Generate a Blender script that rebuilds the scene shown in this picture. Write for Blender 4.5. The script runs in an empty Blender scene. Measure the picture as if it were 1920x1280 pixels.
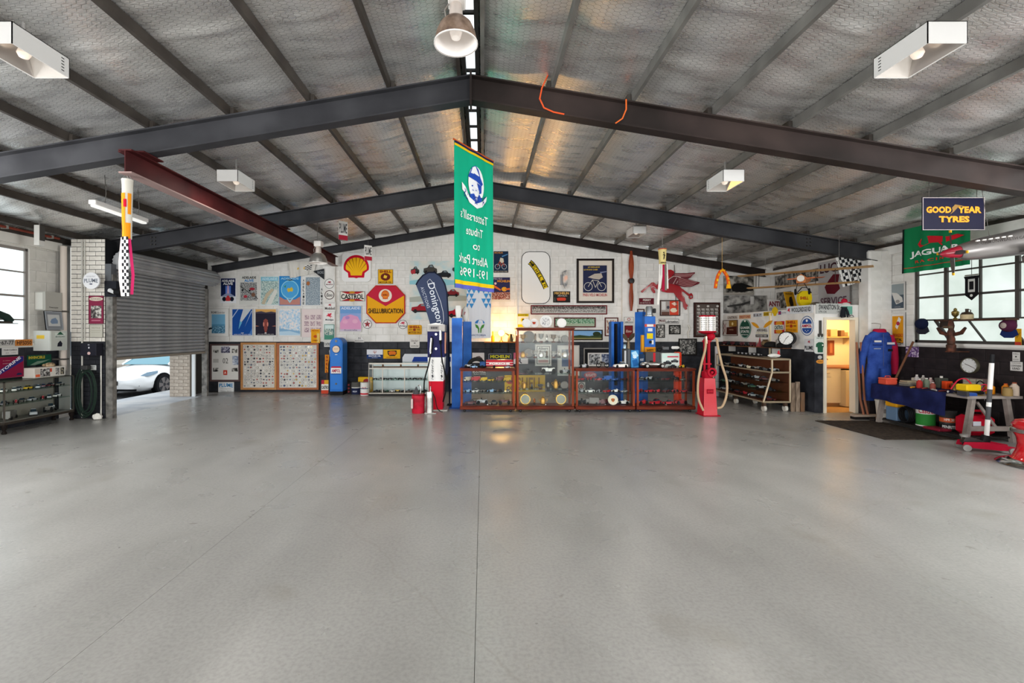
import bpy, math, random
import numpy as np
from mathutils import Vector, Matrix

scene = bpy.context.scene
COL = scene.collection
random.seed(7)

# ---------------------------------------------------------------- camera
F, CX, CY, EYE = 853.0, 905.0, 622.0, 1.65      # focal length and principal point in pixels of 1920x1280, eye height
cd = bpy.data.cameras.new('camera')
cd.sensor_width = 36.0
cd.lens = F / 1920 * 36.0
cd.shift_x = (960 - CX) / 1920
cd.shift_y = (CY - 640) / 1920
cd.clip_start = 0.05
cam = bpy.data.objects.new('camera', cd)
COL.objects.link(cam)
cam.location = (0, 0, EYE)
cam.rotation_euler = (math.pi / 2, 0, 0)
scene.camera = cam

# ---------------------------------------------------------------- world, fill light, exposure
wd = bpy.data.worlds.new('overcast_sky'); scene.world = wd
wd.use_nodes = True
bgn = wd.node_tree.nodes['Background']
bgn.inputs[0].default_value = (0.86, 0.93, 1.0, 1)
bgn.inputs[1].default_value = 1.6
vs = scene.view_settings
vs.view_transform = 'Standard'; vs.look = 'None'; vs.gamma = 1.0; vs.use_curve_mapping = False
vs.exposure = 0.45
scene.cycles.max_bounces = 7
scene.cycles.diffuse_bounces = 4
scene.cycles.glossy_bounces = 4
scene.cycles.transparent_max_bounces = 20
scene.cycles.sample_clamp_indirect = 6.0

def area(name, loc, rot, sx, sy, power, col=(1, 1, 1)):
    l = bpy.data.lights.new(name, 'AREA'); l.shape = 'RECTANGLE'; l.size = sx; l.size_y = sy
    l.energy = power; l.color = col
    o = bpy.data.objects.new(name, l); COL.objects.link(o); o.location = loc; o.rotation_euler = rot
    return o
R90 = math.pi / 2
# fill lights added out of view behind the camera and along both side walls
area('front_door_daylight', (0, -5.8, 1.75), (R90, 0, 0), 13.0, 3.2, 560, (1.0, 0.985, 0.96))
area('left_window_daylight', (-8.02, 2.5, 2.3), (0, -R90, 0), 1.6, 4.4, 400, (0.97, 0.99, 1.0))
area('right_window_daylight', (8.02, 2.2, 2.3), (0, R90, 0), 1.6, 4.0, 350, (0.97, 0.99, 1.0))

# ---------------------------------------------------------------- materials
def lin(h):
    if not isinstance(h, str): return tuple(h)
    h = h.lstrip('#'); out = []
    for i in (0, 2, 4):
        c = int(h[i:i+2], 16) / 255
        out.append(c / 12.92 if c <= 0.04045 else ((c + 0.055) / 1.055) ** 2.4)
    return tuple(out)
_mc = {}
def M(col, r=0.5, m=0.0, emit=0.0, name=None, coat=0.0):
    if not isinstance(col, str): return col
    key = (col, r, m, emit, coat)
    if key in _mc: return _mc[key]
    mt = bpy.data.materials.new(name or ('paint_' + col.lstrip('#')))
    mt.use_nodes = True
    b = mt.node_tree.nodes['Principled BSDF']
    c = lin(col) + (1,)
    b.inputs['Base Color'].default_value = c
    b.inputs['Roughness'].default_value = r
    b.inputs['Metallic'].default_value = m
    if not m and not coat: b.inputs['Specular IOR Level'].default_value = .07
    if coat: b.inputs['Coat Weight'].default_value = coat
    if emit:
        b.inputs['Emission Color'].default_value = c
        b.inputs['Emission Strength'].default_value = emit
    _mc[key] = mt
    return mt
def noise_mat(name, cols, scale=5, detail=4, r=0.6, m=0.0, bump=0.0, stretch=(1, 1, 1), coords='Object', rough=None, lo=.35, hi=.65, dist=0.0, bscale=None, const=False):
    """noise driven colour ramp; cols evenly spread between lo and hi"""
    if name in _mc: return _mc[name]
    mt = bpy.data.materials.new(name); mt.use_nodes = True
    nt = mt.node_tree; b = nt.nodes['Principled BSDF']
    tc = nt.nodes.new('ShaderNodeTexCoord'); mp = nt.nodes.new('ShaderNodeMapping')
    mp.inputs['Scale'].default_value = stretch
    nt.links.new(tc.outputs[coords], mp.inputs[0])
    nz = nt.nodes.new('ShaderNodeTexNoise'); nz.inputs['Scale'].default_value = scale; nz.inputs['Detail'].default_value = detail
    nz.inputs['Distortion'].default_value = dist
    nt.links.new(mp.outputs[0], nz.inputs[0])
    rp = nt.nodes.new('ShaderNodeValToRGB'); cr = rp.color_ramp
    if const: cr.interpolation = 'CONSTANT'
    n = len(cols)
    for i, c in enumerate(cols):
        p = lo + (hi - lo) * i / max(1, n - 1)
        e = cr.elements[i] if i < 2 else cr.elements.new(p)
        e.position = p; e.color = lin(c) + (1,)
    nt.links.new(nz.outputs[0], rp.inputs[0]); nt.links.new(rp.outputs[0], b.inputs['Base Color'])
    b.inputs['Roughness'].default_value = r; b.inputs['Metallic'].default_value = m
    if not m: b.inputs['Specular IOR Level'].default_value = .12
    if rough:
        mr = nt.nodes.new('ShaderNodeMapRange'); mr.inputs[1].default_value = .3; mr.inputs[2].default_value = .7
        mr.inputs[3].default_value, mr.inputs[4].default_value = rough
        nt.links.new(nz.outputs[0], mr.inputs[0]); nt.links.new(mr.outputs[0], b.inputs['Roughness'])
    if bump:
        bp = nt.nodes.new('ShaderNodeBump'); bp.inputs['Strength'].default_value = bump; bp.inputs['Distance'].default_value = 0.01
        src = nz
        if bscale:
            src = nt.nodes.new('ShaderNodeTexNoise'); src.inputs['Scale'].default_value = bscale; src.inputs['Detail'].default_value = 3
            nt.links.new(mp.outputs[0], src.inputs[0])
        nt.links.new(src.outputs[0], bp.inputs['Height']); nt.links.new(bp.outputs[0], b.inputs['Normal'])
    _mc[name] = mt
    return mt
def glass_mat(name='clear_glass', tint=(0.96, 0.975, 0.97), gloss=.10):
    if name in _mc: return _mc[name]
    mt = bpy.data.materials.new(name); mt.use_nodes = True; nt = mt.node_tree
    nt.nodes.remove(nt.nodes['Principled BSDF'])
    tr = nt.nodes.new('ShaderNodeBsdfTransparent'); tr.inputs[0].default_value = tint + (1,)
    gl = nt.nodes.new('ShaderNodeBsdfGlossy'); gl.inputs['Roughness'].default_value = 0.02
    lw = nt.nodes.new('ShaderNodeLayerWeight'); pw = nt.nodes.new('ShaderNodeMath'); pw.operation = 'POWER'; pw.inputs[1].default_value = 4.0
    fr = nt.nodes.new('ShaderNodeMath'); fr.operation = 'MULTIPLY_ADD'; fr.inputs[1].default_value = .35; fr.inputs[2].default_value = .010
    nt.links.new(lw.outputs['Facing'], pw.inputs[0]); nt.links.new(pw.outputs[0], fr.inputs[0])
    mx = nt.nodes.new('ShaderNodeMixShader')
    nt.links.new(fr.outputs[0], mx.inputs[0]); nt.links.new(tr.outputs[0], mx.inputs[1]); nt.links.new(gl.outputs[0], mx.inputs[2])
    nt.links.new(mx.outputs[0], nt.nodes['Material Output'].inputs[0])
    _mc[name] = mt
    return mt
def photo(name, dark='#1c1c1c', mid='#77736d', light='#d8d4cc', scale=14, **k):
    return noise_mat('print_' + name, [dark, mid, light], scale=scale, detail=6, r=.35, lo=.38, hi=.62, **k)

# ---------------------------------------------------------------- mesh building
class G:
    """collects faces for one mesh; .m is the current material slot"""
    def __init__(s): s.v = []; s.f = []; s.mi = []; s.m = 0; s.T = None
    def _add(s, vs, fs):
        b = len(s.v)
        if s.T is not None: vs = [tuple(s.T @ Vector(v)) for v in vs]
        s.v += [tuple(v) for v in vs]
        for f in fs: s.f.append([b + i for i in f]); s.mi.append(s.m)
        return s
    def box(s, x0, y0, z0, x1, y1, z1):
        return s._add([(x0,y0,z0),(x1,y0,z0),(x1,y1,z0),(x0,y1,z0),(x0,y0,z1),(x1,y0,z1),(x1,y1,z1),(x0,y1,z1)],
            [(3,2,1,0),(4,5,6,7),(0,1,5,4),(1,2,6,5),(2,3,7,6),(3,0,4,7)])
    def bbox(s, x0, y0, z0, x1, y1, z1, c=0.01):
        """box with chamfered vertical edges and top and bottom rims"""
        p = [(x0+c,y0),(x1-c,y0),(x1,y0+c),(x1,y1-c),(x1-c,y1),(x0+c,y1),(x0,y1-c),(x0,y0+c)]
        cx, cy = (x0+x1)/2, (y0+y1)/2
        q = [(cx+(a-cx)*(1-c/max(1e-6,(x1-x0)/2)), cy+(b-cy)*(1-c/max(1e-6,(y1-y0)/2))) for a, b in p]
        return s.loft([[(a,b,z0) for a,b in q],[(a,b,z0+c) for a,b in p],[(a,b,z1-c) for a,b in p],[(a,b,z1) for a,b in q]])
    def loft(s, rings, cap=True, closed=True):
        n = len(rings[0]); vs = [v for r in rings for v in r]; fs = []
        for i in range(len(rings) - 1):
            for j in range(n if closed else n - 1):
                k = (j + 1) % n
                fs.append((i*n+j, i*n+k, (i+1)*n+k, (i+1)*n+j))
        if cap:
            fs.append(tuple(range(n-1, -1, -1))); fs.append(tuple((len(rings)-1)*n + j for j in range(n)))
        return s._add(vs, fs)
    def cyl(s, p0, p1, r0, r1=None, n=12, cap=True):
        if r1 is None: r1 = r0
        p0 = Vector(p0); p1 = Vector(p1); d = (p1 - p0).normalized()
        a = d.orthogonal().normalized(); b = d.cross(a)
        if a.cross(b).dot(d) < 0: b = -b
        rg = lambda p, r: [p + a*(r*math.cos(t)) + b*(r*math.sin(t)) for t in [2*math.pi*i/n for i in range(n)]]
        return s.loft([rg(p0, r0), rg(p1, r1)], cap)
    def lathe(s, prof, o=(0,0,0), n=20, axis='z', cap=True):
        rings = []
        for r, h in prof:
            r = max(r, 1e-4); ring = []
            for i in range(n):
                t = 2*math.pi*i/n; x, y = r*math.cos(t), r*math.sin(t)
                if axis == 'z': ring.append((o[0]+x, o[1]+y, o[2]+h))
                elif axis == 'x': ring.append((o[0]+h, o[1]+x, o[2]+y))
                else: ring.append((o[0]+y, o[1]+h, o[2]+x))
            rings.append(ring)
        return s.loft(rings, cap)
    def tube(s, pts, r, n=6, cap=True, r1=None):
        pts = [Vector(p) for p in pts]; rings = []; m = len(pts); pa = None
        for i, p in enumerate(pts):
            d = (pts[min(i+1, m-1)] - pts[max(i-1, 0)]).normalized()
            a = d.orthogonal().normalized() if pa is None else (pa - d*pa.dot(d)).normalized()
            pa = a; b = d.cross(a)
            rr = r if r1 is None else r + (r1 - r) * i / (m - 1)
            rings.append([p + a*(rr*math.cos(t)) + b*(rr*math.sin(t)) for t in [2*math.pi*k/n for k in range(n)]])
        return s.loft(rings, cap)
    def prism(s, poly, z0, z1):
        """poly in xy, extruded along z"""
        n = len(poly)
        A = sum(poly[i][0]*poly[(i+1)%n][1]-poly[(i+1)%n][0]*poly[i][1] for i in range(n))
        if A < 0: poly = poly[::-1]
        return s.loft([[(x,y,z0) for x,y in poly],[(x,y,z1) for x,y in poly]])
    def prism_xz(s, poly, y0, y1):
        n = len(poly)
        return s.loft([[(x,y0,z) for x,z in poly],[(x,y1,z) for x,z in poly]])
    def prism_yz(s, poly, x0, x1):
        return s.loft([[(x0,y,z) for y,z in poly],[(x1,y,z) for y,z in poly]])
    def sphere(s, c, r, n=12, k=8, sz=1.0):
        prof = [(r*math.sin(math.pi*i/k), -r*sz*math.cos(math.pi*i/k)) for i in range(k+1)]
        return s.lathe(prof, c, n)
    def quad(s, a, b, c, d): return s._add([a,b,c,d], [(0,1,2,3)])
    def face(s, pts): return s._add(pts, [tuple(range(len(pts)))])
    def mesh(s, name, mats, smooth=False):
        me = bpy.data.meshes.new(name); me.from_pydata(s.v, [], s.f)
        if not isinstance(mats, (list, tuple)): mats = [mats]
        for m in mats: me.materials.append(M(m) if isinstance(m, str) else m)
        if len(mats) > 1: me.polygons.foreach_set('material_index', s.mi)
        if smooth:
            try: me.set_sharp_from_angle(angle=math.radians(38))
            except Exception: pass
            me.polygons.foreach_set('use_smooth', [True]*len(s.f))
            try: me.set_sharp_from_angle(angle=math.radians(38))
            except Exception: pass
        me.update()
        return me
    def obj(s, name, mats, parent=None, loc=None, rot=None, smooth=False):
        return put(name, s.mesh(name, mats, smooth), parent, loc, rot)
def put(name, me, parent=None, loc=None, rot=None):
    o = bpy.data.objects.new(name, me); COL.objects.link(o)
    if parent is not None: o.parent = parent
    if loc is not None: o.location = loc
    if rot is not None: o.rotation_euler = rot
    return o
def tag(o, label, cat, group=None):
    o['label'] = label; o['category'] = cat
    if group: o['group'] = group
    return o
def thing(name, label, cat, loc=(0,0,0), rot=(0,0,0), group=None):
    o = bpy.data.objects.new(name, None); o.empty_display_size = .1
    COL.objects.link(o); o.location = loc; o.rotation_euler = rot
    return tag(o, label, cat, group)
def struct(o, label=None):
    o['kind'] = 'structure'
    if label: o['label'] = label
    return o
def stuff(o):
    o['kind'] = 'stuff'; return o
def W(px, py, s):
    """world point of a pixel for something that stands where one metre spans s pixels"""
    return Vector(((px - CX) / s, F / s, EYE + (CY - py) / s))

class Plane:
    def __init__(s, o, u, v=(0,0,1)):
        s.o = Vector(o); s.u = Vector(u).normalized(); s.v = Vector(v).normalized(); s.n = s.u.cross(s.v)
        s.mat = Matrix((s.u, s.v, s.n)).transposed()
    def ab(s, px, py):
        d = Vector(((px - CX)/F, 1.0, (CY - py)/F)); c = Vector((0, 0, EYE))
        t = (s.o - c).dot(s.n) / d.dot(s.n)
        p = c + d*t - s.o
        return p.dot(s.u), p.dot(s.v)
    def at(s, a, b, z=0): return s.o + s.u*a + s.v*b + s.n*z
    def rect(s, x0, y0, x1, y1):
        xm, ym = (x0+x1)/2, (y0+y1)/2
        a0 = s.ab(x0, ym)[0]; a1 = s.ab(x1, ym)[0]; b1 = s.ab(xm, y0)[1]; b0 = s.ab(xm, y1)[1]
        return a0, b0, a1, b1
    def euler(s): return s.mat.to_euler()
YB = 12.6
SB = F / YB                                                         # pixels per metre on the back wall
BW = Plane((0, YB, 0), (1, 0, 0))                                   # back wall
XL, XR = -8.1, 8.1
RW = Plane((XR, 0, 0), (0, -1, 0))                                  # right wall, a = -y
LW = Plane((XL, 0, 0), (0, 1, 0))                                   # left wall, a = y
K0, K1 = Vector((6.65, 12.6, 0)), Vector((6.77, 9.28, 0))           # side of the kitchenette
KW = Plane(K0, K1 - K0)
FW = Plane((0, 9.28, 0), (1, 0, 0))                                 # front of the kitchenette

# ---------------------------------------------------------------- lettering
_tc = {}
def text_mesh(s, bold=0.0, shear=0.0, space=1.0):
    key = (s, bold, shear, space)
    if key in _tc: return _tc[key]
    cu = bpy.data.curves.new('lettering', 'FONT'); cu.body = s; cu.offset = bold; cu.shear = shear
    cu.resolution_u = 2; cu.align_x = 'CENTER'; cu.space_character = space; cu.space_line = .85
    o = bpy.data.objects.new('lettering', cu); COL.objects.link(o)
    dg = bpy.context.evaluated_depsgraph_get(); dg.update()
    me = bpy.data.meshes.new_from_object(o.evaluated_get(dg))
    vs = np.array([v.co[:] for v in me.vertices]) if len(me.vertices) else np.zeros((1,3))
    fs = [list(p.vertices) for p in me.polygons]
    bpy.data.objects.remove(o); bpy.data.curves.remove(cu); bpy.data.meshes.remove(me)
    _tc[key] = (vs, fs)
    return _tc[key]
def text(s, cx, cy, w, h, col, parent, z, bold=0.012, shear=0.0, rot=0.0, mirror=False, space=1.0, arc=0.0, name='lettering'):
    vs, fs = text_mesh(s, bold, shear, space)
    lo, hi = vs.min(0), vs.max(0); d = np.maximum(hi - lo, 1e-6)
    p = (vs - (lo + hi)/2) / d
    x = p[:,0]*w*(-1 if mirror else 1); y = p[:,1]*h
    if arc: y = y - arc*h*(2*p[:,0])**2
    c, sn = math.cos(rot), math.sin(rot)
    g = G(); g._add([(cx + c*a - sn*b, cy + sn*a + c*b, z) for a, b in zip(x, y)], fs)
    return g.obj(name, col if not isinstance(col, str) else M(col, .5), parent)

def unit_ellipse(n=28): return [(.5+.5*math.cos(2*math.pi*i/n), .5+.5*math.sin(2*math.pi*i/n)) for i in range(n)]
def round_rect(c=.12, k=4, asp=1.0):
    """unit rounded rectangle; asp = width/height"""
    out = []
    for (cx, cy, a0) in ((1-c/asp, 1-c, 0), (c/asp, 1-c, 90), (c/asp, c, 180), (1-c/asp, c, 270)):
        for i in range(k+1):
            t = math.radians(a0 + 90*i/k); out.append((cx + c/asp*math.cos(t), cy + c*math.sin(t)))
    return out
def art(root, items, w, h, z, dz=0.0008, name='print'):
    """flat print on a panel of w x h metres centred on root's origin; unit coords, y down"""
    X = lambda x: (x-.5)*w
    Y = lambda y: (.5-y)*h
    g = G(); mats = []
    def mi(c):
        m = M(c, .45) if isinstance(c, str) else c
        if m not in mats: mats.append(m)
        return mats.index(m)
    for it in items:
        k = it[0]; z += dz
        if k == 'r':
            _, x0, y0, x1, y1, c = it; g.m = mi(c); g.face([(X(x0),Y(y1),z),(X(x1),Y(y1),z),(X(x1),Y(y0),z),(X(x0),Y(y0),z)])
        elif k == 'p':
            P = [(X(a),Y(b),z) for a, b in it[1]]; n = len(P)
            if sum(P[i][0]*P[(i+1)%n][1]-P[(i+1)%n][0]*P[i][1] for i in range(n)) < 0: P = P[::-1]
            g.m = mi(it[2]); g.face(P)
        elif k == 'e':
            _, cx, cy, rx, ry, c = it; g.m = mi(c); g.face([(X(cx+rx*math.cos(t)), Y(cy)+ry*h*math.sin(t), z) for t in [2*math.pi*i/24 for i in range(24)]])
        elif k == 'o':
            _, cx, cy, rx, ry, wd_, c = it; g.m = mi(c); n = 24
            for i in range(n):
                t0, t1 = 2*math.pi*i/n, 2*math.pi*(i+1)/n
                q = lambda t, s_: (X(cx)+(rx*w-s_)*math.cos(t), Y(cy)+(ry*h-s_)*math.sin(t), z)
                g.face([q(t0, 0), q(t1, 0), q(t1, wd_*w), q(t0, wd_*w)])
        elif k == 'l':
            _, pts, wd_, c = it; g.m = mi(c); P = [Vector((X(a), Y(b))) for a, b in pts]
            for a, b in zip(P, P[1:]):
                d = (b - a)
                if d.length < 1e-6: continue
                nn = Vector((-d.y, d.x)).normalized()*(wd_*h/2); e = d.normalized()*(wd_*h*.25)
                a, b = a - e, b + e
                g.face([(a.x-nn.x,a.y-nn.y,z),(b.x-nn.x,b.y-nn.y,z),(b.x+nn.x,b.y+nn.y,z),(a.x+nn.x,a.y+nn.y,z)][::1])
        elif k == 't':
            _, s_, x0, y0, x1, y1, c = it[:7]; o = it[7] if len(it) > 7 else {}
            text(s_, X((x0+x1)/2), Y((y0+y1)/2), (x1-x0)*w, (y1-y0)*h, c, root, z + dz*2, **o)
    if g.f: return g.obj(name, mats, root)
def frame_ring(root, w, h, fw, z0, z1, col, name='frame'):
    """four mitred bars around a w x h panel, inside its edge"""
    m = M(col, .4) if isinstance(col, str) else col
    a, b = w/2, h/2; g = G()
    o = [(-a,-b),(a,-b),(a,b),(-a,b)]; i = [(-a+fw,-b+fw),(a-fw,-b+fw),(a-fw,b-fw),(-a+fw,b-fw)]
    n = 4; vs = [(x,y,z0) for x,y in o]+[(x,y,z1) for x,y in o]+[(x,y,z1) for x,y in i]+[(x,y,z0) for x,y in i]
    fs = []
    for j in range(4):
        k = (j+1) % 4
        for r in range(3): fs.append((r*4+j, r*4+k, (r+1)*4+k, (r+1)*4+j))
    g._add(vs, fs)
    return g.obj(name, m, root)
def panel_at(name, label, cat, loc, eul, w, h, col, items=(), t=.012, shape=None, frame=None, group=None, r=.45):
    g = G()
    if shape is None: pts = [(0,0),(1,0),(1,1),(0,1)]
    elif shape == 'ell': pts = unit_ellipse()
    elif shape == 'round': pts = round_rect(.14, 4, w/h)
    else: pts = shape
    g.prism([((x-.5)*w, (.5-y)*h) for x, y in pts], 0, t)
    o = g.obj(name, M(col, r) if isinstance(col, str) else col, None, loc, eul)
    tag(o, label, cat, group)
    art(o, items, w, h, t)
    if frame: frame_ring(o, w, h, frame[1], 0, t + frame[2], frame[0])
    return o
def sign(name, label, cat, P, rect, col, items=(), t=.012, off=.003, rot=0, **k):
    """a flat thing hung on plane P over the pixel rectangle"""
    a0, b0, a1, b1 = P.rect(*rect)
    m = P.mat @ Matrix.Rotation(rot, 3, 'Z') if rot else P.mat
    return panel_at(name, label, cat, P.at((a0+a1)/2, (b0+b1)/2, off), m.to_euler(), a1-a0, b1-b0, col, items, t, **k)
# ================================================================ STRUCTURE
def floor_material():
    mt = bpy.data.materials.new('painted_concrete'); mt.use_nodes = True; nt = mt.node_tree; b = nt.nodes['Principled BSDF']
    N = lambda t: nt.nodes.new(t); L = nt.links.new
    tc = N('ShaderNodeTexCoord')
    def nz(scale, detail=4, dist=0, stretch=None):
        n = N('ShaderNodeTexNoise'); n.inputs['Scale'].default_value = scale; n.inputs['Detail'].default_value = detail; n.inputs['Distortion'].default_value = dist
        if stretch:
            m = N('ShaderNodeMapping'); m.inputs['Scale'].default_value = stretch; L(tc.outputs['Object'], m.inputs[0]); L(m.outputs[0], n.inputs[0])
        else: L(tc.outputs['Object'], n.inputs[0])
        return n
    def ramp(src, stops):
        r = N('ShaderNodeValToRGB')
        for i, (p, c) in enumerate(stops):
            e = r.color_ramp.elements[i] if i < 2 else r.color_ramp.elements.new(p)
            e.position = p; e.color = (lin(c) if isinstance(c, str) else (c, c, c)) + (1,)
        L(src, r.inputs[0]); return r
    def mix(a, bcol, fac, mode='MIX'):
        m = N('ShaderNodeMix'); m.data_type = 'RGBA'; m.blend_type = mode
        L(a, m.inputs[6])
        if isinstance(bcol, tuple): m.inputs[7].default_value = bcol + (1,)
        else: L(bcol, m.inputs[7])
        if isinstance(fac, float): m.inputs[0].default_value = fac
        else: L(fac, m.inputs[0])
        return m.outputs[2]
    base = ramp(nz(0.5, 5, 0).outputs[0], [(.3, '#93918d'), (.5, '#9d9b97'), (.7, '#a6a4a0')])
    smear = ramp(nz(2.6, 7, 0, (1, .25, 1)).outputs[0], [(.30, .74), (.66, 1.0)])
    c = mix(base.outputs[0], smear.outputs[0], .5, 'MULTIPLY')
    grain = ramp(nz(45, 6).outputs[0], [(.3, .80), (.6, 1.06)])
    c = mix(c, grain.outputs[0], .7, 'MULTIPLY')
    stain = ramp(nz(1.25, 8, .2).outputs[0], [(.62, 0.0), (.76, .75)])
    c = mix(c, lin('#837e74'), stain.outputs[0])
    chips = ramp(nz(5.0, 4, .3).outputs[0], [(.71, 0.0), (.74, .75)])
    c = mix(c, lin('#77736b'), chips.outputs[0])
    sp = ramp(nz(38, 2).outputs[0], [(.71, 0.0), (.76, .6)])
    c = mix(c, lin('#8a867d'), sp.outputs[0])
    # hairline cracks: edges of large voronoi cells
    v = N('ShaderNodeTexVoronoi'); v.feature = 'DISTANCE_TO_EDGE'; v.inputs['Scale'].default_value = .33; v.inputs['Randomness'].default_value = 1
    ds = nz(1.8, 4); mm = N('ShaderNodeVectorMath'); mm.operation = 'SCALE'; mm.inputs[3].default_value = .35
    L(ds.outputs['Color'], mm.inputs[0]); ad = N('ShaderNodeVectorMath'); L(tc.outputs['Object'], ad.inputs[0]); L(mm.outputs[0], ad.inputs[1]); L(ad.outputs[0], v.inputs['Vector'])
    ck = ramp(v.outputs['Distance'], [(0.0, .3), (.0018, 0.0)])
    c = mix(c, lin('#827e75'), ck.outputs[0])
    L(c, b.inputs['Base Color'])
    rr = N('ShaderNodeMapRange'); rr.inputs[1].default_value = .3; rr.inputs[2].default_value = .7; rr.inputs[3].default_value = .25; rr.inputs[4].default_value = .37
    L(nz(1.6, 5, .5).outputs[0], rr.inputs[0]); L(rr.outputs[0], b.inputs['Roughness'])
    b.inputs['Specular IOR Level'].default_value = .55
    bp = N('ShaderNodeBump'); bp.inputs['Strength'].default_value = .05; bp.inputs['Distance'].default_value = .008
    L(nz(7, 6).outputs[0], bp.inputs['Height']); L(bp.outputs[0], b.inputs['Normal'])
    return mt
MFLOOR = floor_material()
g = G(); g.box(-8.4, -6, -.25, 8.4, 12.9, -.02)
floor = struct(g.obj('floor', M('#6f6c67', .9)), 'grey painted concrete workshop floor')
def slab(x0, x1, gap):
    # the sheet at the roller door side ramps down a little towards the opening
    G().box(x0+gap, -6, -.02, x1-gap, YB+.02, 0).obj('slab', MFLOOR, floor)
slab(-7.2, -2.07, .0012); slab(-2.07, -.04, .0012); slab(-.04, 8.3, .0018)
G().box(-8.3, -6, -.02, -7.2, 8.95, 0).obj('slab', MFLOOR, floor)

MWHITE = noise_mat('white_painted_block', ['#d6d3cd', '#e3e0db', '#e9e6e2'], scale=3, detail=5, r=.55, bump=.12, bscale=60)
MWHITESHADE = noise_mat('grey_white_painted_block', ['#c2beb6', '#cfcbc3', '#d8d4cc'], scale=3, detail=5, r=.55, bump=.12, bscale=60)  # white paint greyed, shade of the left wall put into the colour
MDARK = noise_mat('charcoal_painted_block', ['#242529', '#2d2e33', '#37383d'], scale=4, detail=5, r=.42, bump=.15, bscale=60)
MBROWN = noise_mat('dark_brown_painted_block', ['#231f20', '#2e2829', '#3a3030'], scale=3, detail=5, r=.5, bump=.15, bscale=60)
MBRICKW = noise_mat('white_painted_brick', ['#c8c2b8', '#d9d3ca', '#e2ddd5'], scale=6, detail=5, r=.6, bump=.2, bscale=50)
MMORTW = M('#cbc8c2', .8); MMORTD = M('#1d1e21', .8)

def clip_poly(poly, planes):
    """keep the side a*x+b*y<=c"""
    for a, b, c in planes:
        out = []; n = len(poly)
        for i in range(n):
            p, q = poly[i], poly[(i+1) % n]
            dp, dq = a*p[0]+b*p[1]-c, a*q[0]+b*q[1]-c
            if dp <= 0: out.append(p)
            if (dp < 0 < dq) or (dq < 0 < dp):
                t = dp/(dp-dq); out.append((p[0]+t*(q[0]-p[0]), p[1]+t*(q[1]-p[1])))
        poly = out
        if len(poly) < 3: return []
    return poly
_bm = {}
def block_geo(g, poly, d, c=.004):
    n = len(poly); cx = sum(p[0] for p in poly)/n; cy = sum(p[1] for p in poly)/n
    w = max(p[0] for p in poly)-min(p[0] for p in poly); h = max(p[1] for p in poly)-min(p[1] for p in poly)
    q = [(cx+(x-cx)*(1-2*c/max(w,.02)), cy+(y-cy)*(1-2*c/max(h,.02))) for x, y in poly]
    vs = [(x,y,-d) for x,y in poly]+[(x,y,-c*.5) for x,y in poly]+[(x,y,0) for x,y in q]
    fs = []
    for r in range(2):
        for j in range(n): k = (j+1) % n; fs.append((r*n+j, r*n+k, (r+1)*n+k, (r+1)*n+j))
    fs.append(tuple(2*n+j for j in range(n)))
    g._add(vs, fs)
def masonry(parent, P, a0, a1, b0, b1, bl, bh, gap, matf, holes=(), planes=(), name='block', keep=300, d=.012, view=None):
    items = []; row = 0; b = b0
    while b < b1 - .02:
        t = min(b+bh, b1); a = a0 - (bl/2 if row % 2 else 0)
        while a < a1 - .01:
            segs = [(max(a, a0), min(a+bl, a1))]
            for (h0, v0, h1, v1) in holes:
                if v1 <= b+.03 or v0 >= t-.03: continue
                ns = []
                for s0, s1 in segs:
                    if h1 <= s0 or h0 >= s1: ns.append((s0, s1)); continue
                    if h0 - s0 > .03: ns.append((s0, h0))
                    if s1 - h1 > .03: ns.append((h1, s1))
                segs = ns
            for s0, s1 in segs:
                if s1 - s0 < .04: continue
                poly = [(s0+gap/2, b+gap/2), (s1-gap/2, b+gap/2), (s1-gap/2, t-gap/2), (s0+gap/2, t-gap/2)]
                if planes:
                    poly = clip_poly(poly, planes)
                    if len(poly) < 3: continue
                    hh = max(p[1] for p in poly)-min(p[1] for p in poly)
                    if hh < .02: continue
                items.append((poly, matf(b + bh/2, s0)))
            a += bl
        b += bh; row += 1
    def vis(it):
        cx = sum(p[0] for p in it[0])/len(it[0]); cy = sum(p[1] for p in it[0])/len(it[0]); w = P.at(cx, cy)
        if w.y < 1.0: return 1e9
        px = CX + F*w.x/w.y; py = CY - F*(w.z-EYE)/w.y
        out = 0 if (-20 < px < 1940 and -20 < py < 1300) else 1000
        return out + w.y + (view(cx, cy) if view else 0)
    items.sort(key=vis)
    E = P.mat.to_euler()
    rest = {}
    for i, (poly, m) in enumerate(items):
        cx, cy = poly[0]
        if i < keep and vis((poly, m)) < 1000:
            loc = [(round(x-cx, 4), round(y-cy, 4)) for x, y in poly]; key = (tuple(loc), m.name, d, name)
            if key not in _bm:
                g = G(); block_geo(g, loc, d); _bm[key] = g.mesh(name, m)
            put(name, _bm[key], parent, P.at(cx, cy), E)
        else:
            gg = rest.setdefault(m.name, (G(), m)); block_geo(gg[0], [(x, y) for x, y in poly], d)
    for k, (gg, m) in rest.items():
        if len(gg.f) > 5: stuff(gg.obj(name + '_courses', m, parent, P.at(0, 0), E))

# ---- roof geometry
X0, APEX, SL = -.14, 4.67, .166
def rafter_top(x): return APEX - SL*abs(x - X0)
PURL = .105
def roof_z(x): return rafter_top(x) + PURL + .01

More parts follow.
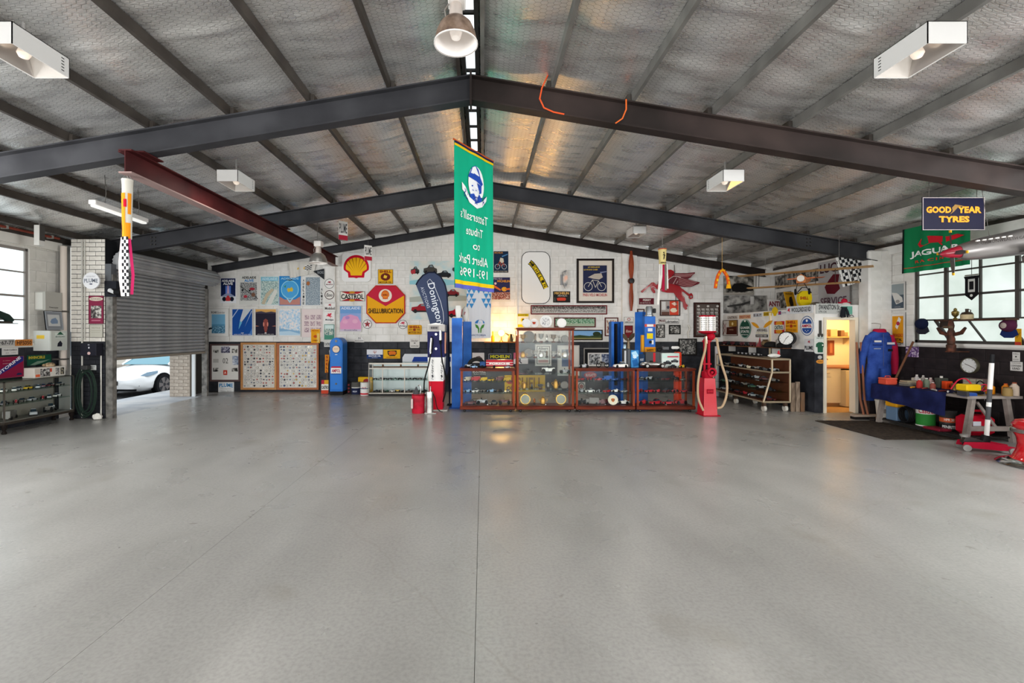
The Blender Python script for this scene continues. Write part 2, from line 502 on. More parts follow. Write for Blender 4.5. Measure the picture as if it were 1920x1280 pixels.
# ---- back wall
DADO = 1.37
g = G(); g.prism_xz([(-8.3,0),(8.3,0),(8.3,roof_z(8.3)),(X0,roof_z(X0)),(-8.3,roof_z(-8.3))], YB+.012, YB+.25)
g.m = 1; g.box(-8.2, YB+.008, 0, 8.2, YB+.013, DADO-.005)
wall_back = struct(g.obj('wall_back', [MMORTW, MMORTD]), 'white painted concrete block gable wall, charcoal at the bottom')
zt = roof_z(X0)
masonry(wall_back, BW, -7.62, 8.1, 0, 4.9, .405, .197, .006, lambda z, a: MDARK if z < DADO else MWHITE,
        planes=[(SL, 1, zt + SL*X0), (-SL, 1, zt - SL*X0)], view=lambda a, b: (0 if b > 1.4 and a < 6.2 else 5) - b*.01)
# pilasters on the back wall, painted like it
def pilaster(x0, x1, ztop, name):
    g = G(); g.m = 0; g.box(x0, YB-.10, DADO, x1, YB, ztop); g.m = 1; g.box(x0, YB-.10, 0, x1, YB, DADO)
    return g.obj(name, [MWHITE, MDARK], wall_back)
PIL1 = BW.rect(608, 470, 630, 740); PIL2 = BW.rect(1165, 462, 1192, 740)
pilaster(PIL1[0], PIL1[2], 3.45, 'pilaster'); pilaster(PIL2[0], PIL2[2], rafter_top(PIL2[2])-.05, 'pilaster')
# surface conduits on the back wall
G().box(BW.rect(968, 0, 970, 1)[0], YB-.02, 1.2, BW.rect(968, 0, 970.5, 1)[2], YB, 4.4).obj('conduit', MWHITE, wall_back)
G().cyl((5.69, YB-.02, 1.9), (5.69, YB-.02, 3.5), .012, n=6).obj('conduit', M('#d5d2cc', .5), wall_back)
G().tube([(5.30, YB-.02, 3.5), (5.33, YB-.02, 2.75), (5.36, YB-.02, 2.25)], .009, 5).obj('cable', M('#55524e', .6), wall_back)

# ---- side walls
WIN_Z = (1.45, 1.87, 2.29, 2.71, 3.13)
LWIN = (5.0, 8.13); RWIN = (4.3, 8.55)
def wall_boxes(g, xa, xb, y0, y1, z0, z1, holes):
    ys = sorted({y0, y1, *[h[0] for h in holes], *[h[2] for h in holes]}); zs = sorted({z0, z1, *[h[1] for h in holes], *[h[3] for h in holes]})
    for i in range(len(ys)-1):
        for j in range(len(zs)-1):
            cy, cz = (ys[i]+ys[i+1])/2, (zs[j]+zs[j+1])/2
            if any(h[0] < cy < h[2] and h[1] < cz < h[3] for h in holes): continue
            g.box(xa, ys[i], zs[j], xb, ys[i+1], zs[j+1])
EAVE = roof_z(XR) + .02
added_win_l = (.2, 1.45, 4.7, 3.13)  # unseen window, added for the fill light on the left
lh = [(LWIN[0], WIN_Z[0], LWIN[1], WIN_Z[-1]), added_win_l]
g = G(); wall_boxes(g, XL-.25, XL-.012, -6, 8.95, 0, EAVE, lh)
g.m = 1; g.box(XL-.013, 4, 0, XL-.008, 8.7, 1.375)
wall_left = struct(g.obj('wall_left', [MMORTW, MMORTD]), 'white painted block wall greyed for shade, with steel window and dark base')
masonry(wall_left, LW, 4.0, 8.70, 0, EAVE, .405, .197, .006, lambda z, a: MDARK if z < 1.378 else MWHITESHADE, holes=lh, keep=150)
added_win_r = (.1, 1.45, 4.1, 3.13)  # unseen window, added for the fill light on the right
KROOM = (9.36, 0, 10.7, 2.08)
rh = [(RWIN[0], WIN_Z[0], RWIN[1], WIN_Z[-1]), added_win_r, KROOM]
g = G(); wall_boxes(g, XR+.012, XR+.25, -6, 12.85, 0, EAVE, rh)
g.m = 1; g.box(XR+.008, 4, 0, XR+.013, 9.3, 1.375)
wall_right = struct(g.obj('wall_right', [MMORTW, MMORTD]), 'white painted block wall with long steel window and dark brown base')
masonry(wall_right, RW, -YB, -4.0, 0, EAVE, .405, .197, .006, lambda z, a: MBROWN if z < 1.378 else MWHITE,
        holes=[(-h[2], h[1], -h[0], h[3]) for h in rh], keep=240)
# concrete bond beams at the wall heads
G().box(XL-.02, -6, EAVE-.26, XL+.06, 8.7, EAVE-.10).obj('bond_beam', M('#d5d1c9', .6), wall_left)
G().box(XR-.06, -6, EAVE-.26, XR+.02, YB, EAVE-.10).obj('bond_beam', MWHITE, wall_right)
# rear of the building, behind the camera: a wide opening, added for the fill light, between two stubs of wall under a lintel
g = G(); g.box(-8.35, -6.2, 0, -6.6, -6, 4); g.box(6.6, -6.2, 0, 8.35, -6, 4); g.prism_xz([(-6.6,3.4),(6.6,3.4),(6.6,roof_z(6.6)),(X0,roof_z(X0)),(-6.6,roof_z(-6.6))], -6.2, -6)
struct(g.obj('wall_front', MWHITE), 'white wall around the wide opening added behind the viewer')

# ---- windows: steel bars and frosted panes
def frosted(name, c0, c1, strength):
    mt = noise_mat(name, [c0, c1], scale=1.6, detail=5, r=.25, lo=.3, hi=.7, dist=.4)
    nt = mt.node_tree; b = nt.nodes['Principled BSDF']; rp = [n for n in nt.nodes if n.type == 'VALTORGB'][0]
    nt.links.new(rp.outputs[0], b.inputs['Emission Color']); b.inputs['Emission Strength'].default_value = strength
    b.inputs['Base Color'].default_value = (.3, .3, .3, 1)
    for l in list(nt.links):
        if l.to_socket == b.inputs['Base Color']: nt.links.remove(l)
    return mt
MPANEL = frosted('frosted_window_glass_cool', '#c3d6de', '#e6f0f0', 1.25)
MPANER = frosted('frosted_window_glass_green', '#bccdc2', '#e0ebe6', .78)
MSTEEL = M('#4a4643', .5, .3)
MLIGHTSTEEL = M('#8b8580', .5, .2)
def window(name, label, P, a0, a1, cols, zs, bar, pane, slant=False, sill=None):
    """P wall plane; cols = list of a positions of bars"""
    o = bpy.data.objects.new(name, None); COL.objects.link(o); o.location = P.at(a0, zs[0]); o.rotation_euler = P.mat.to_euler(); struct(o, label)
    z = -.06; H = zs[-1]-zs[0]; Wd = a1-a0; w = .022
    C = [c-a0 for c in cols]; Z = [v-zs[0] for v in zs]
    e = [0]+C+[Wd]
    for i in range(len(e)-1):
        for j in range(len(Z)-1):
            G().box(e[i], Z[j], z-.004, e[i+1], Z[j+1], z).obj('pane', pane, o)
    for b0, b1, v0, v1 in ((0, Wd, 0, .05), (0, Wd, H-.05, H), (0, .05, 0, H), (Wd-.05, Wd, 0, H)):
        G().box(b0, v0, z-.02, b1, v1, z+.035).obj('frame_bar', bar, o)
    for k, v in enumerate(Z[1:-1]):
        ww = .026 if k % 2 else .018
        G().box(0, v-ww, z-.01, Wd, v+ww*.4, z+.03).obj('glazing_bar', bar, o)
    for k, c in enumerate(C):
        ww = .028 if k % 2 == 0 else .013
        if slant:
            G().box(c-ww, Z[1], z-.01, c+ww, H, z+.033).obj('glazing_bar', bar, o)
            g = G(); dx = slant
            g.loft([[(c-.2-ww+dx*0, Z[1], z+.004), (c-.2+ww, Z[1], z+.004), (c-.2+ww, Z[1], z+.03), (c-.2-ww, Z[1], z+.03)],
                    [(c-.2-ww+dx, 0, z+.004), (c-.2+ww+dx, 0, z+.004), (c-.2+ww+dx, 0, z+.03), (c-.2-ww+dx, 0, z+.03)]])
            g.obj('stay_bar', bar, o)
        else:
            G().box(c-ww, 0, z-.01, c+ww, H, z+.033).obj('glazing_bar', bar, o)
    if sill: G().box(-.06, -.045, -.05, Wd+.06, 0, .03).obj('window_sill', sill, o)
    return o
window('window_1', 'frosted steel framed window in the left block wall', LW, LWIN[0], LWIN[1], [6.1, 7.1], WIN_Z, MLIGHTSTEEL, MPANEL, sill=MWHITESHADE)
window('window_2', 'frosted green tinted steel window in the right wall above the workbench', RW, -RWIN[1], -RWIN[0],
       [-7.99, -7.44, -6.92, -6.3, -5.6, -4.95], WIN_Z, MSTEEL, MPANER, slant=.30, sill=MWHITE)
window('window_3', 'unseen frosted steel window added in the left wall for fill light', LW, added_win_l[0], added_win_l[2], [1.3, 2.4, 3.6], WIN_Z, MLIGHTSTEEL, MPANEL)
window('window_4', 'unseen frosted steel window added in the right wall for fill light', RW, -added_win_r[2], -added_win_r[0], [-3.1, -2.1, -1.1], WIN_Z, MSTEEL, MPANER)

# ---- left brick pier beside the roller door, brick by brick
PIERY = 8.67
g = G(); g.box(-7.85, PIERY+.012, 0, -7.2, 8.95, 3.42)
pier_l = struct(g.obj('wall_pier_left', MMORTD), 'brick pier beside the roller door, white above and charcoal below')
PP = Plane((0, PIERY, 0), (1, 0, 0))
masonry(pier_l, PP, -7.85, -7.2, 0, 3.42, .235, .086, .010, lambda z, a: MDARK if z < 1.44 else MBRICKW, name='brick', keep=140)
# wall over and beyond the roller door
g = G(); g.box(-8.0, 8.95, 3.05, -7.62, YB+.2, EAVE+.1); g.box(-8.0, 11.78, 0, -7.62, YB+.2, 3.05)
struct(g.obj('wall_lintel', M('#3b3936', .8)), 'dark head wall above the roller door')
PO = Plane((0, 11.62, 0), (1, 0, 0))
g = G(); g.box(-8.0, 11.632, -.3, -7.48, 11.78, 3.0)
pier_o = struct(g.obj('wall_pier_outside', M('#8d857b', .9)), 'tan brick pier at the far side of the roller door')
masonry(pier_o, PO, -8.0, -7.48, -.26, 1.6, .235, .086, .010, lambda z, a: noise_mat('tan_brick', ['#a89c8f', '#b9ad9f', '#c7bdb0'], scale=8, r=.8, bump=.2, bscale=60), name='brick', keep=60)

# ---- kitchenette: a low room in the back right corner
KTOP = 2.14
g = G(); n = KW.n
def kbox(g, a0, a1, b0, b1, z0, z1):
    vs = [KW.at(a, b, z) for b in (b0, b1) for (a, z) in ((a0, z0), (a1, z0), (a1, z1), (a0, z1))]
    g._add(vs, [(3,2,1,0),(4,5,6,7),(0,1,5,4),(1,2,6,5),(2,3,7,6),(3,0,4,7)])
KL = (K1-K0).length
g.m = 0; kbox(g, 0, KL, 1.28, KTOP, -.1, 0); g.m = 1; kbox(g, 0, KL, 0, 1.28, -.1, .0)
struct(g.obj('wall_kitchenette_side', [MWHITE, MDARK]), 'side wall of the kitchenette, white enamel panel above dark boards')
DX0, DX1, DZ = 6.99, 7.58, 1.90
g = G(); g.m = 1; g.box(6.77, 9.28, 0, DX0, 9.38, 1.28); g.m = 0
g.box(6.77, 9.28, 1.28, DX0, 9.38, 2.2); g.box(DX0, 9.28, DZ, DX1, 9.38, 2.2); g.box(DX1, 9.28, 0, 8.1, 9.38, 2.2)
struct(g.obj('wall_kitchenette_front', [MWHITE, MDARK]), 'white front wall of the kitchenette around its doorway')
g = G(); g.prism([(6.66, YB), (6.80, 9.3), (8.1, 9.3), (8.1, YB)], KTOP-.06, KTOP)
struct(g.obj('ceiling_kitchenette', MWHITE), 'flat white top of the kitchenette used as a ledge')
MKIT = M('#f0e2bd', .6)
g = G(); g.box(6.7, 10.6, 0, 9.3, 10.65, 2.1); g.box(9.25, 9.3, 0, 9.3, 10.6, 2.1); g.box(8.12, 9.3, 0, 9.3, 9.35, 2.1); g.box(8.1, 9.3, 2.09, 9.3, 10.65, 2.14)
struct(g.obj('wall_kitchenette_inside', MKIT), 'cream wall inside the lit kitchenette')
g = G(); g.box(6.85, 9.30, 0, 9.25, 10.6, .006)
struct(g.obj('floor_kitchenette', M('#c79a63', .5)), 'warm vinyl floor inside the kitchenette')
g = G(); g.box(DX0-.045, 9.25, 0, DX0+.006, 9.40, DZ-.006); g.box(DX1-.006, 9.25, 0, DX1+.06, 9.40, DZ-.006); g.box(DX0-.045, 9.25, DZ-.006, DX1+.06, 9.40, DZ+.045)
struct(g.obj('trim_1', M('#e8ddc8', .5)), 'cream door frame of the kitchenette')

# ---- right pier
g = G(); g.m = 0; g.bbox(7.65, 9.0, 1.3, 8.1, 9.28, 3.27, .03); g.m = 1; g.box(7.65, 9.0, 0, 8.1, 9.28, 1.3)
pier_r = struct(g.obj('wall_pier_right', [MWHITE, MBROWN]), 'white painted block pier between the kitchenette and the window')
PRP = Plane((0, 8.995, 0), (1, 0, 0))
masonry(pier_r, PRP, 7.68, 8.09, 1.3, 3.25, .41, .195, .006, lambda z, a: MWHITE, keep=40)

# ================================================================ CEILING
ceil = bpy.data.objects.new('ceiling', None); COL.objects.link(ceil); struct(ceil, 'pitched steel roof lined with silver foil and wire netting')
NP = 9; PSP = .945
def fnoise(x, y, seed):
    rs = np.random.RandomState(seed); out = np.zeros_like(x)
    for k in range(14):
        fx, fy, ph = rs.uniform(-1.5, 1.5), rs.uniform(2.0, 17.0), rs.uniform(0, 6.28)
        out += np.sin(fx*x + fy*y + ph) * rs.uniform(.3, 1) / (1 + fy*.25)
    return out
RG = .085                                        # half width of the ridge light
def foil_height(x, y):
    """sag between purlins, cross wrinkles and laps; x, y arrays"""
    d = np.abs(x - X0); base = APEX - SL*d + PURL + .012
    ph = (d % PSP) / PSP
    sag = -.040*np.sin(np.pi*ph)**1.2 * (1 + .35*np.sin(1.7*y + 2*np.floor(d/PSP)))
    wr = .011*fnoise(x, y, 3) * (np.sin(np.pi*ph)*.8+.2)
    lap = (y + .15*np.sin(x*.7)) % 1.32
    lp = -.016*np.exp(-(lap/.05)**2) + .008*np.exp(-((lap-.1)/.06)**2)
    return base + sag + wr + lp*(np.sin(np.pi*ph)*.7+.3)
MFOIL = noise_mat('silver_foil', ['#e2e1df', '#efeeec', '#f6f5f3'], scale=2.0, detail=5, r=.3, m=.80, bump=.5, bscale=26, stretch=(1, 3.2, 1), rough=(.20, .40))
def foil(sign_):
    ds = np.arange(RG, 8.35, .063); ys = np.arange(-6, YB+.03, .055)
    D, Y = np.meshgrid(ds, ys); X = X0 + sign_*D; Z = foil_height(X, Y)
    n, m = D.shape
    me = bpy.data.meshes.new('foil_sheet'); me.vertices.add(n*m); me.vertices.foreach_set('co', np.stack([X, Y, Z], -1).astype(np.float32).ravel())
    i = (np.arange(n-1)[:, None]*m + np.arange(m-1)[None]).ravel()
    q = np.stack([i, i+1, i+m+1, i+m], -1)
    if sign_ > 0: q = q[:, ::-1]
    nf = len(q); me.loops.add(nf*4); me.loops.foreach_set('vertex_index', q.ravel().astype(np.int32)); me.polygons.add(nf)
    me.polygons.foreach_set('loop_start', np.arange(0, nf*4, 4, dtype=np.int32))
    me.polygons.foreach_set('use_smooth', np.ones(nf, bool)); me.materials.append(MFOIL); me.update(calc_edges=True); me.validate()
    return put('foil_sheet', me, ceil)
foil(-1); foil(1)
def netting(sign_):
    """hexagonal wire mesh just under the foil"""
    cw, ch = .078, .047                        # cell along x and y
    y0, y1 = 1.3, YB-.1
    nx, ny = int(8.1/ (cw*.75)), int((y1-y0)/ch)
    I, J = np.meshgrid(np.arange(nx), np.arange(ny)); I = I.ravel(); J = J.ravel()
    cx = RG + .03 + I*cw*.75; cy = y0 + J*ch + (I % 2)*ch/2
    P = lambda k: (cx + cw/2*math.cos(k*math.pi/3), cy + ch/1.732*math.sin(k*math.pi/3))
    pts = [P(k) for k in range(4)]
    A = np.concatenate([np.stack(pts[k], -1) for k in range(3)]); B = np.concatenate([np.stack(pts[k+1], -1) for k in range(3)])
    mk = (A[:, 0] < 8.2) & (B[:, 0] > RG)
    A, B = A[mk], B[mk]
    d = B - A; ln = np.linalg.norm(d, axis=1, keepdims=True); nn = np.stack([-d[:, 1], d[:, 0]], -1)/ln*.0009
    def z(p): return foil_height(X0 + sign_*p[:, 0], p[:, 1]) - .007
    V = []
    for p, s in ((A, 1), (B, 1), (B, -1), (A, -1)):
        q = p + s*nn; V.append(np.stack([X0 + sign_*q[:, 0], q[:, 1], z(p)], -1))
    V = np.stack(V, 1).reshape(-1, 3); nf = len(A)
    me = bpy.data.meshes.new('wire_netting'); me.vertices.add(len(V)); me.vertices.foreach_set('co', V.astype(np.float32).ravel())
    me.loops.add(nf*4); me.loops.foreach_set('vertex_index', np.arange(nf*4, dtype=np.int32)); me.polygons.add(nf)
    me.polygons.foreach_set('loop_start', np.arange(0, nf*4, 4, dtype=np.int32)); me.materials.append(M('#4a4744', .55, .6)); me.update(calc_edges=True)
    stuff(put('wire_netting', me, ceil))
netting(-1); netting(1)
# purlins: lipped channels running the length of the roof
MPUR = noise_mat('dark_steel_purlin', ['#5f5d59', '#6b6965', '#777570'], scale=3, r=.5, m=.25)  # right purlins: lit copy of the steel, lightness put into the colour
MPURD = noise_mat('brown_steel_purlin', ['#332d28', '#3c3631', '#46403a'], scale=3, r=.5, m=.2)  # left purlins: the same steel with shade put into the colour
def purlin(d, sg):
    x = X0 + sg*d; zb = rafter_top(x) + .002; w, h, t = .042*sg, PURL, .005
    g = G(); y0, y1 = -6, YB-.02
    pr = [(0,0),(w,0),(w,.014),(w-t*sg,.014),(w-t*sg,t),(t*sg,t),(t*sg,h-t),(w-t*sg,h-t),(w-t*sg,h-.014),(w,h-.014),(w,h),(0,h)]
    g.prism_xz([(x+a, zb+b) for a, b in pr], y0, y1)
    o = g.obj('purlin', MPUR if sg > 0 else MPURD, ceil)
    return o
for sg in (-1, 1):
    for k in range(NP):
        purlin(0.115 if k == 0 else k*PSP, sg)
# eave trims
# rafters: welded portal beams in an I section, with flange stiffeners and bolts
MRAFL = noise_mat('blue_grey_steel', ['#2a2a2d', '#333336', '#3e3e41'], scale=1.4, detail=6, r=.5, m=0, stretch=(1, 1, 1))
MRAFR = noise_mat('brown_black_steel', ['#251f1d', '#2f2725', '#3a302d'], scale=1.4, detail=6, r=.5, m=0)
def rafter(y, x_end, sg, depth=.30, bf=.15, mat=None, web_t=.012):
    xe = X0 + sg*x_end; z0 = rafter_top(X0); z1 = rafter_top(xe)
    g = G(); ft = .016
    def strip(za, zb, ya, yb): g.prism_xz([(X0, z0+za), (xe, z1+za), (xe, z1+zb), (X0, z0+zb)], ya, yb)
    strip(-ft, 0, y-bf/2, y+bf/2); strip(-depth, -depth+ft, y-bf/2, y+bf/2); strip(-depth+ft, -ft, y-web_t/2, y+web_t/2)
    return g.obj('rafter', mat, ceil)
def bolts(par, x, y, z, nx, nz, sp=.07, r=.014):
    for i in range(nx):
        for j in range(nz):
            G().cyl((x+i*sp, y, z-j*sp), (x+i*sp, y-.02, z-j*sp), r, n=6).obj('bolt', M('#3a3734', .5, .4), par)
for y, xl, xr_ in ((5.4, 7.95, 8.2), (9.07, 7.62, 7.95), (1.7, 7.95, 8.2), (-2.0, 7.95, 8.2)):
    for sg, xe, mt in ((-1, xl, MRAFL), (1, xr_, MRAFR if y < 6 else MRAFL)):
        r = rafter(y, xe, sg, mat=mt)
        if y > 5 and y < 10:
            xb = X0 + sg*(6.45 if sg < 0 else 6.6)
            if y > 6 or sg > 0: bolts(r, xb, y-.012, rafter_top(xb)-.07, 2, 3)
    # apex plate and purlin cleats
    if y > 2:
        G().box(X0-.012, y-.09, APEX-.36, X0+.012, y+.09, APEX+.03).obj('apex_plate', MRAFR, ceil)
        for sg in (-1, 1):
            for k in range(1, NP):
                x = X0 + sg*k*PSP
                G().box(x-.006*sg, y-.06, rafter_top(x)-.002, x-.05*sg, y+.06, rafter_top(x)+.085).obj('cleat', MPURD, ceil)
rafter(YB-.10, 7.3, -1, .20, .10, MRAFL); rafter(YB-.10, 7.9, 1, .20, .10, MRAFR)
# ridge light
MRIDGE = frosted('ridge_light_sheet', '#c9d6dc', '#f2f6f8', 1.3)
for i in range(37):
    y = -6 + i*.5
    G().box(X0-.055, y+.012, APEX+PURL+.05, X0+.055, y+.488, APEX+PURL+.056).obj('ridge_pane', MRIDGE, ceil)
    G().box(X0-.06, y-.016, APEX+PURL+.02, X0+.06, y+.016, APEX+PURL+.05).obj('ridge_batten', M('#3a3836', .6), ceil)
for sg in (-1, 1): G().box(X0+sg*.055, -6, APEX+PURL-.10, X0+sg*.10, YB, APEX+PURL+.06).obj('ridge_flashing', M('#2c2b2a', .6), ceil)
G().prism_xz([(X0-.35, APEX+PURL+.09), (X0, APEX+PURL+.16), (X0+.35, APEX+PURL+.09), (X0, APEX+PURL+.19)], -6.2, YB+.2)
# roof sheets above the foil keep the sky out
for sg in (-1, 1):
    g = G(); g.prism_xz([(X0+sg*.13, roof_z(X0)+.09), (X0+sg*8.5, roof_z(X0+sg*8.5)+.09), (X0+sg*8.5, roof_z(X0+sg*8.5)+.12), (X0+sg*.13, roof_z(X0)+.12)], -6.2, YB+.25)
    g.obj('roof_sheet', M('#8a8a88', .5, .6), ceil)
for sg, xx in ((-1, XL+.02), (1, XR-.02)):
    G().box(xx-.04, -6, EAVE-.10, xx+.04, YB, EAVE+.02).obj('eave_angle', MPURD, ceil)
# ================================================================ ROLLER DOOR, OUTSIDE, CAR
MROLL = noise_mat('grey_roller_steel', ['#8d8e90', '#9a9b9c', '#a6a6a7'], scale=3, r=.35, m=.35)
door1 = bpy.data.objects.new('door_1', None); COL.objects.link(door1); struct(door1, 'half raised grey corrugated steel roller door')
DY0, DY1, DXX = 8.80, 11.66, -7.14
pitch = .078; zb = 1.10; nsl = 25
g = G(); pr = []
for i in range(9):
    t = i/8; pr.append((.030*math.sin(math.pi*t)**.8, t*pitch))
pr = [(0, 0)] + pr[1:-1] + [(0, pitch)]
ring = lambda y: [(x, y, z) for x, z in pr] + [(x-.004, y, z) for x, z in pr[::-1]]
g.loft([ring(DY0), ring(DY1)])
slat_me = g.mesh('slat', MROLL, True)
for i in range(nsl): put('slat', slat_me, door1, (DXX, 0, zb + .05 + i*pitch))
G().box(DXX-.02, DY0, zb, DXX+.035, DY1, zb+.05).obj('bottom_rail', M('#8a8276', .5, .3), door1)
g = G(); n = 36
ringp = [( (.182 + (.018 if i % 2 else 0))*math.cos(2*math.pi*i/n), (.182 + (.018 if i % 2 else 0))*math.sin(2*math.pi*i/n)) for i in range(n)]
g.loft([[(DXX+.17+a, DY0, 3.02+b) for a, b in ringp], [(DXX+.17+a, DY1+.1, 3.02+b) for a, b in ringp]])
g.obj('coil', MROLL, door1)
for y0, y1 in ((8.69, 8.79), (11.66, 11.74)):
    g = G(); g.box(DXX-.06, y0, 0, DXX+.07, y1, 2.75); g.obj('guide', noise_mat('weathered_guide', ['#55534f', '#75726d', '#8a8781'], scale=9, r=.6, m=.3), door1)
G().box(DXX-.12, 8.68, 2.6, DXX+.05, 8.82, 2.95).obj('motor_bracket', M('#5a5c60', .5, .4), door1)
G().box(DXX-.06, 8.66, 2.32, DXX+.16, 8.78, 2.62).obj('gearbox', M('#23242a', .5), door1)
G().cyl((DXX+.05, 8.66, 2.42), (DXX+.30, 8.62, 2.40), .055, n=14).obj('motor', M('#18181a', .4), door1)
G().cyl((DXX+.06, 8.63, 2.44), (DXX+.17, 8.62, 2.40), .04, n=8).obj('motor_label', M('#cfcfcf', .5), door1)
G().box(-7.42, 11.60, 0, -7.34, 11.64, 1.4).obj('white_post', M('#dfe3e4', .4), door1)
# outside ground
gm = noise_mat('asphalt', ['#3d3e40', '#4c4d4f', '#5a5a5a'], scale=9, detail=8, r=.9)
g = G(); g.prism_xz([(-9.0,-.02),(-7.18,0),(-7.18,-.2),(-9.0,-.3)], 8.7, 12.4); g.prism_xz([(-9.0,-.02),(-9.0,-.3),(-9.9,-.5),(-9.9,-.34)], 8.0, 13.2)
struct(g.obj('ground_apron', noise_mat('pale_apron', ['#a9adb2', '#bfc1c2', '#cdccca'], scale=1.5, detail=7, r=.7)), 'pale concrete apron sloping down outside the roller door')
g = G(); g.box(-40, 2, -.8, -9.3, 45, -.35)
g.box(-9.4, 13.0, -.8, 12, 45, -.35)
struct(g.obj('ground', gm), 'dark asphalt yard outside the roller door')
# building across the yard
bld = thing('neighbour_building', 'pale rendered building across the yard seen under the roller door', 'building', (-24, 21, -.35))
G().box(-16, 0, 0, 14, 5, 6.5).obj('wall', noise_mat('pale_render', ['#c9c2b5', '#d8d2c7'], scale=.6, r=.8), bld)
for i in range(6):
    w_ = G().box(-14+i*4.6, -.06, .9, -12.4+i*4.6, 0, 2.0).obj('window', M('#5b6064', .2), bld)
G().box(-16.1, -.2, 0, 14.1, 0, .5).obj('plinth', M('#9f968a', .8), bld)

# the white car
def make_car():
    car = thing('car', 'white electric sedan parked on the asphalt outside the roller door', 'car')
    MP = M('#f4f4f2', .18, 0, 0, None, .8); MB = M('#0d0d0f', .35); MG = M('#4f8794', .06, .1)
    st = [(-.02,.42,.34,.50,.57),(.05,.70,.24,.55,.63),(.22,.85,.19,.61,.71),(.55,.91,.18,.68,.79),(.95,.925,.18,.755,.865),(1.42,.925,.18,.83,.95),(1.9,.925,.19,.87,.98),(3.0,.925,.2,.90,1.0),(3.9,.925,.22,.93,1.04),(4.4,.88,.26,.93,1.06),(4.66,.74,.36,.86,.98)]
    rings = []
    for x, w, z0, sh, top in st:
        h = [(0,z0),(w*.80,z0),(w*.97,z0+.10),(w,z0+(sh-z0)*.45),(w*.985,sh-.03),(w*.93,sh+.035),(w*.70,top-.03),(w*.35,top-.004),(0,top)]
        rings.append([(x, y, z) for y, z in h] + [(x, -y, z) for y, z in h[-2:0:-1]])
    G().loft(rings).obj('body', MP, car, smooth=True)
    # greenhouse
    gh = [(1.28,.93,.935,.80,.78),(1.75,.95,1.18,.80,.69),(2.25,.97,1.385,.80,.60),(2.75,.98,1.43,.80,.575),(3.3,.99,1.41,.80,.57),(3.9,1.02,1.24,.78,.60),(4.4,1.04,1.07,.72,.62)]
    g = G()
    for a, b in zip(gh, gh[1:]):
        for sgn in (1, -1):
            q = [(a[0], sgn*a[3], a[1]), (b[0], sgn*b[3], b[1]), (b[0], sgn*b[4], b[2]), (a[0], sgn*a[4], a[2])]
            g.face(q if sgn < 0 else q[::-1])
        g.face([(a[0], -a[4], a[2]), (b[0], -b[4], b[2]), (b[0], b[4], b[2]), (a[0], a[4], a[2])][::-1])
    g.obj('windows', MG, car, smooth=True)
    for sgn in (1, -1):
        p = [(x, sgn*wt*1.005, zt_+.006) for x, zb_, zt_, wb, wt in gh]
        G().tube(p, .035, 6).obj('roof_rail', MP, car)
    g = G(); g.face([(2.3,-.56,1.405),(3.3,-.53,1.425),(3.3,.53,1.425),(2.3,.56,1.405)]); g.obj('roof', MB, car)
    for sgn in (1, -1):
        # headlight, intake, mirror
        g = G(); L = lambda x, y, z: (x, sgn*y, z)
        g.face([L(.19,.70,.655),L(.30,.875,.635),L(.62,.92,.70),L(.70,.88,.775),L(.40,.76,.745)]); g.v = [(x-.012, y*1.006, z+.012) for x, y, z in g.v]
        g.obj('headlight', M('#5e7686', .08, .3), car)
        G().box(.10, sgn*.62-.13, .355, .20, sgn*.62+.13, .385).obj('air_slot', MB, car)
        G().bbox(1.72, sgn*.98-.09, .96, 1.86, sgn*.98+.10, 1.07, .025).obj('mirror', MP, car)
        for x in (.86, 3.74):
            g = G(); g.cyl((x, sgn*.80, .335), (x, sgn*.938, .335), .375, n=28); g.obj('wheel_arch', M('#08080a', .7), car)
            g = G(); g.lathe([(.27,-.10),(.33,-.10),(.335,-.02),(.335,.06),(.325,.09),(.25,.09)], (x, sgn*.86, .335), 28, 'y' ) if sgn > 0 else g.lathe([(.27,.10),(.33,.10),(.335,.02),(.335,-.06),(.325,-.09),(.25,-.09)], (x, sgn*.86, .335), 28, 'y')
            wh = g.obj('wheel', M('#161618', .6), car, smooth=True)
            g = G(); g.cyl((x, sgn*.90, .335), (x, sgn*.952, .335), .245, .235, n=24); g.obj('hub_cap', M('#2c2b2d', .4, .5), wh)
            for k in range(5):
                t = k*2*math.pi/5 + .3; g = G(); y = sgn*.958
                c_, s_ = math.cos(t), math.sin(t); pts = [(-.035,.05),(.035,.05),(.075,.225),(-.075,.225)]
                P = [(x+a*c_-b*s_, y, .335+a*s_+b*c_) for a, b in pts]; g.face(P if sgn < 0 else P[::-1]); g.obj('spoke', M('#77706c', .4, .6), wh)
    G().box(.01, -.70, .225, .06, .70, .275).obj('lower_grille', MB, car)
    pl = G().box(-.055, -.19, .40, -.03, .19, .52).obj('number_plate', M('#111214', .4), car)
    t_ = text('COP·829', 0, 0, .32, .075, '#e9e9e6', pl, 0); t_.rotation_euler = (R90, 0, -R90); t_.location = (-.058, 0, .46)
    G().box(1.62, .921, .73, 1.72, .94, .76).obj('fender_camera', MB, car); G().box(2.2, .926, .80, 2.4, .94, .82).obj('door_handle', MB, car)
    G().box(.9, -.925, .20, 3.7, .925, .26).obj('sill', MB, car)
    return car
car = make_car()
fwd = Vector((-.04, -1)).normalized(); ang = math.atan2(-fwd.y, -fwd.x)      # local +x runs backwards from the nose
wc = W(307, 722, 59)
loc = Vector((wc.x, wc.y)) - Matrix.Rotation(ang, 2) @ Vector((.86, -.93))
car.location = (loc.x, loc.y, -.35); car.rotation_euler = (0, 0, ang)

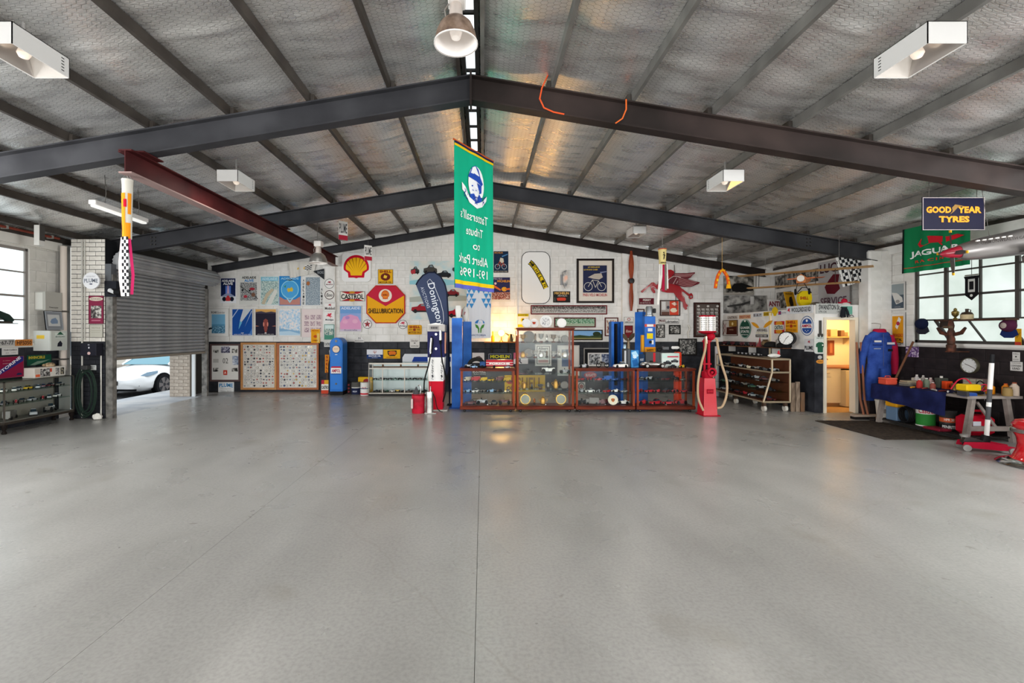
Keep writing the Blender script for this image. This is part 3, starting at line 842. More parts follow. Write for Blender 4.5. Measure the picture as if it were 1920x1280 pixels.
# ================================================================ LIGHT FITTINGS
MWENAM = M('#cfcdca', .4)
def low_bay(x, y, ztop, label, lit):
    t = thing('low_bay_light', label, 'ceiling light', (x, y, ztop), group='white box lights under the roof')
    w, l, h, k = .148, .235, .165, .006
    g = G(); g.box(-w,-l,-k, w,l,0); g.box(-w,-l,-h, -w+k,l,0); g.box(w-k,-l,-h, w,l,0); g.box(-w,-l,-h, w,-l+k,0); g.box(-w,l-k,-h, w,l,0)
    g.obj('housing', MWENAM, t)
    g = G(); q = lambda s, z: [(-w*s,-l*s,z),(w*s,-l*s,z),(w*s,l*s,z),(-w*s,l*s,z)]
    g.loft([q(.97, -h+.004), q(.4, -.03)], cap=False); g.obj('reflector', M('#d6cfc8', .25, .7), t)
    G().lathe([(.02,-.03),(.03,-.06),(.045,-.10),(.03,-.13),(.005,-.14)], n=12).obj('bulb', M('#e6d6c6', .3, 0, .5), t, smooth=True)
    for sx in (-1, 1):
        for i in range(5): G().box(sx*(w+.0005)-.001, l-.075, -.035-i*.025, sx*(w+.0005)+.001, l-.05, -.028-i*.025).obj('vent_slot', M('#2a2a2a', .6), t)
    G().cyl((0, 0, 0), (0, 0, rafter_top(x)-ztop+.004), .012, n=8).obj('hanger', M('#8a8784', .4, .5), t)
    if lit:
        li = bpy.data.lights.new('low_bay_lamp', 'AREA'); li.shape = 'RECTANGLE'; li.size = .22; li.size_y = .36; li.energy = lit; li.color = (1, .93, .84)  # fill light added under the fitting, whose own bulb looks off
        lo = bpy.data.objects.new('low_bay_lamp', li); COL.objects.link(lo); lo.parent = t; lo.location = (0, 0, -h-.004)
LOWBAY = 10
low_bay(-3.63, 3.6, 3.95, 'white box light under the roof, nearest on the left side', LOWBAY)
low_bay(3.44, 3.6, 3.95, 'white box light under the roof, nearest on the right side', LOWBAY)
low_bay(-3.52, 6.5, 3.89, 'white box light beside the dark red beam', LOWBAY)
low_bay(3.46, 6.5, 3.89, 'white box light on the right between the two big roof beams', LOWBAY)
low_bay(3.44, 10.2, 3.97, 'smallest white box light, far right near the back wall', LOWBAY)
def bell_lamp(x, y, zr, label, dirty):
    t = thing('bell_lamp', label, 'pendant lamp', (x, y, zr), group='metal bell lamps')
    prof = [(.190,0),(.186,.03),(.170,.10),(.140,.165),(.10,.205),(.062,.225)]
    g = G(); g.lathe(prof, n=32, cap=False); g.obj('shade', noise_mat('brown_dusty_metal', ['#6f5a4e', '#87705f', '#9b8474'], scale=14, r=.5, m=.4) if dirty else M('#b9b6b1', .3, .8), t, smooth=True)
    g = G(); g.lathe([(r*.985, z+.001) for r, z in prof], n=32, cap=False); g.obj('shade_lining', M('#f1ebe6', .4), t, smooth=True)
    g = G(); g.lathe([(.186,-.004),(.195,-.004),(.195,.006),(.186,.006)], n=32, cap=False); g.obj('rim', M('#e7e2dd', .4), t, smooth=True)
    g = G(); g.lathe([(.062,.222),(.058,.30),(.05,.345),(.045,.35)], n=20); g.obj('neck', M('#c9bdb4', .45, .3), t, smooth=True)
    G().bbox(-.07,-.085,.35, .085,.085,.47, .01).obj('ballast_box', M('#ddd8d3', .45), t)
    G().lathe([(.025,.22),(.035,.15),(.055,.10),(.04,.05),(.008,.04)], n=16).obj('bulb', M('#efe6de', .3, 0, .3), t, smooth=True)
    g = G(); g.tube([(-.06,0,.36),(-.10,0,.30),(-.09,0,.24)], .007, 6); g.obj('clip', M('#8f8a85', .4, .5), t)
    top = rafter_top(x) + .02 - zr
    G().cyl((-.02,0,.47), (-.02,0,max(.5, top)), .006, n=6).obj('chain', M('#77736e', .4, .5), t)
bell_lamp(-.237, 4.03, 4.20, 'large dusty brown bell lamp hanging below the ridge', True)
bell_lamp(-3.54, 9.8, 3.13, 'silver bell lamp hanging at the end of the dark red beam', False)
t = thing('fluorescent_batten', 'white fluorescent batten hanging on chains left of the windsock', 'ceiling light', (-5.25, 6.6, 3.36))
t.rotation_euler = (0, 0, .05)
G().bbox(-.05,-.52,0, .05,.52,.06, .008).obj('housing', MWENAM, t)
G().bbox(-.038,-.50,-.03, .038,.50,0, .008).obj('diffuser', M('#f3f3f0', .4, 0, .35), t)
for y in (-.3, .35): G().tube([(0, y, .06), (.02, y, .2), (0, y, rafter_top(-5.25)-3.36)], .005, 5).obj('chain', M('#55524e', .5), t)

# ================================================================ HANGING FROM THE ROOF
t = thing('crane_beam', 'dark red steel I-beam slung under the roof beams on the left', 'beam', (-4.05, 5.15, 3.45))
MRED = noise_mat('oxide_red_steel', ['#351416', '#421a1b', '#4c2020'], scale=2, r=.6)
g = G(); L_ = 7.35; g.box(-.075, 0, 0, .075, L_, .016); g.obj('bottom_flange', M('#8d7672', .5), t)
G().box(-.006, 0, .016, .006, L_, .254).obj('web', MRED, t)
G().box(-.075, 0, .254, .075, L_, .27).obj('top_flange', MRED, t)
for y in (.25, 3.92): G().box(-.15, y-.16, .27, .15, y+.16, .286).obj('clamp_plate', MRED, t)
for i in range(4): G().cyl((-.012, .04, .05+i*.055), (-.012, .03, .05+i*.055), .008, n=6).obj('bolt', M('#b9b0aa', .5), t)

def cloth(name, label, cat, P, a0, b0, a1, b1, mat, items=(), amp=.012, waves=3.0, ph=0.0, nx=36, ny=30, top=None, bottom=None, droop=0.0, corners=None):
    """a cloth on plane P; corners: optional unit quad (tl,tr,br,bl)"""
    w, h = a1-a0, b1-b0
    q = corners or [(0,0),(1,0),(1,1),(0,1)]
    def warp(u, v):
        x = (q[0][0]*(1-u)+q[1][0]*u)*(1-v)+(q[3][0]*(1-u)+q[2][0]*u)*v; y = (q[0][1]*(1-u)+q[1][1]*u)*(1-v)+(q[3][1]*(1-u)+q[2][1]*u)*v
        return x, y
    def z(u, v): return amp*(math.sin(waves*2*math.pi*u + ph + v*1.1) + .4*math.sin(waves*4.3*math.pi*u + 2*ph - v*2))*(.35+.65*v)
    g = G(); vs = []
    for s in (0, -.003):
        for j in range(ny+1):
            for i in range(nx+1):
                u, v = i/nx, j/ny; x, y = warp(u, v); vs.append(((x-.5)*w, (.5-y)*h, z(u, v)+s))
    fs = []; n1 = (nx+1)*(ny+1)
    for j in range(ny):
        for i in range(nx):
            k = j*(nx+1)+i; fs.append((k+nx+1, k+nx+2, k+1, k)); fs.append((n1+k, n1+k+1, n1+k+nx+2, n1+k+nx+1))
    g._add(vs, fs)
    o = g.obj(name, mat, None, P.at((a0+a1)/2, (b0+b1)/2), P.mat.to_euler(), smooth=True)
    tag(o, label, cat)
    art(o, items, w, h, 0.0, .00012)
    # lay the print on the folds
    for c in o.children:
        me = c.data
        for vtx in me.vertices:
            u, v = vtx.co.x/w+.5, .5-vtx.co.y/h; x, y = warp(min(max(u,0),1), min(max(v,0),1))
            vtx.co.z += z(u, v) + .005; vtx.co.x = (x-.5)*w; vtx.co.y = (.5-y)*h
    return o
def strip_grid(x0, y0, x1, y1, col, n=18):
    """a printed band cut in short pieces so that it can follow the folds"""
    return [('r', x0+(x1-x0)*i/n, y0, x0+(x1-x0)*(i+1)/n, y1, col) for i in range(n)]
# green banner under the ridge, seen from its back: the print is mirrored
pL, pR = Vector((-.41, 6.56, 0)), Vector((.165, 7.40, 0))
PB = Plane(pL, pR-pL); bw_ = (pR-pL).length
mir = dict(mirror=True, bold=.004)
hat = [(.32,.205),(.42,.125),(.50,.105),(.58,.125),(.63,.175),(.70,.215),(.66,.235),(.52,.215)]
coat = [(.36,.325),(.46,.31),(.52,.345),(.60,.30),(.68,.335),(.62,.365),(.50,.38),(.40,.36)]
items = strip_grid(0, 0, 1, .018, '#23264a') + strip_grid(0, .018, 1, .034, '#e6c018') + strip_grid(0, .972, 1, 1.0, '#5b62b8') + strip_grid(0, .945, 1, .972, '#e6c018')
items += [('e', .53, .235, .20, .125, '#f1f2f2'), ('p', hat, '#2a4fb0'), ('p', [(.34,.20),(.42,.235),(.52,.222),(.56,.26),(.60,.235),(.62,.27),(.58,.30),(.54,.28),(.50,.295),(.44,.285),(.40,.25)], '#e9eaf0'),
    ('p', [(.54,.225),(.66,.235),(.66,.285),(.60,.30),(.57,.262)], '#2a4fb0'), ('p', [(.40,.255),(.44,.252),(.44,.262),(.40,.265)], '#2a4fb0'), ('p', [(.42,.285),(.52,.280),(.52,.287),(.43,.292)], '#2a4fb0'),
    ('p', coat, '#2a4fb0'), ('p', [(.49,.335),(.54,.335),(.52,.365)], '#f1f2f2'),
    ('p', [(.16,.265),(.25,.285),(.36,.345),(.53,.375),(.68,.345),(.82,.29),(.80,.33),(.68,.385),(.53,.412),(.36,.385),(.24,.33),(.17,.315)], '#eef0f0'),
    ('t', "TATTERSALL'S", .22, .325, .80, .385, '#2b3a8a', dict(mirror=True, bold=.01, arc=-.55)),
    ('t', "Tattersall's", .12, .445, .84, .51, '#eef3f0', mir), ('t', 'Tribute', .27, .555, .70, .615, '#eef3f0', mir), ('t', 'to', .43, .668, .62, .712, '#eef3f0', mir),
    ('t', 'Albert Park', .07, .755, .84, .82, '#eef3f0', mir), ('t', '193-1996', .10, .85, .83, .912, '#eef3f0', mir)]
ban = cloth('hanging_banner', "green Tattersall's tribute banner hanging under the ridge, lettering reversed", 'banner', PB, 0, 2.29, bw_, 4.42, M('#17a982', .65), items, amp=.012, waves=2.2, nx=40, ny=40)
G().cyl((-bw_/2-.02, 1.07, 0), (bw_/2+.02, 1.07, 0), .012, n=8).obj('rod', M('#c65a24', .5), ban)
for x in (-.3, .3): G().cyl((x, 1.07, 0), (x, 1.52, 0), .003, n=5).obj('cord', M('#999590', .5), ban)

def windsock(name, label, loc, top, tube_h, r, cols, tails, tail_len):
    t = thing(name, label, 'windsock', loc)
    g = G(); n = 24
    g.lathe([(r*1.08, 0), (r*1.03, -tube_h*.1), (r*.92, -tube_h*.5), (r*.84, -tube_h)], n=n, cap=False); g.obj('sleeve', cols[0], t, smooth=True)
    g = G(); g.lathe([(r*1.07, .006), (r*1.10, .006), (r*1.10, -.012), (r*1.07, -.012)], n=n, cap=False); g.obj('hoop', cols[1], t)
    G().cyl((0, 0, top), (0, 0, .02), .004, n=5).obj('cord', M('#8c8984', .5), t)
    for k in range(3): a = k*2.1; G().cyl((0, 0, .09), (r*1.05*math.cos(a), r*1.05*math.sin(a), 0), .002, n=4).obj('cord', M('#8c8984', .5), t)
    return t
ws = windsock('racing_windsock', 'orange and chequered windsock with pink tail hanging from the red beam end', (-4.10, 5.25, 3.40), .05, .68, .052,
     [M('#c9c5ba', .7), M('#cfcac0', .6)], None, 0)
def ribbon(par, pts, w, mats, n=1, name='tail', cells=None):
    """hanging ribbon through pts (x,y,z), w wide along x, thick 2 mm; cells: (cols, rows) chequer"""
    g = G(); cols, rows = cells or (1, 12)
    P = [Vector(p) for p in pts]
    def at(t):
        f = t*(len(P)-1); i = min(int(f), len(P)-2); return P[i].lerp(P[i+1], f-i)
    for j in range(rows):
        for i in range(cols):
            g.m = (i+j) % 2 if cells else 0
            a0, a1 = at(j/rows), at((j+1)/rows); x0, x1 = -w/2+w*i/cols, -w/2+w*(i+1)/cols
            g._add([(a0.x+x0,a0.y,a0.z),(a0.x+x1,a0.y,a0.z),(a1.x+x1,a1.y,a1.z),(a1.x+x0,a1.y,a1.z),(a0.x+x0,a0.y+.002,a0.z),(a0.x+x1,a0.y+.002,a0.z),(a1.x+x1,a1.y+.002,a1.z),(a1.x+x0,a1.y+.002,a1.z)],
                   [(0,3,2,1),(4,5,6,7),(0,1,5,4),(3,7,6,2),(0,4,7,3),(1,2,6,5)])
    return g.obj(name, mats, par)
MCK = [M('#15151a', .6), M('#e8e4e0', .6)]
ribbon(ws, [(.01,-.05,-.66),(.015,-.055,-1.0),(.02,-.05,-1.34)], .072, MCK, cells=(3, 18))
ribbon(ws, [(-.04,-.02,-.66),(-.06,-.03,-.95),(-.055,-.03,-1.15),(-.03,-.03,-1.34)], .04, M('#c9bfbb', .7))
ribbon(ws, [(.045,-.03,-.68),(.06,-.02,-.9),(.08,-.02,-1.1),(.065,-.02,-1.32)], .035, M('#c02a60', .7))
# printed patches on the sleeve: thin curved shells
def shell(par, r0, r1, z0, z1, a0, a1, mat, n=6, name='patch'):
    g = G()
    for i in range(n):
        t0, t1 = a0+(a1-a0)*i/n, a0+(a1-a0)*(i+1)/n
        g.face([(r1*math.cos(t0), r1*math.sin(t0), z1), (r1*math.cos(t1), r1*math.sin(t1), z1), (r0*math.cos(t1), r0*math.sin(t1), z0), (r0*math.cos(t0), r0*math.sin(t0), z0)][::-1])
    return g.obj(name, mat, par, smooth=True)
D = math.radians; rr = .054
shell(ws, rr*1.03, rr*.95, -.16, -.52, D(215), D(285), M('#dd8a1c', .65)); shell(ws, rr*.95, rr*.88, -.50, -.68, D(195), D(345), M('#dd8a1c', .65))
shell(ws, rr*1.03, rr*.93, -.16, -.40, D(310), D(350), M('#dd8a1c', .65)); shell(ws, rr*1.03, rr*1.0, -.23, -.32, D(265), D(300), M('#b5122e', .65))
shell(ws, rr*1.07, rr*1.03, -.05, -.17, D(185), D(225), M('#23242c', .65)); shell(ws, rr*.96, rr*.90, -.48, -.60, D(185), D(235), M('#23242c', .65))
for j in range(12):
    z_ = -.17-.026*j; q = rr*(1.05-.012*j)
    for i in range(2): shell(ws, q, q, z_, z_-.026, D(186+i*14), D(200+i*14), MCK[(i+j) % 2], 2)

fs_p = W(1242, 467, 92)
fsk = windsock('ferrari_windsock', 'yellow prancing horse windsock with white, red and grey tails', fs_p, rafter_top(fs_p.x)+.16-fs_p.z, .32, .078, [M('#e2cf8c', .65), M('#c85a3a', .6)], None, 0)
hz = [(-.3,-.9),(-.05,-.55),(-.25,-.35),(.0,-.3),(.05,-.05),(-.35,.1),(-.5,-.05),(-.55,.05),(-.35,.25),(-.1,.2),(.0,.45),(-.25,.55),(-.4,.5),(-.3,.75),(.0,.9),(.2,.85),(.15,.6),(.3,.2),(.45,.1),(.6,.35),(.55,-.1),(.35,-.25),(.25,-.6),(.1,-.9)]
def on_cyl(pts, r, zc, sx, sz, a=-R90): return [(r*math.cos(a+x*sx/r), r*math.sin(a+x*sx/r), zc+z*sz) for x, z in pts]
g = G(); g.face(on_cyl(hz, .0835, -.14, .045, .085)); g.obj('prancing_horse', M('#17130f', .6), fsk)
tx = text('FERRARI', 0, 0, .13, .032, '#3a2f1c', fsk, 0, bold=.03)
for v in tx.data.vertices: x, y, _ = v.co; v.co = Vector((.083*math.cos(-R90+x/.083), .083*math.sin(-R90+x/.083), y-.285))
for x, c, l in ((-.075,'#dcd8d2',.82),(-.045,'#dcd8d2',.5),(.0,'#a5173b',.55),(.045,'#77716a',.53),(.072,'#dcd8d2',.5)):
    ribbon(fsk, [(x*.9,-.055,-.31),(x,-.06,-.55),(x*1.15-(.02 if x < 0 else 0),-.05,-.31-l)], .042, M(c, .7))

# inverted horseshoe shaped tyre sign
p = W(1354, 506, 90)
t = thing('firestone_windsock', 'orange horseshoe shaped fabric hanger with yellow end, below the roof beam', 'decoration', p)
pts = [(-.14,0,-.38),(-.125,0,-.26),(-.09,0,-.12),(-.04,0,-.03),(.0,0,.0),(.04,0,-.03),(.10,0,-.12),(.13,0,-.24),(.135,0,-.31)]
G().tube(pts, .032, 10).obj('loop', M('#dd5a1c', .6), t, smooth=True)
for i, ch in enumerate('FIRESTONE'):
    f = .06 + .86*i/8; k = f*(len(pts)-1); a = Vector(pts[int(k)]).lerp(Vector(pts[min(int(k)+1, 8)]), k-int(k))
    tt = text(ch, 0, 0, .034, .05, '#e9c01c', t, 0, bold=.03); tt.rotation_euler = (R90, 0, 0); tt.location = (a.x, a.y-.036, a.z)
G().lathe([(.036,0),(.05,-.08),(.045,-.085)], (.135,0,-.30), 10).obj('yellow_end', M('#e8a81c', .6), t)
G().cyl((0,0,0), (0,0,rafter_top(p.x)+.16-p.z), .004, n=5).obj("cord", M("#c9a05a", .5), t)

# plume blade signs hanging near the back wall
def blade(label, px, py0, py1, s, w, ry, txt):
    p = W(px, (py0+py1)/2, s); h = (py1-py0)/s
    o = panel_at('hanging_blade_sign', label, 'sign', p, (R90, 0, ry), w, h, '#d8d4cf', [('r',0,.74,1,1,'#a8283a'), ('t', txt, .08, .12, .92, .64, '#3a3a3d', dict(rot=0, bold=.02))], t=.012)
    G().cyl((0, h/2, .006), (0, rafter_top(p.x)-p.z, .006), .003, n=4).obj('cord', M('#666', .5) if False else M('#66625e', .5), o)
blade('small white PLUME blade sign with red foot, hanging high near the bell lamp', 643, 415, 450, 82, .22, .75, 'PLUME')
blade('grey and red blade sign hanging in front of the big shell emblem', 690, 460, 488, 80, .19, .7, 'PLUME')

# goodyear sign
p = W(1786.5, 401, 150)
o = panel_at('tyre_sign', 'navy GOOD YEAR TYRES enamel sign hanging from the right roof beam', 'sign', p, (R90, 0, 0), 117/150, 62/150, '#17162c',
    [('t','GOOD',.06,.28,.46,.48,'#e8952a',dict(bold=.05)), ('t','YEAR',.56,.28,.94,.48,'#e8952a',dict(bold=.05)), ('t','TYRES',.26,.57,.75,.76,'#e8952a',dict(bold=.05)),
     ('p',[(.44,.52),(.48,.42),(.47,.32),(.52,.22),(.58,.24),(.66,.27),(.57,.30),(.53,.38),(.50,.44)],'#8a6a3a')], t=.01)
frame_ring(o, 117/150-.008, 62/150-.008, .006, .01, .0125, '#b8aca8', 'border')
for x in (-.3, .3): G().cyl((x, .2, 0), (x, rafter_top(p.x)+.16-p.z, 0), .003, n=4).obj('cord', M('#55504c', .5), o)

# jaguar flag
PJ = Plane((7.3, 0, 0), (0, -1, 0)); ja0 = PJ.ab(1693, 470)[0]; ja1 = PJ.ab(1820, 470)[0]
cat = [(.24,.40),(.30,.30),(.42,.26),(.55,.30),(.70,.36),(.82,.34),(.93,.40),(.80,.44),(.70,.46),(.62,.52),(.55,.44),(.45,.42),(.36,.46),(.28,.48)]
cloth('jaguar_flag', 'green JAGUAR racing flag with red leaping cat behind the tyre sign', 'flag', PJ, ja0, 2.66, ja1, 3.42, M('#177548', .6),
    [('p',cat,'#c8232f')] + strip_grid(.0, .885, 1, .90, '#b0402a') + strip_grid(0, 0, .035, 1, '#16211f', 1) + [('t','JAGUAR',.12,.54,.86,.70,'#eef0ee',dict(bold=.03)), ('t','RACING',.2,.75,.78,.81,'#c8402f',dict(bold=.02, space=1.4))], amp=.02, waves=3.2)
jf = bpy.data.objects['jaguar_flag']
for x in (-.45, .45): G().cyl((x, .37, 0), (x, rafter_top(7.3)+.15-3.04, 0), .003, n=4).obj('cord', M('#66625e', .5), jf)
# ================================================================ SIGNS AND POSTERS ON THE BACK WALL
def U(items, x0, y0, x1, y1):
    """place unit art inside a sub-rectangle"""
    sx, sy = x1-x0, y1-y0; f = lambda a, b: (x0+a*sx, y0+b*sy); out = []
    for it in items:
        k = it[0]
        if k == 'r': a = f(it[1], it[2]); b = f(it[3], it[4]); out.append(('r', a[0], a[1], b[0], b[1], it[5]))
        elif k == 'p': out.append(('p', [f(*q) for q in it[1]], it[2]))
        elif k == 'l': out.append(('l', [f(*q) for q in it[1]], it[2]*sy, it[3]))
        elif k == 'e': c = f(it[1], it[2]); out.append(('e', c[0], c[1], it[3]*sx, it[4]*sy, it[5]))
        elif k == 'o': c = f(it[1], it[2]); out.append(('o', c[0], c[1], it[3]*sx, it[4]*sy, it[5]*sx, it[6]))
        elif k == 't': a = f(it[1+1], it[3]); b = f(it[4], it[5]); out.append(('t', it[1], a[0], a[1], b[0], b[1], it[6]) + tuple(it[7:]))
    return out
def fan(cx, cy, rx, ry, a0, a1, n=22): return [(cx+rx*math.cos(math.radians(a0+(a1-a0)*i/n)), cy-ry*math.sin(math.radians(a0+(a1-a0)*i/n))) for i in range(n+1)]
def pecten(red='#c8102e', yel='#f3b81a', dark='#7c1a12'):
    o = [('p', fan(.5,.53,.5,.53,192,-12) + [(.83,.77),(.81,.97),(.58,.97),(.5,1.0),(.42,.97),(.19,.97),(.17,.77)], red),
         ('p', fan(.5,.53,.415,.42,192,-12) + [(.745,.72),(.715,.875),(.285,.875),(.255,.72)], yel)]
    for k in range(7):
        t = math.radians(157-k*22.3)
        o.append(('p', [(.5+.42*math.cos(t)-.012*math.sin(t), .53-.43*math.sin(t)-.012*math.cos(t)), (.5+.42*math.cos(t)+.012*math.sin(t), .53-.43*math.sin(t)+.012*math.cos(t)), (.5+.10*math.cos(t), .80-.13*math.sin(t))], dark))
    return o
def pegasus(c='#c3182f'):
    return [('p', [(0,.62),(.10,.42),(.22,.40),(.30,.22),(.24,.12),(.36,.05),(.45,.18),(.48,.38),(.62,.42),(.80,.55),(1,.80),(.90,.82),(.74,.64),(.72,.80),(.80,1),(.68,.98),(.58,.74),(.36,.70),(.20,.55),(.14,.75),(.06,.72),(.12,.55)], c),
            ('p', [(.42,.40),(.50,.14),(.92,.0),(.80,.22),(.94,.24),(.70,.44)], c)]
def textitem(s, x0, y0, x1, y1, c, b=.025, **k): return ('t', s, x0, y0, x1, y1, c, dict(bold=b, **k))
T = textitem
ph = lambda n, *a, **k: photo(n, *a, **k)
# ---- race posters, upper row
sign('race_poster', 'dark blue ADELAIDE ALIVE poster with a racing car, leftmost of the upper row', 'poster', BW, (413.6,521,443.2,568), '#e3e4e8',
    [('r',.04,.02,.96,.74,'#16224c'), ('r',.33,.32,.44,.62,'#5a7fd0'), ('r',.56,.32,.67,.62,'#5a7fd0'), ('p',[(.45,.30),(.55,.30),(.58,.70),(.42,.70)],'#c9a7c0'),
     ('p',[(.04,.74),(.36,.62),(.64,.62),(.96,.74)],'#8d97b5'), T('ADELAIDE',.10,.07,.90,.16,'#f2f2f4',.04), T('ALIVE',.18,.18,.80,.28,'#f2f2f4',.04),
     ('e',.26,.84,.13,.09,'#1a1d2c'), ('e',.74,.84,.13,.09,'#1a1d2c'), ('p',[(.34,.82),(.46,.70),(.54,.70),(.66,.82),(.62,.94),(.38,.94)],'#c23b3f'), ('r',.30,.92,.70,.96,'#efefef')])
sign('race_poster', 'white ADELAIDE ALIVE poster with racing cars beside a leaning track line', 'poster', BW, (449,516.5,486,571), '#d9d8d2',
    [('r',.06,.24,.90,.86,ph('cars1','#24282c','#8d8f90','#d4d2cc',60)), T('ADELAIDE',.14,.03,.86,.11,'#23262b',.035), T('ALIVE',.26,.13,.74,.22,'#2e86c8',.035), ('p',[(.05,.34),(.95,.78),(.95,.82),(.05,.38)],'#5a5a58'),
     ('e',.32,.72,.10,.05,'#b23a48'), ('e',.66,.46,.14,.045,'#a83440'), ('e',.72,.66,.10,.07,'#7c5a48'), ('e',.18,.50,.05,.035,'#1f2125'), ('e',.54,.52,.05,.03,'#1f2125')])
sign('race_poster', 'aerial city poster in pale teal, third of the upper row', 'poster', BW, (489,518,523,572), '#cfe0e2',
    [('r',.02,.02,.98,.98,ph('city','#6f8c8f','#a9c3bf','#d7e0d6',45)), ('p',[(.05,.95),(.30,.60),(.62,.42),(.75,.46),(.40,.72),(.22,.98)],'#c2b49a'), ('p',[(.30,.98),(.78,.44),(.95,.50),(.60,.98)],'#dcdcd4'),
     ('r',.03,.03,.97,.16,'#7fc0d6'), T('ADELAIDE',.08,.05,.92,.13,'#cfe6ec',.03)])
sign('race_poster', 'blue globe poster with a yellow continent over red earth', 'poster', BW, (524,517.5,564,572.5), '#2f86c8',
    [('p',[(.02,.70),(.25,.80),(.75,.80),(.98,.70),(.98,.98),(.02,.98)],'#c08478'), ('e',.5,.46,.42,.32,'#8fd0e8'), ('e',.5,.46,.38,.29,'#4fa3da'), ('p',[(.36,.46),(.42,.40),(.50,.42),(.58,.37),(.66,.45),(.62,.53),(.52,.52),(.42,.55)],'#d9b83c'),
     ('p',[(.22,.36),(.32,.30),(.30,.40)],'#3d8f6a'), ('p',[(.20,.62),(.5,.84),(.80,.62),(.5,.92)],'#a9d6e4'), T('ADELAIDE',.08,.05,.92,.12,'#9fd0ea',.03), ('p',[(.30,.13),(.5,.10),(.70,.13),(.5,.16)],'#22303c')])
sign('race_poster', 'white poster with letters down both sides and a grey crowd picture', 'poster', BW, (567,518,607,573.5), '#e2e1de',
    [('r',.16,.03,.84,.97,ph('crowd','#4c5a66','#8396a3','#d3d8da',70)), ('e',.28,.24,.08,.07,'#a8683c')] +
    [T(c,.03,.10+i*.11,.11,.18+i*.11,'#3a3c3e') for i, c in enumerate('ADELAIDE')] + [T(c,.88,.40+i*.115,.96,.48+i*.115,'#3a3c3e') for i, c in enumerate('ALIVE')])
# ---- lower row, thin white frames
def framed(label, rect, items, fr='#dad7d1', back='#e6e4e0'):
    return sign('framed_poster', label, 'poster', BW, rect, back, items, t=.012, frame=(fr, .018, .006))
framed('white framed ROAR poster with a pale blue city skyline', (389.5,578,430,631),
    [('r',.20,.21,.82,.88,'#7db8da'), ('r',.20,.62,.82,.88,ph('harbour','#2a5a78','#5a95b8','#a9cfe0',40)), ('r',.20,.56,.82,.62,'#5f9cc0'), T('ROAR',.18,.10,.44,.18,'#2a2c2e'), T('Sunrise',.45,.10,.80,.18,'#5a5c5e',.0,shear=.3), ('p',[(.02,.70),(.18,.67),(.24,.72),(.05,.76)],'#23282e')], '#d3d0ca')
framed('white framed blue poster with a white car streak plunging down', (434,578,475,631),
    [('r',.05,.03,.96,.95,'#1d4f9c'), ('p',[(.55,.03),(.92,.03),(.46,.50),(.40,.44)],'#cdd2d6'), ('p',[(.40,.44),(.50,.50),(.34,.74)],'#68b4d8'), ('p',[(.92,.08),(.96,.10),(.62,.66)],'#9fb4d2'), ('p',[(.05,.30),(.30,.03),(.34,.03),(.05,.36)],'#a9bcd8'), ('p',[(.78,.95),(.96,.70),(.96,.95)],'#4a7cc0'), T('AGP',.45,.85,.58,.89,'#e8eef4'), T('ADELAIDE GRAND PRIX',.12,.905,.92,.93,'#dfe6ee',.01)])
framed('white framed dark poster with a glowing red car nose under a sunset', (478,578,519.5,631),
    [('r',.04,.03,.96,.95,'#2a2634'), ('r',.04,.03,.96,.15,'#d9a55c'), ('p',[(.04,.13),(.3,.10),(.5,.14),(.75,.11),(.96,.14),(.96,.18),(.04,.18)],'#4a4350'), ('p',[(.40,.42),(.50,.36),(.60,.42),(.58,.72),(.52,.88),(.48,.88),(.42,.72)],'#8a4640'), ('e',.41,.56,.03,.08,'#d98a78'), ('e',.59,.56,.03,.08,'#d98a78'), ('p',[(.05,.60),(.22,.63),(.05,.64)],'#b0705c'), ('p',[(.95,.60),(.78,.63),(.95,.64)],'#b0705c'), T('AUSTRALIA',.12,.90,.88,.925,'#d8d4d0',.01), ('r',.46,.85,.54,.885,'#e0dcd6')])
framed('white framed pale seascape poster, fourth of the lower row', (523,578,564.5,631),
    [('r',.03,.03,.97,.95,ph('sea','#9cc0dc','#c8d8e4','#ece0dc',18)), ('p',[(.03,.70),(.35,.74),(.97,.80),(.97,.95),(.03,.95)],'#88b2d2'), ('p',[(.03,.82),(.5,.80),(.97,.90),(.97,.95),(.03,.95)],'#b9d4e6')])
framed('pale pink poster with nine small pictures in a grid', (566,578.5,607,632.5),
    [('r',.02,.02,.98,.98,'#e2d2cf')] + [('r',.12+i*.28,.22+j*.22,.34+i*.28,.38+j*.22,ph('nine%d' % ((i+j) % 3),'#8d7480','#b79aa2','#e0cfc8',40)) for i in range(3) for j in range(3)], '#d9cfcb')
sign('small_poster', 'small yellow poster stuck over the corner of the pink grid poster', 'poster', BW, (584,617,600.6,643), '#e8a81e', [('r',.05,.03,.6,.97,'#e9a010'), T('FESTIVAL',.1,.06,.9,.15,'#b23a1e'), ('e',.5,.52,.22,.10,'#c4501c'), T('1985',.2,.76,.75,.86,'#8d4010'), ('r',.66,.30,.95,.95,'#e6c46a')], t=.004, off=.026)
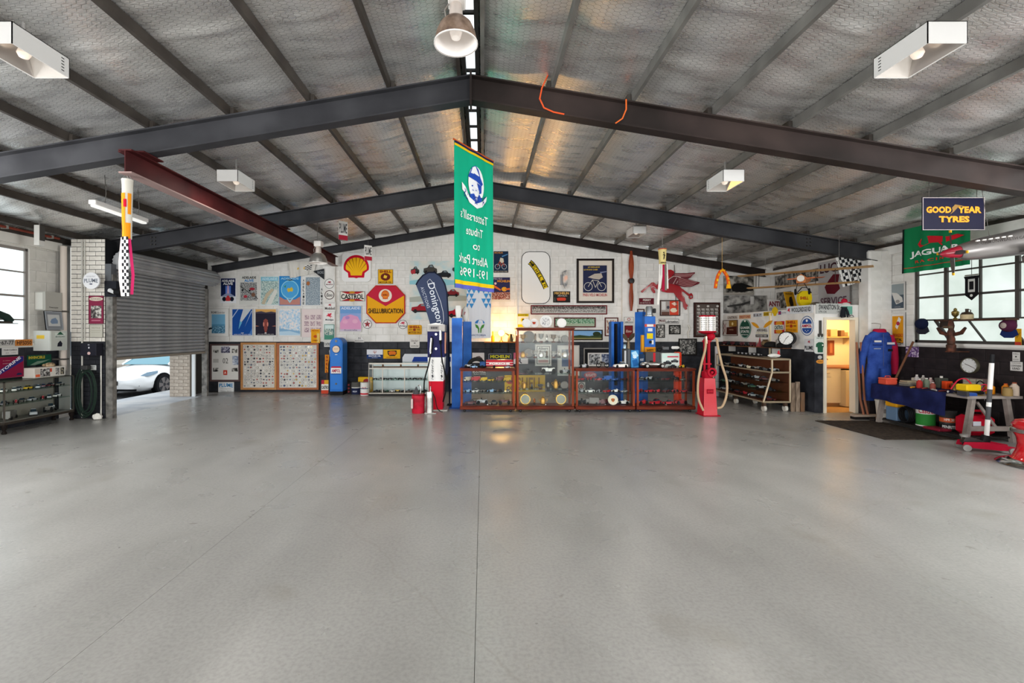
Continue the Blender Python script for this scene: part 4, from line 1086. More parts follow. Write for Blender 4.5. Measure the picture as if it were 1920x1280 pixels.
# ---- on the left pilaster
Q = Plane((0, YB-.10, 0), (1, 0, 0))
MOBR = [('o',.5,.5,.5,.5,.045,'#5f6a6a')]
sign('round_sign', 'round white MOBILOIL sign at the top of the left pilaster', 'sign', Q, (609,522.5,627,541), '#e8e6e2', MOBR+U(pegasus('#a2243a'),.28,.24,.72,.48)+[T('Mobiloil',.16,.52,.84,.64,'#7c2b36')], shape='ell')
sign('round_sign', 'round white Esso sign with a dark brown ring', 'sign', Q, (609,544,627,561.5), '#e6e2dc', [('o',.5,.5,.5,.5,.07,'#4b2f2b'), T('Esso',.18,.32,.82,.68,'#3a3234',.02,shear=.25)], shape='ell')
sign('small_sign', 'white Mobiloil sign under the round Esso sign', 'sign', Q, (608.5,566,629,583), '#e8e5e1', [('r',.04,.06,.96,.12,'#b9b4ae')]+U(pegasus('#b23040'),.32,.20,.66,.48)+[T('Mobiloil',.05,.54,.95,.86,'#55504e')], t=.006)
sign('small_sign', 'white Mobilgas sign with a red flying horse on the left pilaster', 'sign', Q, (609,585,627,604), '#eae7e3', U(pegasus('#d22c48'),.16,.08,.80,.58)+[T('Mobilgas',.08,.66,.92,.88,'#3c4450')], t=.006)
sign('small_poster', 'small green framed picture of vintage cars at the foot of the left pilaster', 'poster', Q, (608,608,627,636.5), '#5f8f80', [('r',.06,.04,.94,.96,ph('vint','#3a5a5c','#86a6a0','#dcd8c4',40)), ('r',.06,.70,.94,.96,'#4d8f78'), ('r',.06,.04,.94,.28,'#cfe0dc')], t=.006)
sign('small_sign', 'white CASTROL strip beside the blue pump', 'sign', Q, (608,640.5,621,650), '#dcd9d4', [T('CASTROL',.08,.2,.98,.75,'#33383a')], t=.006)
# black pennant and racing flag at the top
P_ = BW.rect(590.5,504.6,611,525)
panel_at('pennant', 'black triangular pennant beside the left pilaster', 'pennant', Vector(((P_[0]+P_[2])/2, YB-.13, (P_[1]+P_[3])/2)), BW.mat.to_euler(), P_[2]-P_[0], P_[3]-P_[1], '#2a2c30', [T('RACING',.40,.22,.95,.48,'#8d9094')], t=.004, shape=[(0,.24),(1,0),(1,1)])
r_ = BW.rect(541.6,486.6,595,522)
chk = [('r',.60+i*.07,.30+j*.07,.67+i*.07,.37+j*.07,'#1b1b1f' if (i+j) % 2 else '#e8e5e1') for i in range(4) for j in range(5)]
cloth('racing_flag', 'white racing flag with yellow stripe and chequers draped below the roof', 'flag', Plane((0, YB-.06, 0), (1,0,0)), r_[0], r_[1], r_[2], r_[3], M('#d6d2ca', .7), [('p',[(.34,.38),(.62,.40),(.58,.56),(.30,.52)],'#d6a81e')]+chk, amp=.03, waves=2.5, corners=[(0,.12),(1,.1),(.9,.75),(.08,1.0)])
# ---- big shell emblem, castrol, lubrication octagon
sign('shell_emblem', 'large white square panel with the red and yellow shell emblem', 'sign', BW, (642,474.7,696,528.6), '#e9e7e4', U(pecten(),.06,.07,.94,.88), t=.05, shape='round')
sign('oil_sign', 'small square yellow SHELL MOTOR OIL sign above the octagon', 'sign', BW, (709,505,737,532), '#e2a91c', [('o',.5,.5,.7,.7,.0,'#4a3014'), T('SHELL',.10,.06,.90,.24,'#8d2a18',.04), T('MOTOR OIL',.08,.84,.92,.95,'#4a3014',.03), ('e',.5,.52,.32,.26,'#6a2418'), ('p',[(.42,.38),(.62,.46),(.56,.66),(.36,.58)],'#e9c23c'), ('p',[(.34,.62),(.66,.62),(.60,.78),(.40,.78)],'#6a2418')], frame=('#4a3a1c', .008, .002))
oc = [(.24,0),(.76,0),(1,.26),(1,.74),(.76,1),(.24,1),(0,.74),(0,.26)]
oi = [(.5+(x-.5)*.95, .5+(y-.5)*.95) for x, y in oc]
sign('lubrication_sign', 'big octagonal red and yellow SHELLUBRICATION sign', 'sign', BW, (687.8,535,760,606), '#b5241f', [('p',oi,'#e8a416'), ('p',[(.025,.27),(.255,.025),(.745,.025),(.975,.27),(.5,.55)],'#c0223c'), ('e',.49,.27,.17,.17,'#e6dccb')] + U(pecten('#cf5a22','#e8862c','#b04a1c'),.385,.13,.595,.37) + [T('SHELL',.42,.235,.56,.275,'#8d2a18',.04), T('SHELLUBRICATION',.055,.61,.945,.74,'#1e1a18',.02)], t=.05, shape=oc)
sign('castrol_sign', 'wide red, white and green CASTROL sign left of the octagon', 'sign', BW, (638,546,684.4,564.5), '#e6e0d4', [('p',[(0,0),(1,0),(.72,.26),(.28,.26)],'#b3242c'), ('p',[(0,1),(1,1),(.72,.76),(.28,.76)],'#b3242c'), ('e',.48,.10,.12,.12,'#c88a2c'), ('e',.48,.92,.12,.12,'#c88a2c'), T('CASTROL',.04,.28,.96,.80,'#1d2420',.03)], frame=('#51635a', .01, .002))
framed('pink and blue ADELAIDE poster under the wide castrol sign', (636.7,572.5,678.6,622),
    [('r',.03,.03,.97,.97,'#8fa6d6'), ('r',.03,.03,.97,.30,'#6f9cd0'), ('p',[(.03,.66),(.18,.42),(.5,.34),(.82,.42),(.97,.66),(.97,.90),(.03,.90)],'#dd9cc0'), ('e',.36,.46,.10,.06,'#b98ac0'), ('e',.26,.62,.12,.07,'#e4a8c4'), ('e',.70,.60,.12,.08,'#e6aec8'), ('r',.03,.90,.97,.97,'#cbbcd0'), T('ADELAIDE',.08,.06,.92,.15,'#e4eaf4',.02), T('Australia',.2,.905,.8,.96,'#55506a',.0)], '#cfccc8')
star = [(.5+.40*(1 if k % 2 == 0 else .40)*math.sin(k*math.pi/5), .5-.40*(1 if k % 2 == 0 else .40)*math.cos(k*math.pi/5)) for k in range(10)]
sign('round_sign', 'round white sign with a red star left of the octagon foot', 'sign', BW, (680.5,599,697.5,616), '#e2dedb', [('o',.5,.5,.5,.5,.05,'#4b4a4c'), ('p',star,'#a8283a'), T('T',.42,.38,.58,.64,'#2c5a48',.05)], shape='ell')
sign('round_sign', 'round white Mobilgas sign with flying horse right of the octagon foot', 'sign', BW, (747,599.5,764,616.5), '#e6e3df', [('o',.5,.5,.5,.5,.05,'#4b4a4c')]+U(pegasus('#c42c4c'),.22,.18,.78,.54)+[T('Mobilgas',.14,.60,.86,.76,'#3c4450')], shape='ell')
sign('oil_sign', 'small yellow SHELL MOTOR OILS sign beside the feather flag', 'sign', BW, (764.5,609,791,627), '#d9a022', [T('SHELL',.12,.08,.88,.34,'#9a241c',.04), T('QUICK',.08,.44,.32,.56,'#6a4a1c'), T('FREE',.66,.44,.90,.56,'#6a4a1c'), ('e',.48,.50,.10,.13,'#8d3a20'), T('MOTOR OILS',.08,.68,.92,.90,'#8a5a1a',.02)], shape='round', frame=None)
sign('small_sign', 'white Sinclair gasoline sign on the white and dark paint edge', 'sign', BW, (768.5,634,786.7,652), '#dedad4', [T('Sinclair',.12,.14,.88,.36,'#55403e',.0,shear=.3), ('e',.5,.50,.10,.05,'#55504e'), T('GASOLINE',.1,.72,.9,.88,'#77726e',.01)], shape='round', t=.006)
sign('small_sign', 'small half round white sign numbered 31', 'sign', BW, (664.8,629.7,683,641.5), '#d8d5d0', [('p',[(.06,.95),(.06,.6),(.2,.28),(.5,.1),(.8,.28),(.94,.6),(.94,.95)],'#e2dfdb'), T('31',.38,.20,.62,.50,'#3d3d40'), T('BROOKLANDS',.08,.66,.92,.84,'#77757a',.01)], t=.006, shape=[(0,1),(0,.55),(.2,.2),(.5,0),(.8,.2),(1,.55),(1,1)])
sign('oil_sign', 'white and navy MOTOR OIL sign with a trident on the dark wall', 'sign', BW, (688,655,718,672), '#dcdde2', [('r',0,.56,1,1,'#1f3a6e'), T('MOTOR OIL',.12,.62,.88,.80,'#e6e8ee',.03), T('MODENA',.32,.86,.68,.93,'#c3cad8',.01), ('l',[(.5,.12),(.5,.46)],.05,'#b06a5a'), ('l',[(.42,.14),(.42,.30),(.5,.38),(.58,.30),(.58,.14)],.05,'#b06a5a')])
sign('oil_sign', 'yellow sign with an orange ram beside the trident sign', 'sign', BW, (719,655,750.6,672), '#e3ab1c', [('p',[(.24,.14),(.78,.10),(.80,.46),(.68,.72),(.36,.72),(.26,.50)],'#3a2f1c'), ('p',[(.30,.28),(.44,.18),(.68,.20),(.76,.34),(.70,.60),(.62,.56),(.44,.58),(.36,.64)],'#d9701e'), T('GOLDEN FLEECE',.18,.80,.82,.93,'#a8481c',.02)])
# ---- mural of vintage cars behind the feather flag
MSKY = ph('mural', '#b7cfd2', '#cfd3cd', '#dcd8cf', 3)
def carshape(c, x, y, w, h, wheels='#1a1a1c'):
    return [('p', [(x,y+h*.75),(x+w*.03,y+h*.45),(x+w*.3,y+h*.38),(x+w*.42,y+h*.18),(x+w*.66,y+h*.15),(x+w*.80,y+h*.40),(x+w*.98,y+h*.48),(x+w,y+h*.78)], c), ('e',x+w*.2,y+h*.78,w*.085,h*.17,wheels), ('e',x+w*.8,y+h*.78,w*.085,h*.17,wheels), ('p', [(x+w*.02,y+h*.72),(x+w,y+h*.74),(x+w*.9,y+h*.86),(x+w*.1,y+h*.86)], '#2a2626'), ('p', [(x+w*.45,y+h*.34),(x+w*.49,y+h*.22),(x+w*.63,y+h*.21),(x+w*.70,y+h*.36)], '#77868a')]
sign('mural', 'pale poster of vintage and sports cars behind the feather flag', 'poster', BW, (768,489,876,599), MSKY,
    [('p',[(0,.34),(.4,.28),(.75,.33),(1,.30),(1,.40),(.5,.42),(0,.40)],'#8fc3cc'), ('p',[(0,.62),(.6,.56),(1,.60),(1,.68),(0,.70)],'#a9ada3')] + carshape('#3b3a3c',.02,.07,.15,.17) + [('p',[(.02,.17),(.10,.14),(.10,.22),(.03,.22)],'#b0343c')] +
    carshape('#45423e',.24,.03,.24,.22) + carshape('#23262a',.48,.14,.24,.16) + carshape('#3c4044',.74,.05,.24,.15) + carshape('#7c262c',.62,.46,.24,.16) + carshape('#9a1f2c',.03,.70,.36,.20) + carshape('#a3182a',.66,.76,.34,.22), t=.008)
# ---- cycle posters right of the banner
wheelpair = lambda x, y, r, c: [('o',x,y,r,r*.72,.02,c), ('o',x+.46,y,r,r*.72,.02,c)]
sign('cycle_poster', 'dark blue cycle tyre poster right of the green banner', 'poster', BW, (925.6,471,953,511), '#16202f', [('r',.02,.02,.98,.90,'#1a2c44'), T('MICHELIN',.06,.03,.62,.11,'#c8873c',.02), ('p',[(.55,.22),(.95,.12),(.97,.16),(.58,.28)],'#4d7fae')] + wheelpair(.26,.72,.17,'#d8dcde') + [('l',[(.26,.72),(.42,.46),(.66,.50),(.72,.72)],.02,'#c0502c'), ('l',[(.42,.46),(.52,.70),(.66,.50)],.02,'#c0502c'), ('p',[(.40,.46),(.46,.30),(.66,.34),(.70,.50),(.55,.56)],'#cfc6b2'), T('MOTOR CYCLE TYRES',.06,.915,.94,.975,'#b9b2a4',.01)], t=.008)
sign('cycle_poster', 'colourful VELO MICHELIN poster with orange sleeves, below the dark cycle poster', 'poster', BW, (921.7,519,957.6,565), '#d6cfc2', [('r',.03,.02,.96,.92,'#2c2b50'), ('r',.03,.62,.96,.92,ph('spill','#3a2f28','#a8482c','#c9c0b4',50)), T('PNEU VELO',.10,.05,.55,.11,'#b7a8b4',.01), T('MICHELIN',.30,.13,.95,.22,'#e2952c',.03), ('p',[(.05,.30),(.20,.36),(.50,.52),(.45,.56),(.10,.42)],'#d8682c'), ('e',.66,.50,.14,.09,'#e0a22c'), ('p',[(.70,.48),(.95,.45),(.95,.53),(.72,.54)],'#d8682c'), ('e',.20,.27,.06,.05,'#d9b8b4')], t=.008)
# wall lamp, tyre sign and framed cycle print
t = thing('wall_sconce', 'grey metal arrow shaped wall light beside the framed cycle print', 'wall light', Vector(((1057-CX)/SB, YB, EYE+(CY-524)/SB)))
G().box(-.09, -.05, -.15, -.02, 0, .13).obj('bracket', M('#77787a', .4, .5), t)
G().prism_xz([(-.05,.20),(.06,.26),(.09,.18),(.09,-.12),(.03,-.26),(-.03,-.14)], -.10, -.05).obj('shade', noise_mat('mottled_tin', ['#5f5f60', '#a9a39c', '#c99a84'], scale=6, r=.4, m=.6), t)
sign('tyre_sign_board', 'black MICHELIN METALIC tyre sign left of the framed cycle print', 'sign', BW, (1037,546,1069,567), '#232220', [T('MICHELIN',.08,.06,.92,.28,'#d8aa62',.03), T('METALIC',.28,.34,.82,.46,'#c9c4ba',.01), ('p',[(.20,.62),(.34,.56),(.70,.56),(.76,.70),(.70,.84),(.26,.84)],'#c8412c'), ('p',[(.06,.60),(.10,.50),(.14,.70),(.14,.92),(.06,.92)],'#4c4a46')], frame=('#3a3834', .008, .002))
sign('framed_print', 'large black framed cycle tyre print with cream mat', 'picture', BW, (1081,485,1151,568), '#d9cfc2', [('r',.17,.15,.81,.765,'#252a48'), T('LE MEILLEUR',.30,.175,.62,.205,'#d8b83c',.02,shear=.2), T('LE MOINS CHER',.19,.232,.56,.262,'#d8b83c',.02,shear=.2), ('p',[(.62,.30),(.80,.28),(.80,.30),(.64,.33)],'#7d84a0'), ('p',[(.30,.42),(.48,.34),(.66,.33),(.70,.42),(.60,.47),(.44,.45)],'#b9ada0')] + [('o',.31,.63,.115,.097,.012,'#d8d4cc'), ('o',.665,.63,.115,.097,.012,'#d8d4cc'), ('l',[(.31,.63),(.42,.48),(.58,.50),(.665,.63)],.012,'#c9c2b6'), ('l',[(.42,.48),(.50,.65),(.58,.50)],.012,'#c9c2b6')] + [T('PNEU VELO MICHELIN',.17,.785,.81,.85,'#b5484c',.01)], frame=('#241d1a', .055, .02))
# white board with the yellow sash (plain stand-in)
a0, b0, a1, b1 = BW.rect(978,472,1031,569)
o = panel_at('sash_board', 'white wall board with black outline and yellow MICHELIN sash', 'sign', BW.at((a0+a1)/2, (b0+b1)/2, .004), BW.mat.to_euler(), a1-a0, b1-b0, '#ecebe8', [], t=.01, shape='round')
w_, h_ = a1-a0, b1-b0
pr = round_rect(.14, 4, w_/h_); art(o, [('l', pr + pr[:1], .012, '#1c1b1c')], w_, h_, .01)
sash = []; s2 = []
for i in range(11):
    t_ = i/10; x = .28 + .58*t_**1.0; y = .20 + .50*t_**1.35
    dx, dy = .58, .50*1.35*max(t_, .05)**.35; nn = math.hypot(dx*w_, dy*h_); ox, oy = dy*h_/nn*.062/w_, -dx*w_/nn*.062/h_
    sash.append((x+ox, y+oy)); s2.append((x-ox, y-oy))
art(o, [('p', sash + s2[::-1], '#e8c81c'), ('l', sash, .016, '#1c1b1c'), ('l', s2, .016, '#1c1b1c')], w_, h_, .012, name='sash')
for i, ch in enumerate('MICHELIN'):
    t_ = (i+.6)/8.2; x = .28 + .58*t_; y = .20 + .50*t_**1.35; dy, dx = .50*1.35*t_**.35*h_, .58*w_
    text(ch, (x-.5)*w_, (.5-y)*h_, .075, .085, '#2a2410', o, .0165, bold=.03, rot=-math.atan2(dy, dx))
# ---- panoramic photographs
def pano(label, rect, fr, mat, extra=()):
    return sign('panorama_photo', label, 'picture', BW, rect, '#d9d5d0', [('r',.02,.10,.98,.90,mat)]+list(extra), frame=(fr, .03, .012))
pano('long black and white panoramic photo of parked cars in a red frame', (995,572,1138,589.4), '#6a2024', ph('pano1','#3a3836','#8d8a86','#d8d5d0',60), [('r',.02,.10,.98,.38,ph('trees1','#2c2b2a','#55524e','#8d8a84',40)), ('r',.02,.76,.98,.90,'#b9b5ae')])
pano('green panoramic photo of racing cars in a dark red frame behind the plates', (1039,595,1116.6,613.5), '#5a1a1e', ph('pano2','#2c5a3c','#5a9a72','#cfd8c8',50), [('r',.02,.62,.98,.90,'#a9b8a0')])
pano('panoramic photo of a paddock under blue sky in a black frame', (1068,618,1129.7,637.6), '#2a2220', '#86b4e0', [('p',[(.02,.62),(.3,.50),(.6,.60),(.98,.40),(.98,.78),(.02,.78)],'#3a4a2c'), ('r',.02,.76,.98,.90,'#8d8a5a'), ('e',.82,.40,.12,.22,'#2c3a24')])
sign('small_sign', 'yellow sign with a black badge above the left end of the tall cabinet', 'sign', BW, (970.6,588,991,613), '#d8c21e', [('r',0,.20,1,.80,'#dfdcd4'), T('GUARANTEED',.06,.05,.94,.15,'#2c2a1c',.02), ('e',.46,.46,.18,.14,'#d8b81c'), ('e',.50,.46,.09,.08,'#2a281c')], t=.006)
def pic(label, rect, fr, mat, extra=(), fw=.03, mb=.06, P=BW, mat_col='#dedad4', **k):
    return sign('framed_picture', label, 'picture', P, rect, mat_col, [('r',mb,mb,1-mb,1-mb,mat)]+list(extra), frame=(fr, fw, .012), **k)
pic('red framed colour print half hidden behind the hollow blue post', (1133.6,595,1159,630), '#5a2420', ph('col1','#7c3a30','#b89a84','#ddd4c6',16), mb=.14)
Q2 = Plane((0, YB-.10, 0), (1, 0, 0))
sign('small_sign', 'small white sign with a red ring on the right pilaster', 'sign', Q2, (1170,594,1188,605.5), '#e2dfda', [('o',.5,.40,.17,.26,.06,'#b23a44'), T('SERVICE',.1,.74,.9,.94,'#3a3a3c')], t=.006, frame=('#55514e', .006, .002))
pic('maroon Esso tin sign low on the right pilaster', (1171,610,1186,634), '#4a1518', '#7c1f24', [T('Esso',.15,.34,.85,.54,'#d8c4b4',.02,shear=.2)], fw=.012, P=Q2, mb=.02)
pic('narrow framed picture behind the blue hoist control post', (1194,579,1208,605), '#4a2a24', ph('col2','#5a6a80','#a9b4c0','#e0dcd6',12), mb=.14)
sign('small_sign', 'dark red PERRY MOTOR OIL sign under the horse forelegs', 'sign', BW, (1198,558.8,1225.8,570.7), '#5f1a26', [T('PERRY',.26,.14,.80,.48,'#d9cfc8',.03), T('MOTOR OIL',.24,.66,.78,.84,'#c9b8b4',.01), ('o',.13,.76,.06,.14,.015,'#c9b8b4')])
pic('framed red and white motor racing poster under the winged horse', (1237,562.5,1274.8,592), '#38211c', '#a9a09a', [('r',.48,.06,.92,.94,'#d84a34'), ('p',[(.56,.22),(.72,.12),(.86,.26),(.72,.36)],'#f0d4c0'), ('e',.68,.64,.17,.14,'#efe0c4'), ('r',.08,.10,.28,.62,'#dcd9d4'), ('r',.08,.74,.46,.94,'#6a4a40'), ('e',.40,.46,.07,.10,'#4a4a52')], fw=.025, mb=.05)
sign('mobil_sign', 'white Mobil Lubrication strip sign with rounded ends', 'sign', BW, (1234,597,1273.4,606.5), '#e3e0db', [('l',[(.02,.1),(.98,.1),(.98,.9),(.02,.9),(.02,.1)],.08,'#3f3d3d'), T('Mobil',.05,.18,.32,.66,'#6a2a34',.03), T('Lubrication',.34,.36,.94,.82,'#3f3d40',.03)], t=.008, shape='round')
pic('small black framed photo beside the hoist control box', (1230,608,1246,633), '#1c1a19', ph('bw1','#232221','#6f6c68','#cfcbc4',25), fw=.02)
pic('small black framed workshop photo under the Mobil strip sign', (1254,609,1275.5,626.5), '#1a1918', ph('bw2','#2a2928','#6a6763','#b9b5ae',25), fw=.03)
pic('black framed photo behind the orange bag', (1272,634.5,1306,666), '#201d1b', ph('bw3','#2a2a2a','#5f5d5a','#a9a6a0',22), fw=.03)
pic('brown framed board of small portrait photos behind the red pump', (1300,567,1349,632), '#3c2420', M('#5f5550', .4), [('r',.12+i*.165,.18+j*.105,.24+i*.165,.205+j*.105,'#d6d2cc') for i in range(5) for j in range(7)] + [('r',.12+i*.165,.215+j*.105,.24+i*.165,.265+j*.105,'#8f8781') for i in range(5) for j in range(7)] + [('e',.14,.11,.05,.03,'#cfcac4'), ('e',.5,.11,.05,.03,'#cfcac4'), ('e',.86,.11,.05,.03,'#cfcac4')], fw=.05, mb=.05, t=.03)
sign('small_sign', 'plain translucent plastic sheet pinned right of the Mobil strip', 'sign', BW, (1282,586,1294.5,607), '#dcdad6', [T('NOTICE',.3,.15,.7,.22,'#8d8a86',.0)], t=.004)
g = G(); g.tube([((1290-CX)/SB, YB-.02, EYE+(CY-609)/SB), ((1293-CX)/SB, YB-.03, EYE+(CY-616)/SB), ((1289-CX)/SB, YB-.02, EYE+(CY-624)/SB), ((1291-CX)/SB, YB-.03, EYE+(CY-634)/SB)], .018, 8)
tag(g.obj('fish_ornament', M('#cfcabf', .4, .3), smooth=True), 'twisted pale metal ornament on the wall left of the portrait board', 'ornament')
# ---- winged horse
def zoompts(pts): return [((1190 + x/11.638), (490 + y/11.638)) for x, y in pts]
PX = 1/SB
cx0, cy0 = 1255, 540
def horse_poly(pts): return [((x-cx0)*PX, (cy0-y)*PX) for x, y in zoompts(pts)]
hs = thing('winged_horse_sign', 'large red enamel flying horse cutout with lined wings', 'sign', BW.at((cx0-CX)/SB, EYE+(CY-cy0)/SB, .035)); hs.rotation_euler = BW.mat.to_euler()
body = [(560,400),(540,330),(575,255),(640,205),(700,188),(770,185),(830,215),(845,255),(800,320),(740,400),(760,480),(850,510),(960,545),(1010,600),(1040,615),(1170,715),(1215,690),(1250,740),(1250,800),(1200,830),(1160,800),(1165,765),(1040,660),(1010,680),(1020,740),(1065,785),(1080,870),(1100,920),(1140,960),(1130,990),(1110,995),(1125,1040),(1090,1058),(1045,990),(1035,900),(940,830),(870,740),(840,690),(700,687),(590,667),(530,632),(450,600),(395,592),(430,650),(430,695),(395,692),(345,625),(335,545),(310,548),(150,684),(122,672),(130,645),(320,500),(350,465),(400,462),(450,510),(490,505),(500,440)]
upper = [(800,330),(850,262),(1100,262),(1290,243),(1285,272),(1240,300),(1200,355),(1120,398),(950,345)]
lower = [(700,430),(800,335),(900,328),(1110,388),(1280,440),(1390,460),(1375,492),(1250,540),(1200,562),(1080,567),(970,548),(850,505),(740,490)]
MENR = M('#a81420', .18, 0, 0, None, .6); MEND = M('#6f1a26', .25, 0, 0, None, .4)
G().prism(horse_poly(body), 0, .03).obj('body', MENR, hs)
G().prism(horse_poly(upper), .0, .042).obj('far_wing', MEND, hs); G().prism(horse_poly(lower), .0, .050).obj('near_wing', MEND, hs)
def hline(pts, w, col, z, name='white_line'):
    P = [Vector(p) for p in horse_poly(pts)]; g = G()
    for a, b in zip(P, P[1:]):
        d = b-a; nn = Vector((-d.y, d.x)).normalized()*w/2; g.face([(a.x-nn.x,a.y-nn.y,z),(b.x-nn.x,b.y-nn.y,z),(b.x+nn.x,b.y+nn.y,z),(a.x+nn.x,a.y+nn.y,z)])
    g.obj(name, M(col, .4), hs)
for k in range(3): hline([(850,285+k*22),(1050,292+k*22),(1255-k*25,275+k*22)], .010, '#cf9a98', .044)
for k in range(5): hline([(930,362+k*36),(1100,412+k*32),(1330-k*30,468+k*20)], .010, '#cf9a98', .052)
hline([(700,420),(740,380),(820,330),(900,335),(980,360)], .014, '#ddc8c4', .0525); hline([(890,360),(850,430),(810,500)], .012, '#ddc8c4', .0525); hline([(915,430),(885,490)], .010, '#ddc8c4', .0525)
hline([(330,535),(400,555),(440,590)], .012, '#ddc8c4', .032); hline([(150,660),(330,520),(380,490)], .010, '#c99c98', .032); hline([(1010,640),(1000,720),(1050,800)], .010, '#d8908a', .032)
G().cyl((horse_poly([(1208,775)])[0][0], horse_poly([(1208,775)])[0][1], .03), (horse_poly([(1208,775)])[0][0], horse_poly([(1208,775)])[0][1], .034), .03, n=14).obj('hoof', M('#8d8480', .4), hs)
# ---- wooden propeller on the right pilaster
pp = thing('wooden_propeller', 'varnished wooden aircraft propeller standing upright on the right pilaster', 'propeller', Q2.at((1182-CX)/(F/(YB-.10)), EYE+(CY-527)/(F/(YB-.10)), .04)); pp.rotation_euler = Q2.mat.to_euler()
MPROP = noise_mat('varnished_wood', ['#7a3420', '#8f4026', '#a04c2e'], scale=3, detail=5, r=.25, stretch=(6, 1, 1))
for sgn in (1, -1):
    rings = []
    for i in range(13):
        f = i/12; y = sgn*(.02 + f*.80); w = .035 + .04*math.sin(math.pi*min(1, f*1.15))**.7 if f < .96 else .03
        tw = math.radians(50*(1-f))*sgn; th = .035*(1-f)+.008
        rings.append([(a*w*math.cos(tw)-b*th*math.sin(tw), y, .03+a*w*math.sin(tw)*.5+b*th*math.cos(tw)) for a, b in ((-1,0),(-.5,.8),(0,1),(.5,.8),(1,0),(.5,-.6),(0,-.8),(-.5,-.6))])
    G().loft(rings if sgn > 0 else [r[::-1] for r in rings]).obj('blade', MPROP, pp, smooth=True)
G().lathe([(.085,0),(.085,.05),(.07,.06)], n=24).obj('hub', noise_mat('varnished_wood_dark', ['#4a2a20', '#5a3324'], scale=6, r=.3), pp)
G().lathe([(.062,.06),(.062,.085),(.03,.09)], n=20).obj('hub_plate', M('#1f1f20', .4, .5), pp)
# ================================================================ SMALL REPEATS
GLASS = glass_mat()
MTYRE = M('#141414', .6); MCHROME = M('#c9c9c9', .15, 1.0); MDGLASS = M('#22303a', .15)
_cars = {}
def car_mesh(kind, col):
    """a small model car, nose to -x, standing on z=0, 1 long; body, glass, tyres"""
    if (kind, col) in _cars: return _cars[(kind, col)]
    g = G(); g.m = 0
    def ring(x, w, z0, z1): return [(x,-w,z0),(x,w,z0),(x,w,z0+(z1-z0)*.7),(x,w*.7,z1),(x,-w*.7,z1),(x,-w,z0+(z1-z0)*.7)]
    if kind == 'coupe':
        g.loft([ring(-.5,.12,.07,.13),ring(-.44,.18,.05,.17),(ring(-.15,.20,.05,.20)),ring(.25,.20,.05,.21),ring(.46,.18,.06,.19),ring(.5,.14,.08,.16)])
        g.m = 1; g.loft([[(-.14,-.15,.19),(-.14,.15,.19),(.02,.12,.31),(.02,-.12,.31)],[(.36,-.14,.19),(.36,.14,.19),(.20,.12,.31),(.20,-.12,.31)]])
        g.m = 0; g.box(.01,-.115,.305,.21,.115,.32)
        wr, wx = .085, (-.31, .31)
    elif kind == 'racer':
        g.loft([ring(-.5,.04,.10,.16),ring(-.35,.08,.06,.20),ring(-.05,.11,.05,.24),ring(.2,.10,.05,.25),ring(.5,.03,.12,.18)])
        g.m = 1; g.box(-.03,-.07,.22,.12,.07,.26); g.m = 0; g.box(.10,-.05,.22,.20,.05,.30)
        wr, wx = .11, (-.32, .30)
    elif kind == 'vintage':
        g.loft([ring(-.42,.08,.12,.28),ring(-.05,.10,.12,.30),ring(.0,.15,.12,.26),ring(.40,.15,.12,.30)])
        g.box(-.45,-.20,.14,-.22,.20,.16); g.box(.2,-.2,.15,.45,.2,.17); g.m = 1; g.box(-.03,-.12,.28,-.02,.12,.40); g.m = 0
        wr, wx = .13, (-.34, .33)
    else:                                             # truck
        g.box(-.5,-.15,.06,-.26,.15,.34); g.box(-.24,-.17,.10,.5,.17,.40); g.box(-.3,-.1,.05,.48,.1,.1)
        g.m = 1; g.box(-.505,-.13,.20,-.49,.13,.31); g.m = 0
        wr, wx = .075, (-.36, .32)
    g.m = 2
    for x in wx:
        for s in (-1, 1): g.cyl((x, s*.13, wr), (x, s*.205, wr), wr, n=10)
    me = g.mesh('model_' + kind, [M(col, .25, 0, 0, None, .5), MDGLASS, MTYRE])
    _cars[(kind, col)] = me
    return me
CN = {'#b01c28':'red','#e9e6e0':'white','#d8b02a':'yellow','#3a66b0':'blue','#1c1c20':'black','#a9abae':'silver','#5a2026':'maroon','#2e5a42':'green','#d8702a':'orange','#8fb4d8':'pale blue','#6f6a64':'grey','#d9cfb4':'cream'}
ORD = ['first','second','third','fourth','fifth','sixth','seventh','eighth','ninth','tenth','eleventh','twelfth','thirteenth','fourteenth']
def model_car(kind, col, loc, length, rotz, label, group):
    o = put('model_truck' if kind == 'truck' else 'model_car', car_mesh(kind, col), None, loc, (0, 0, rotz)); o.scale = (length, length, length*1.3)
    return tag(o, label, 'model truck' if kind == 'truck' else 'model car', group)
def car_row(where, group, p0, p1, n, cols, kinds, length, face=0.0, skip=()):
    p0, p1 = Vector(p0), Vector(p1)
    for i in range(n):
        if i in skip: continue
        f = (i+.5)/n; c = cols[i % len(cols)]; k = kinds[i % len(kinds)]
        model_car(k, c, p0.lerp(p1, f), length*(1 + .12*math.sin(i*2.3)), face + .35*math.sin(i*1.9+len(where)), '%s model %s, %s from left, %s' % (CN[c], {'coupe':'sports car','racer':'racing car','vintage':'vintage car','truck':'truck'}[k], ORD[i], where), group)

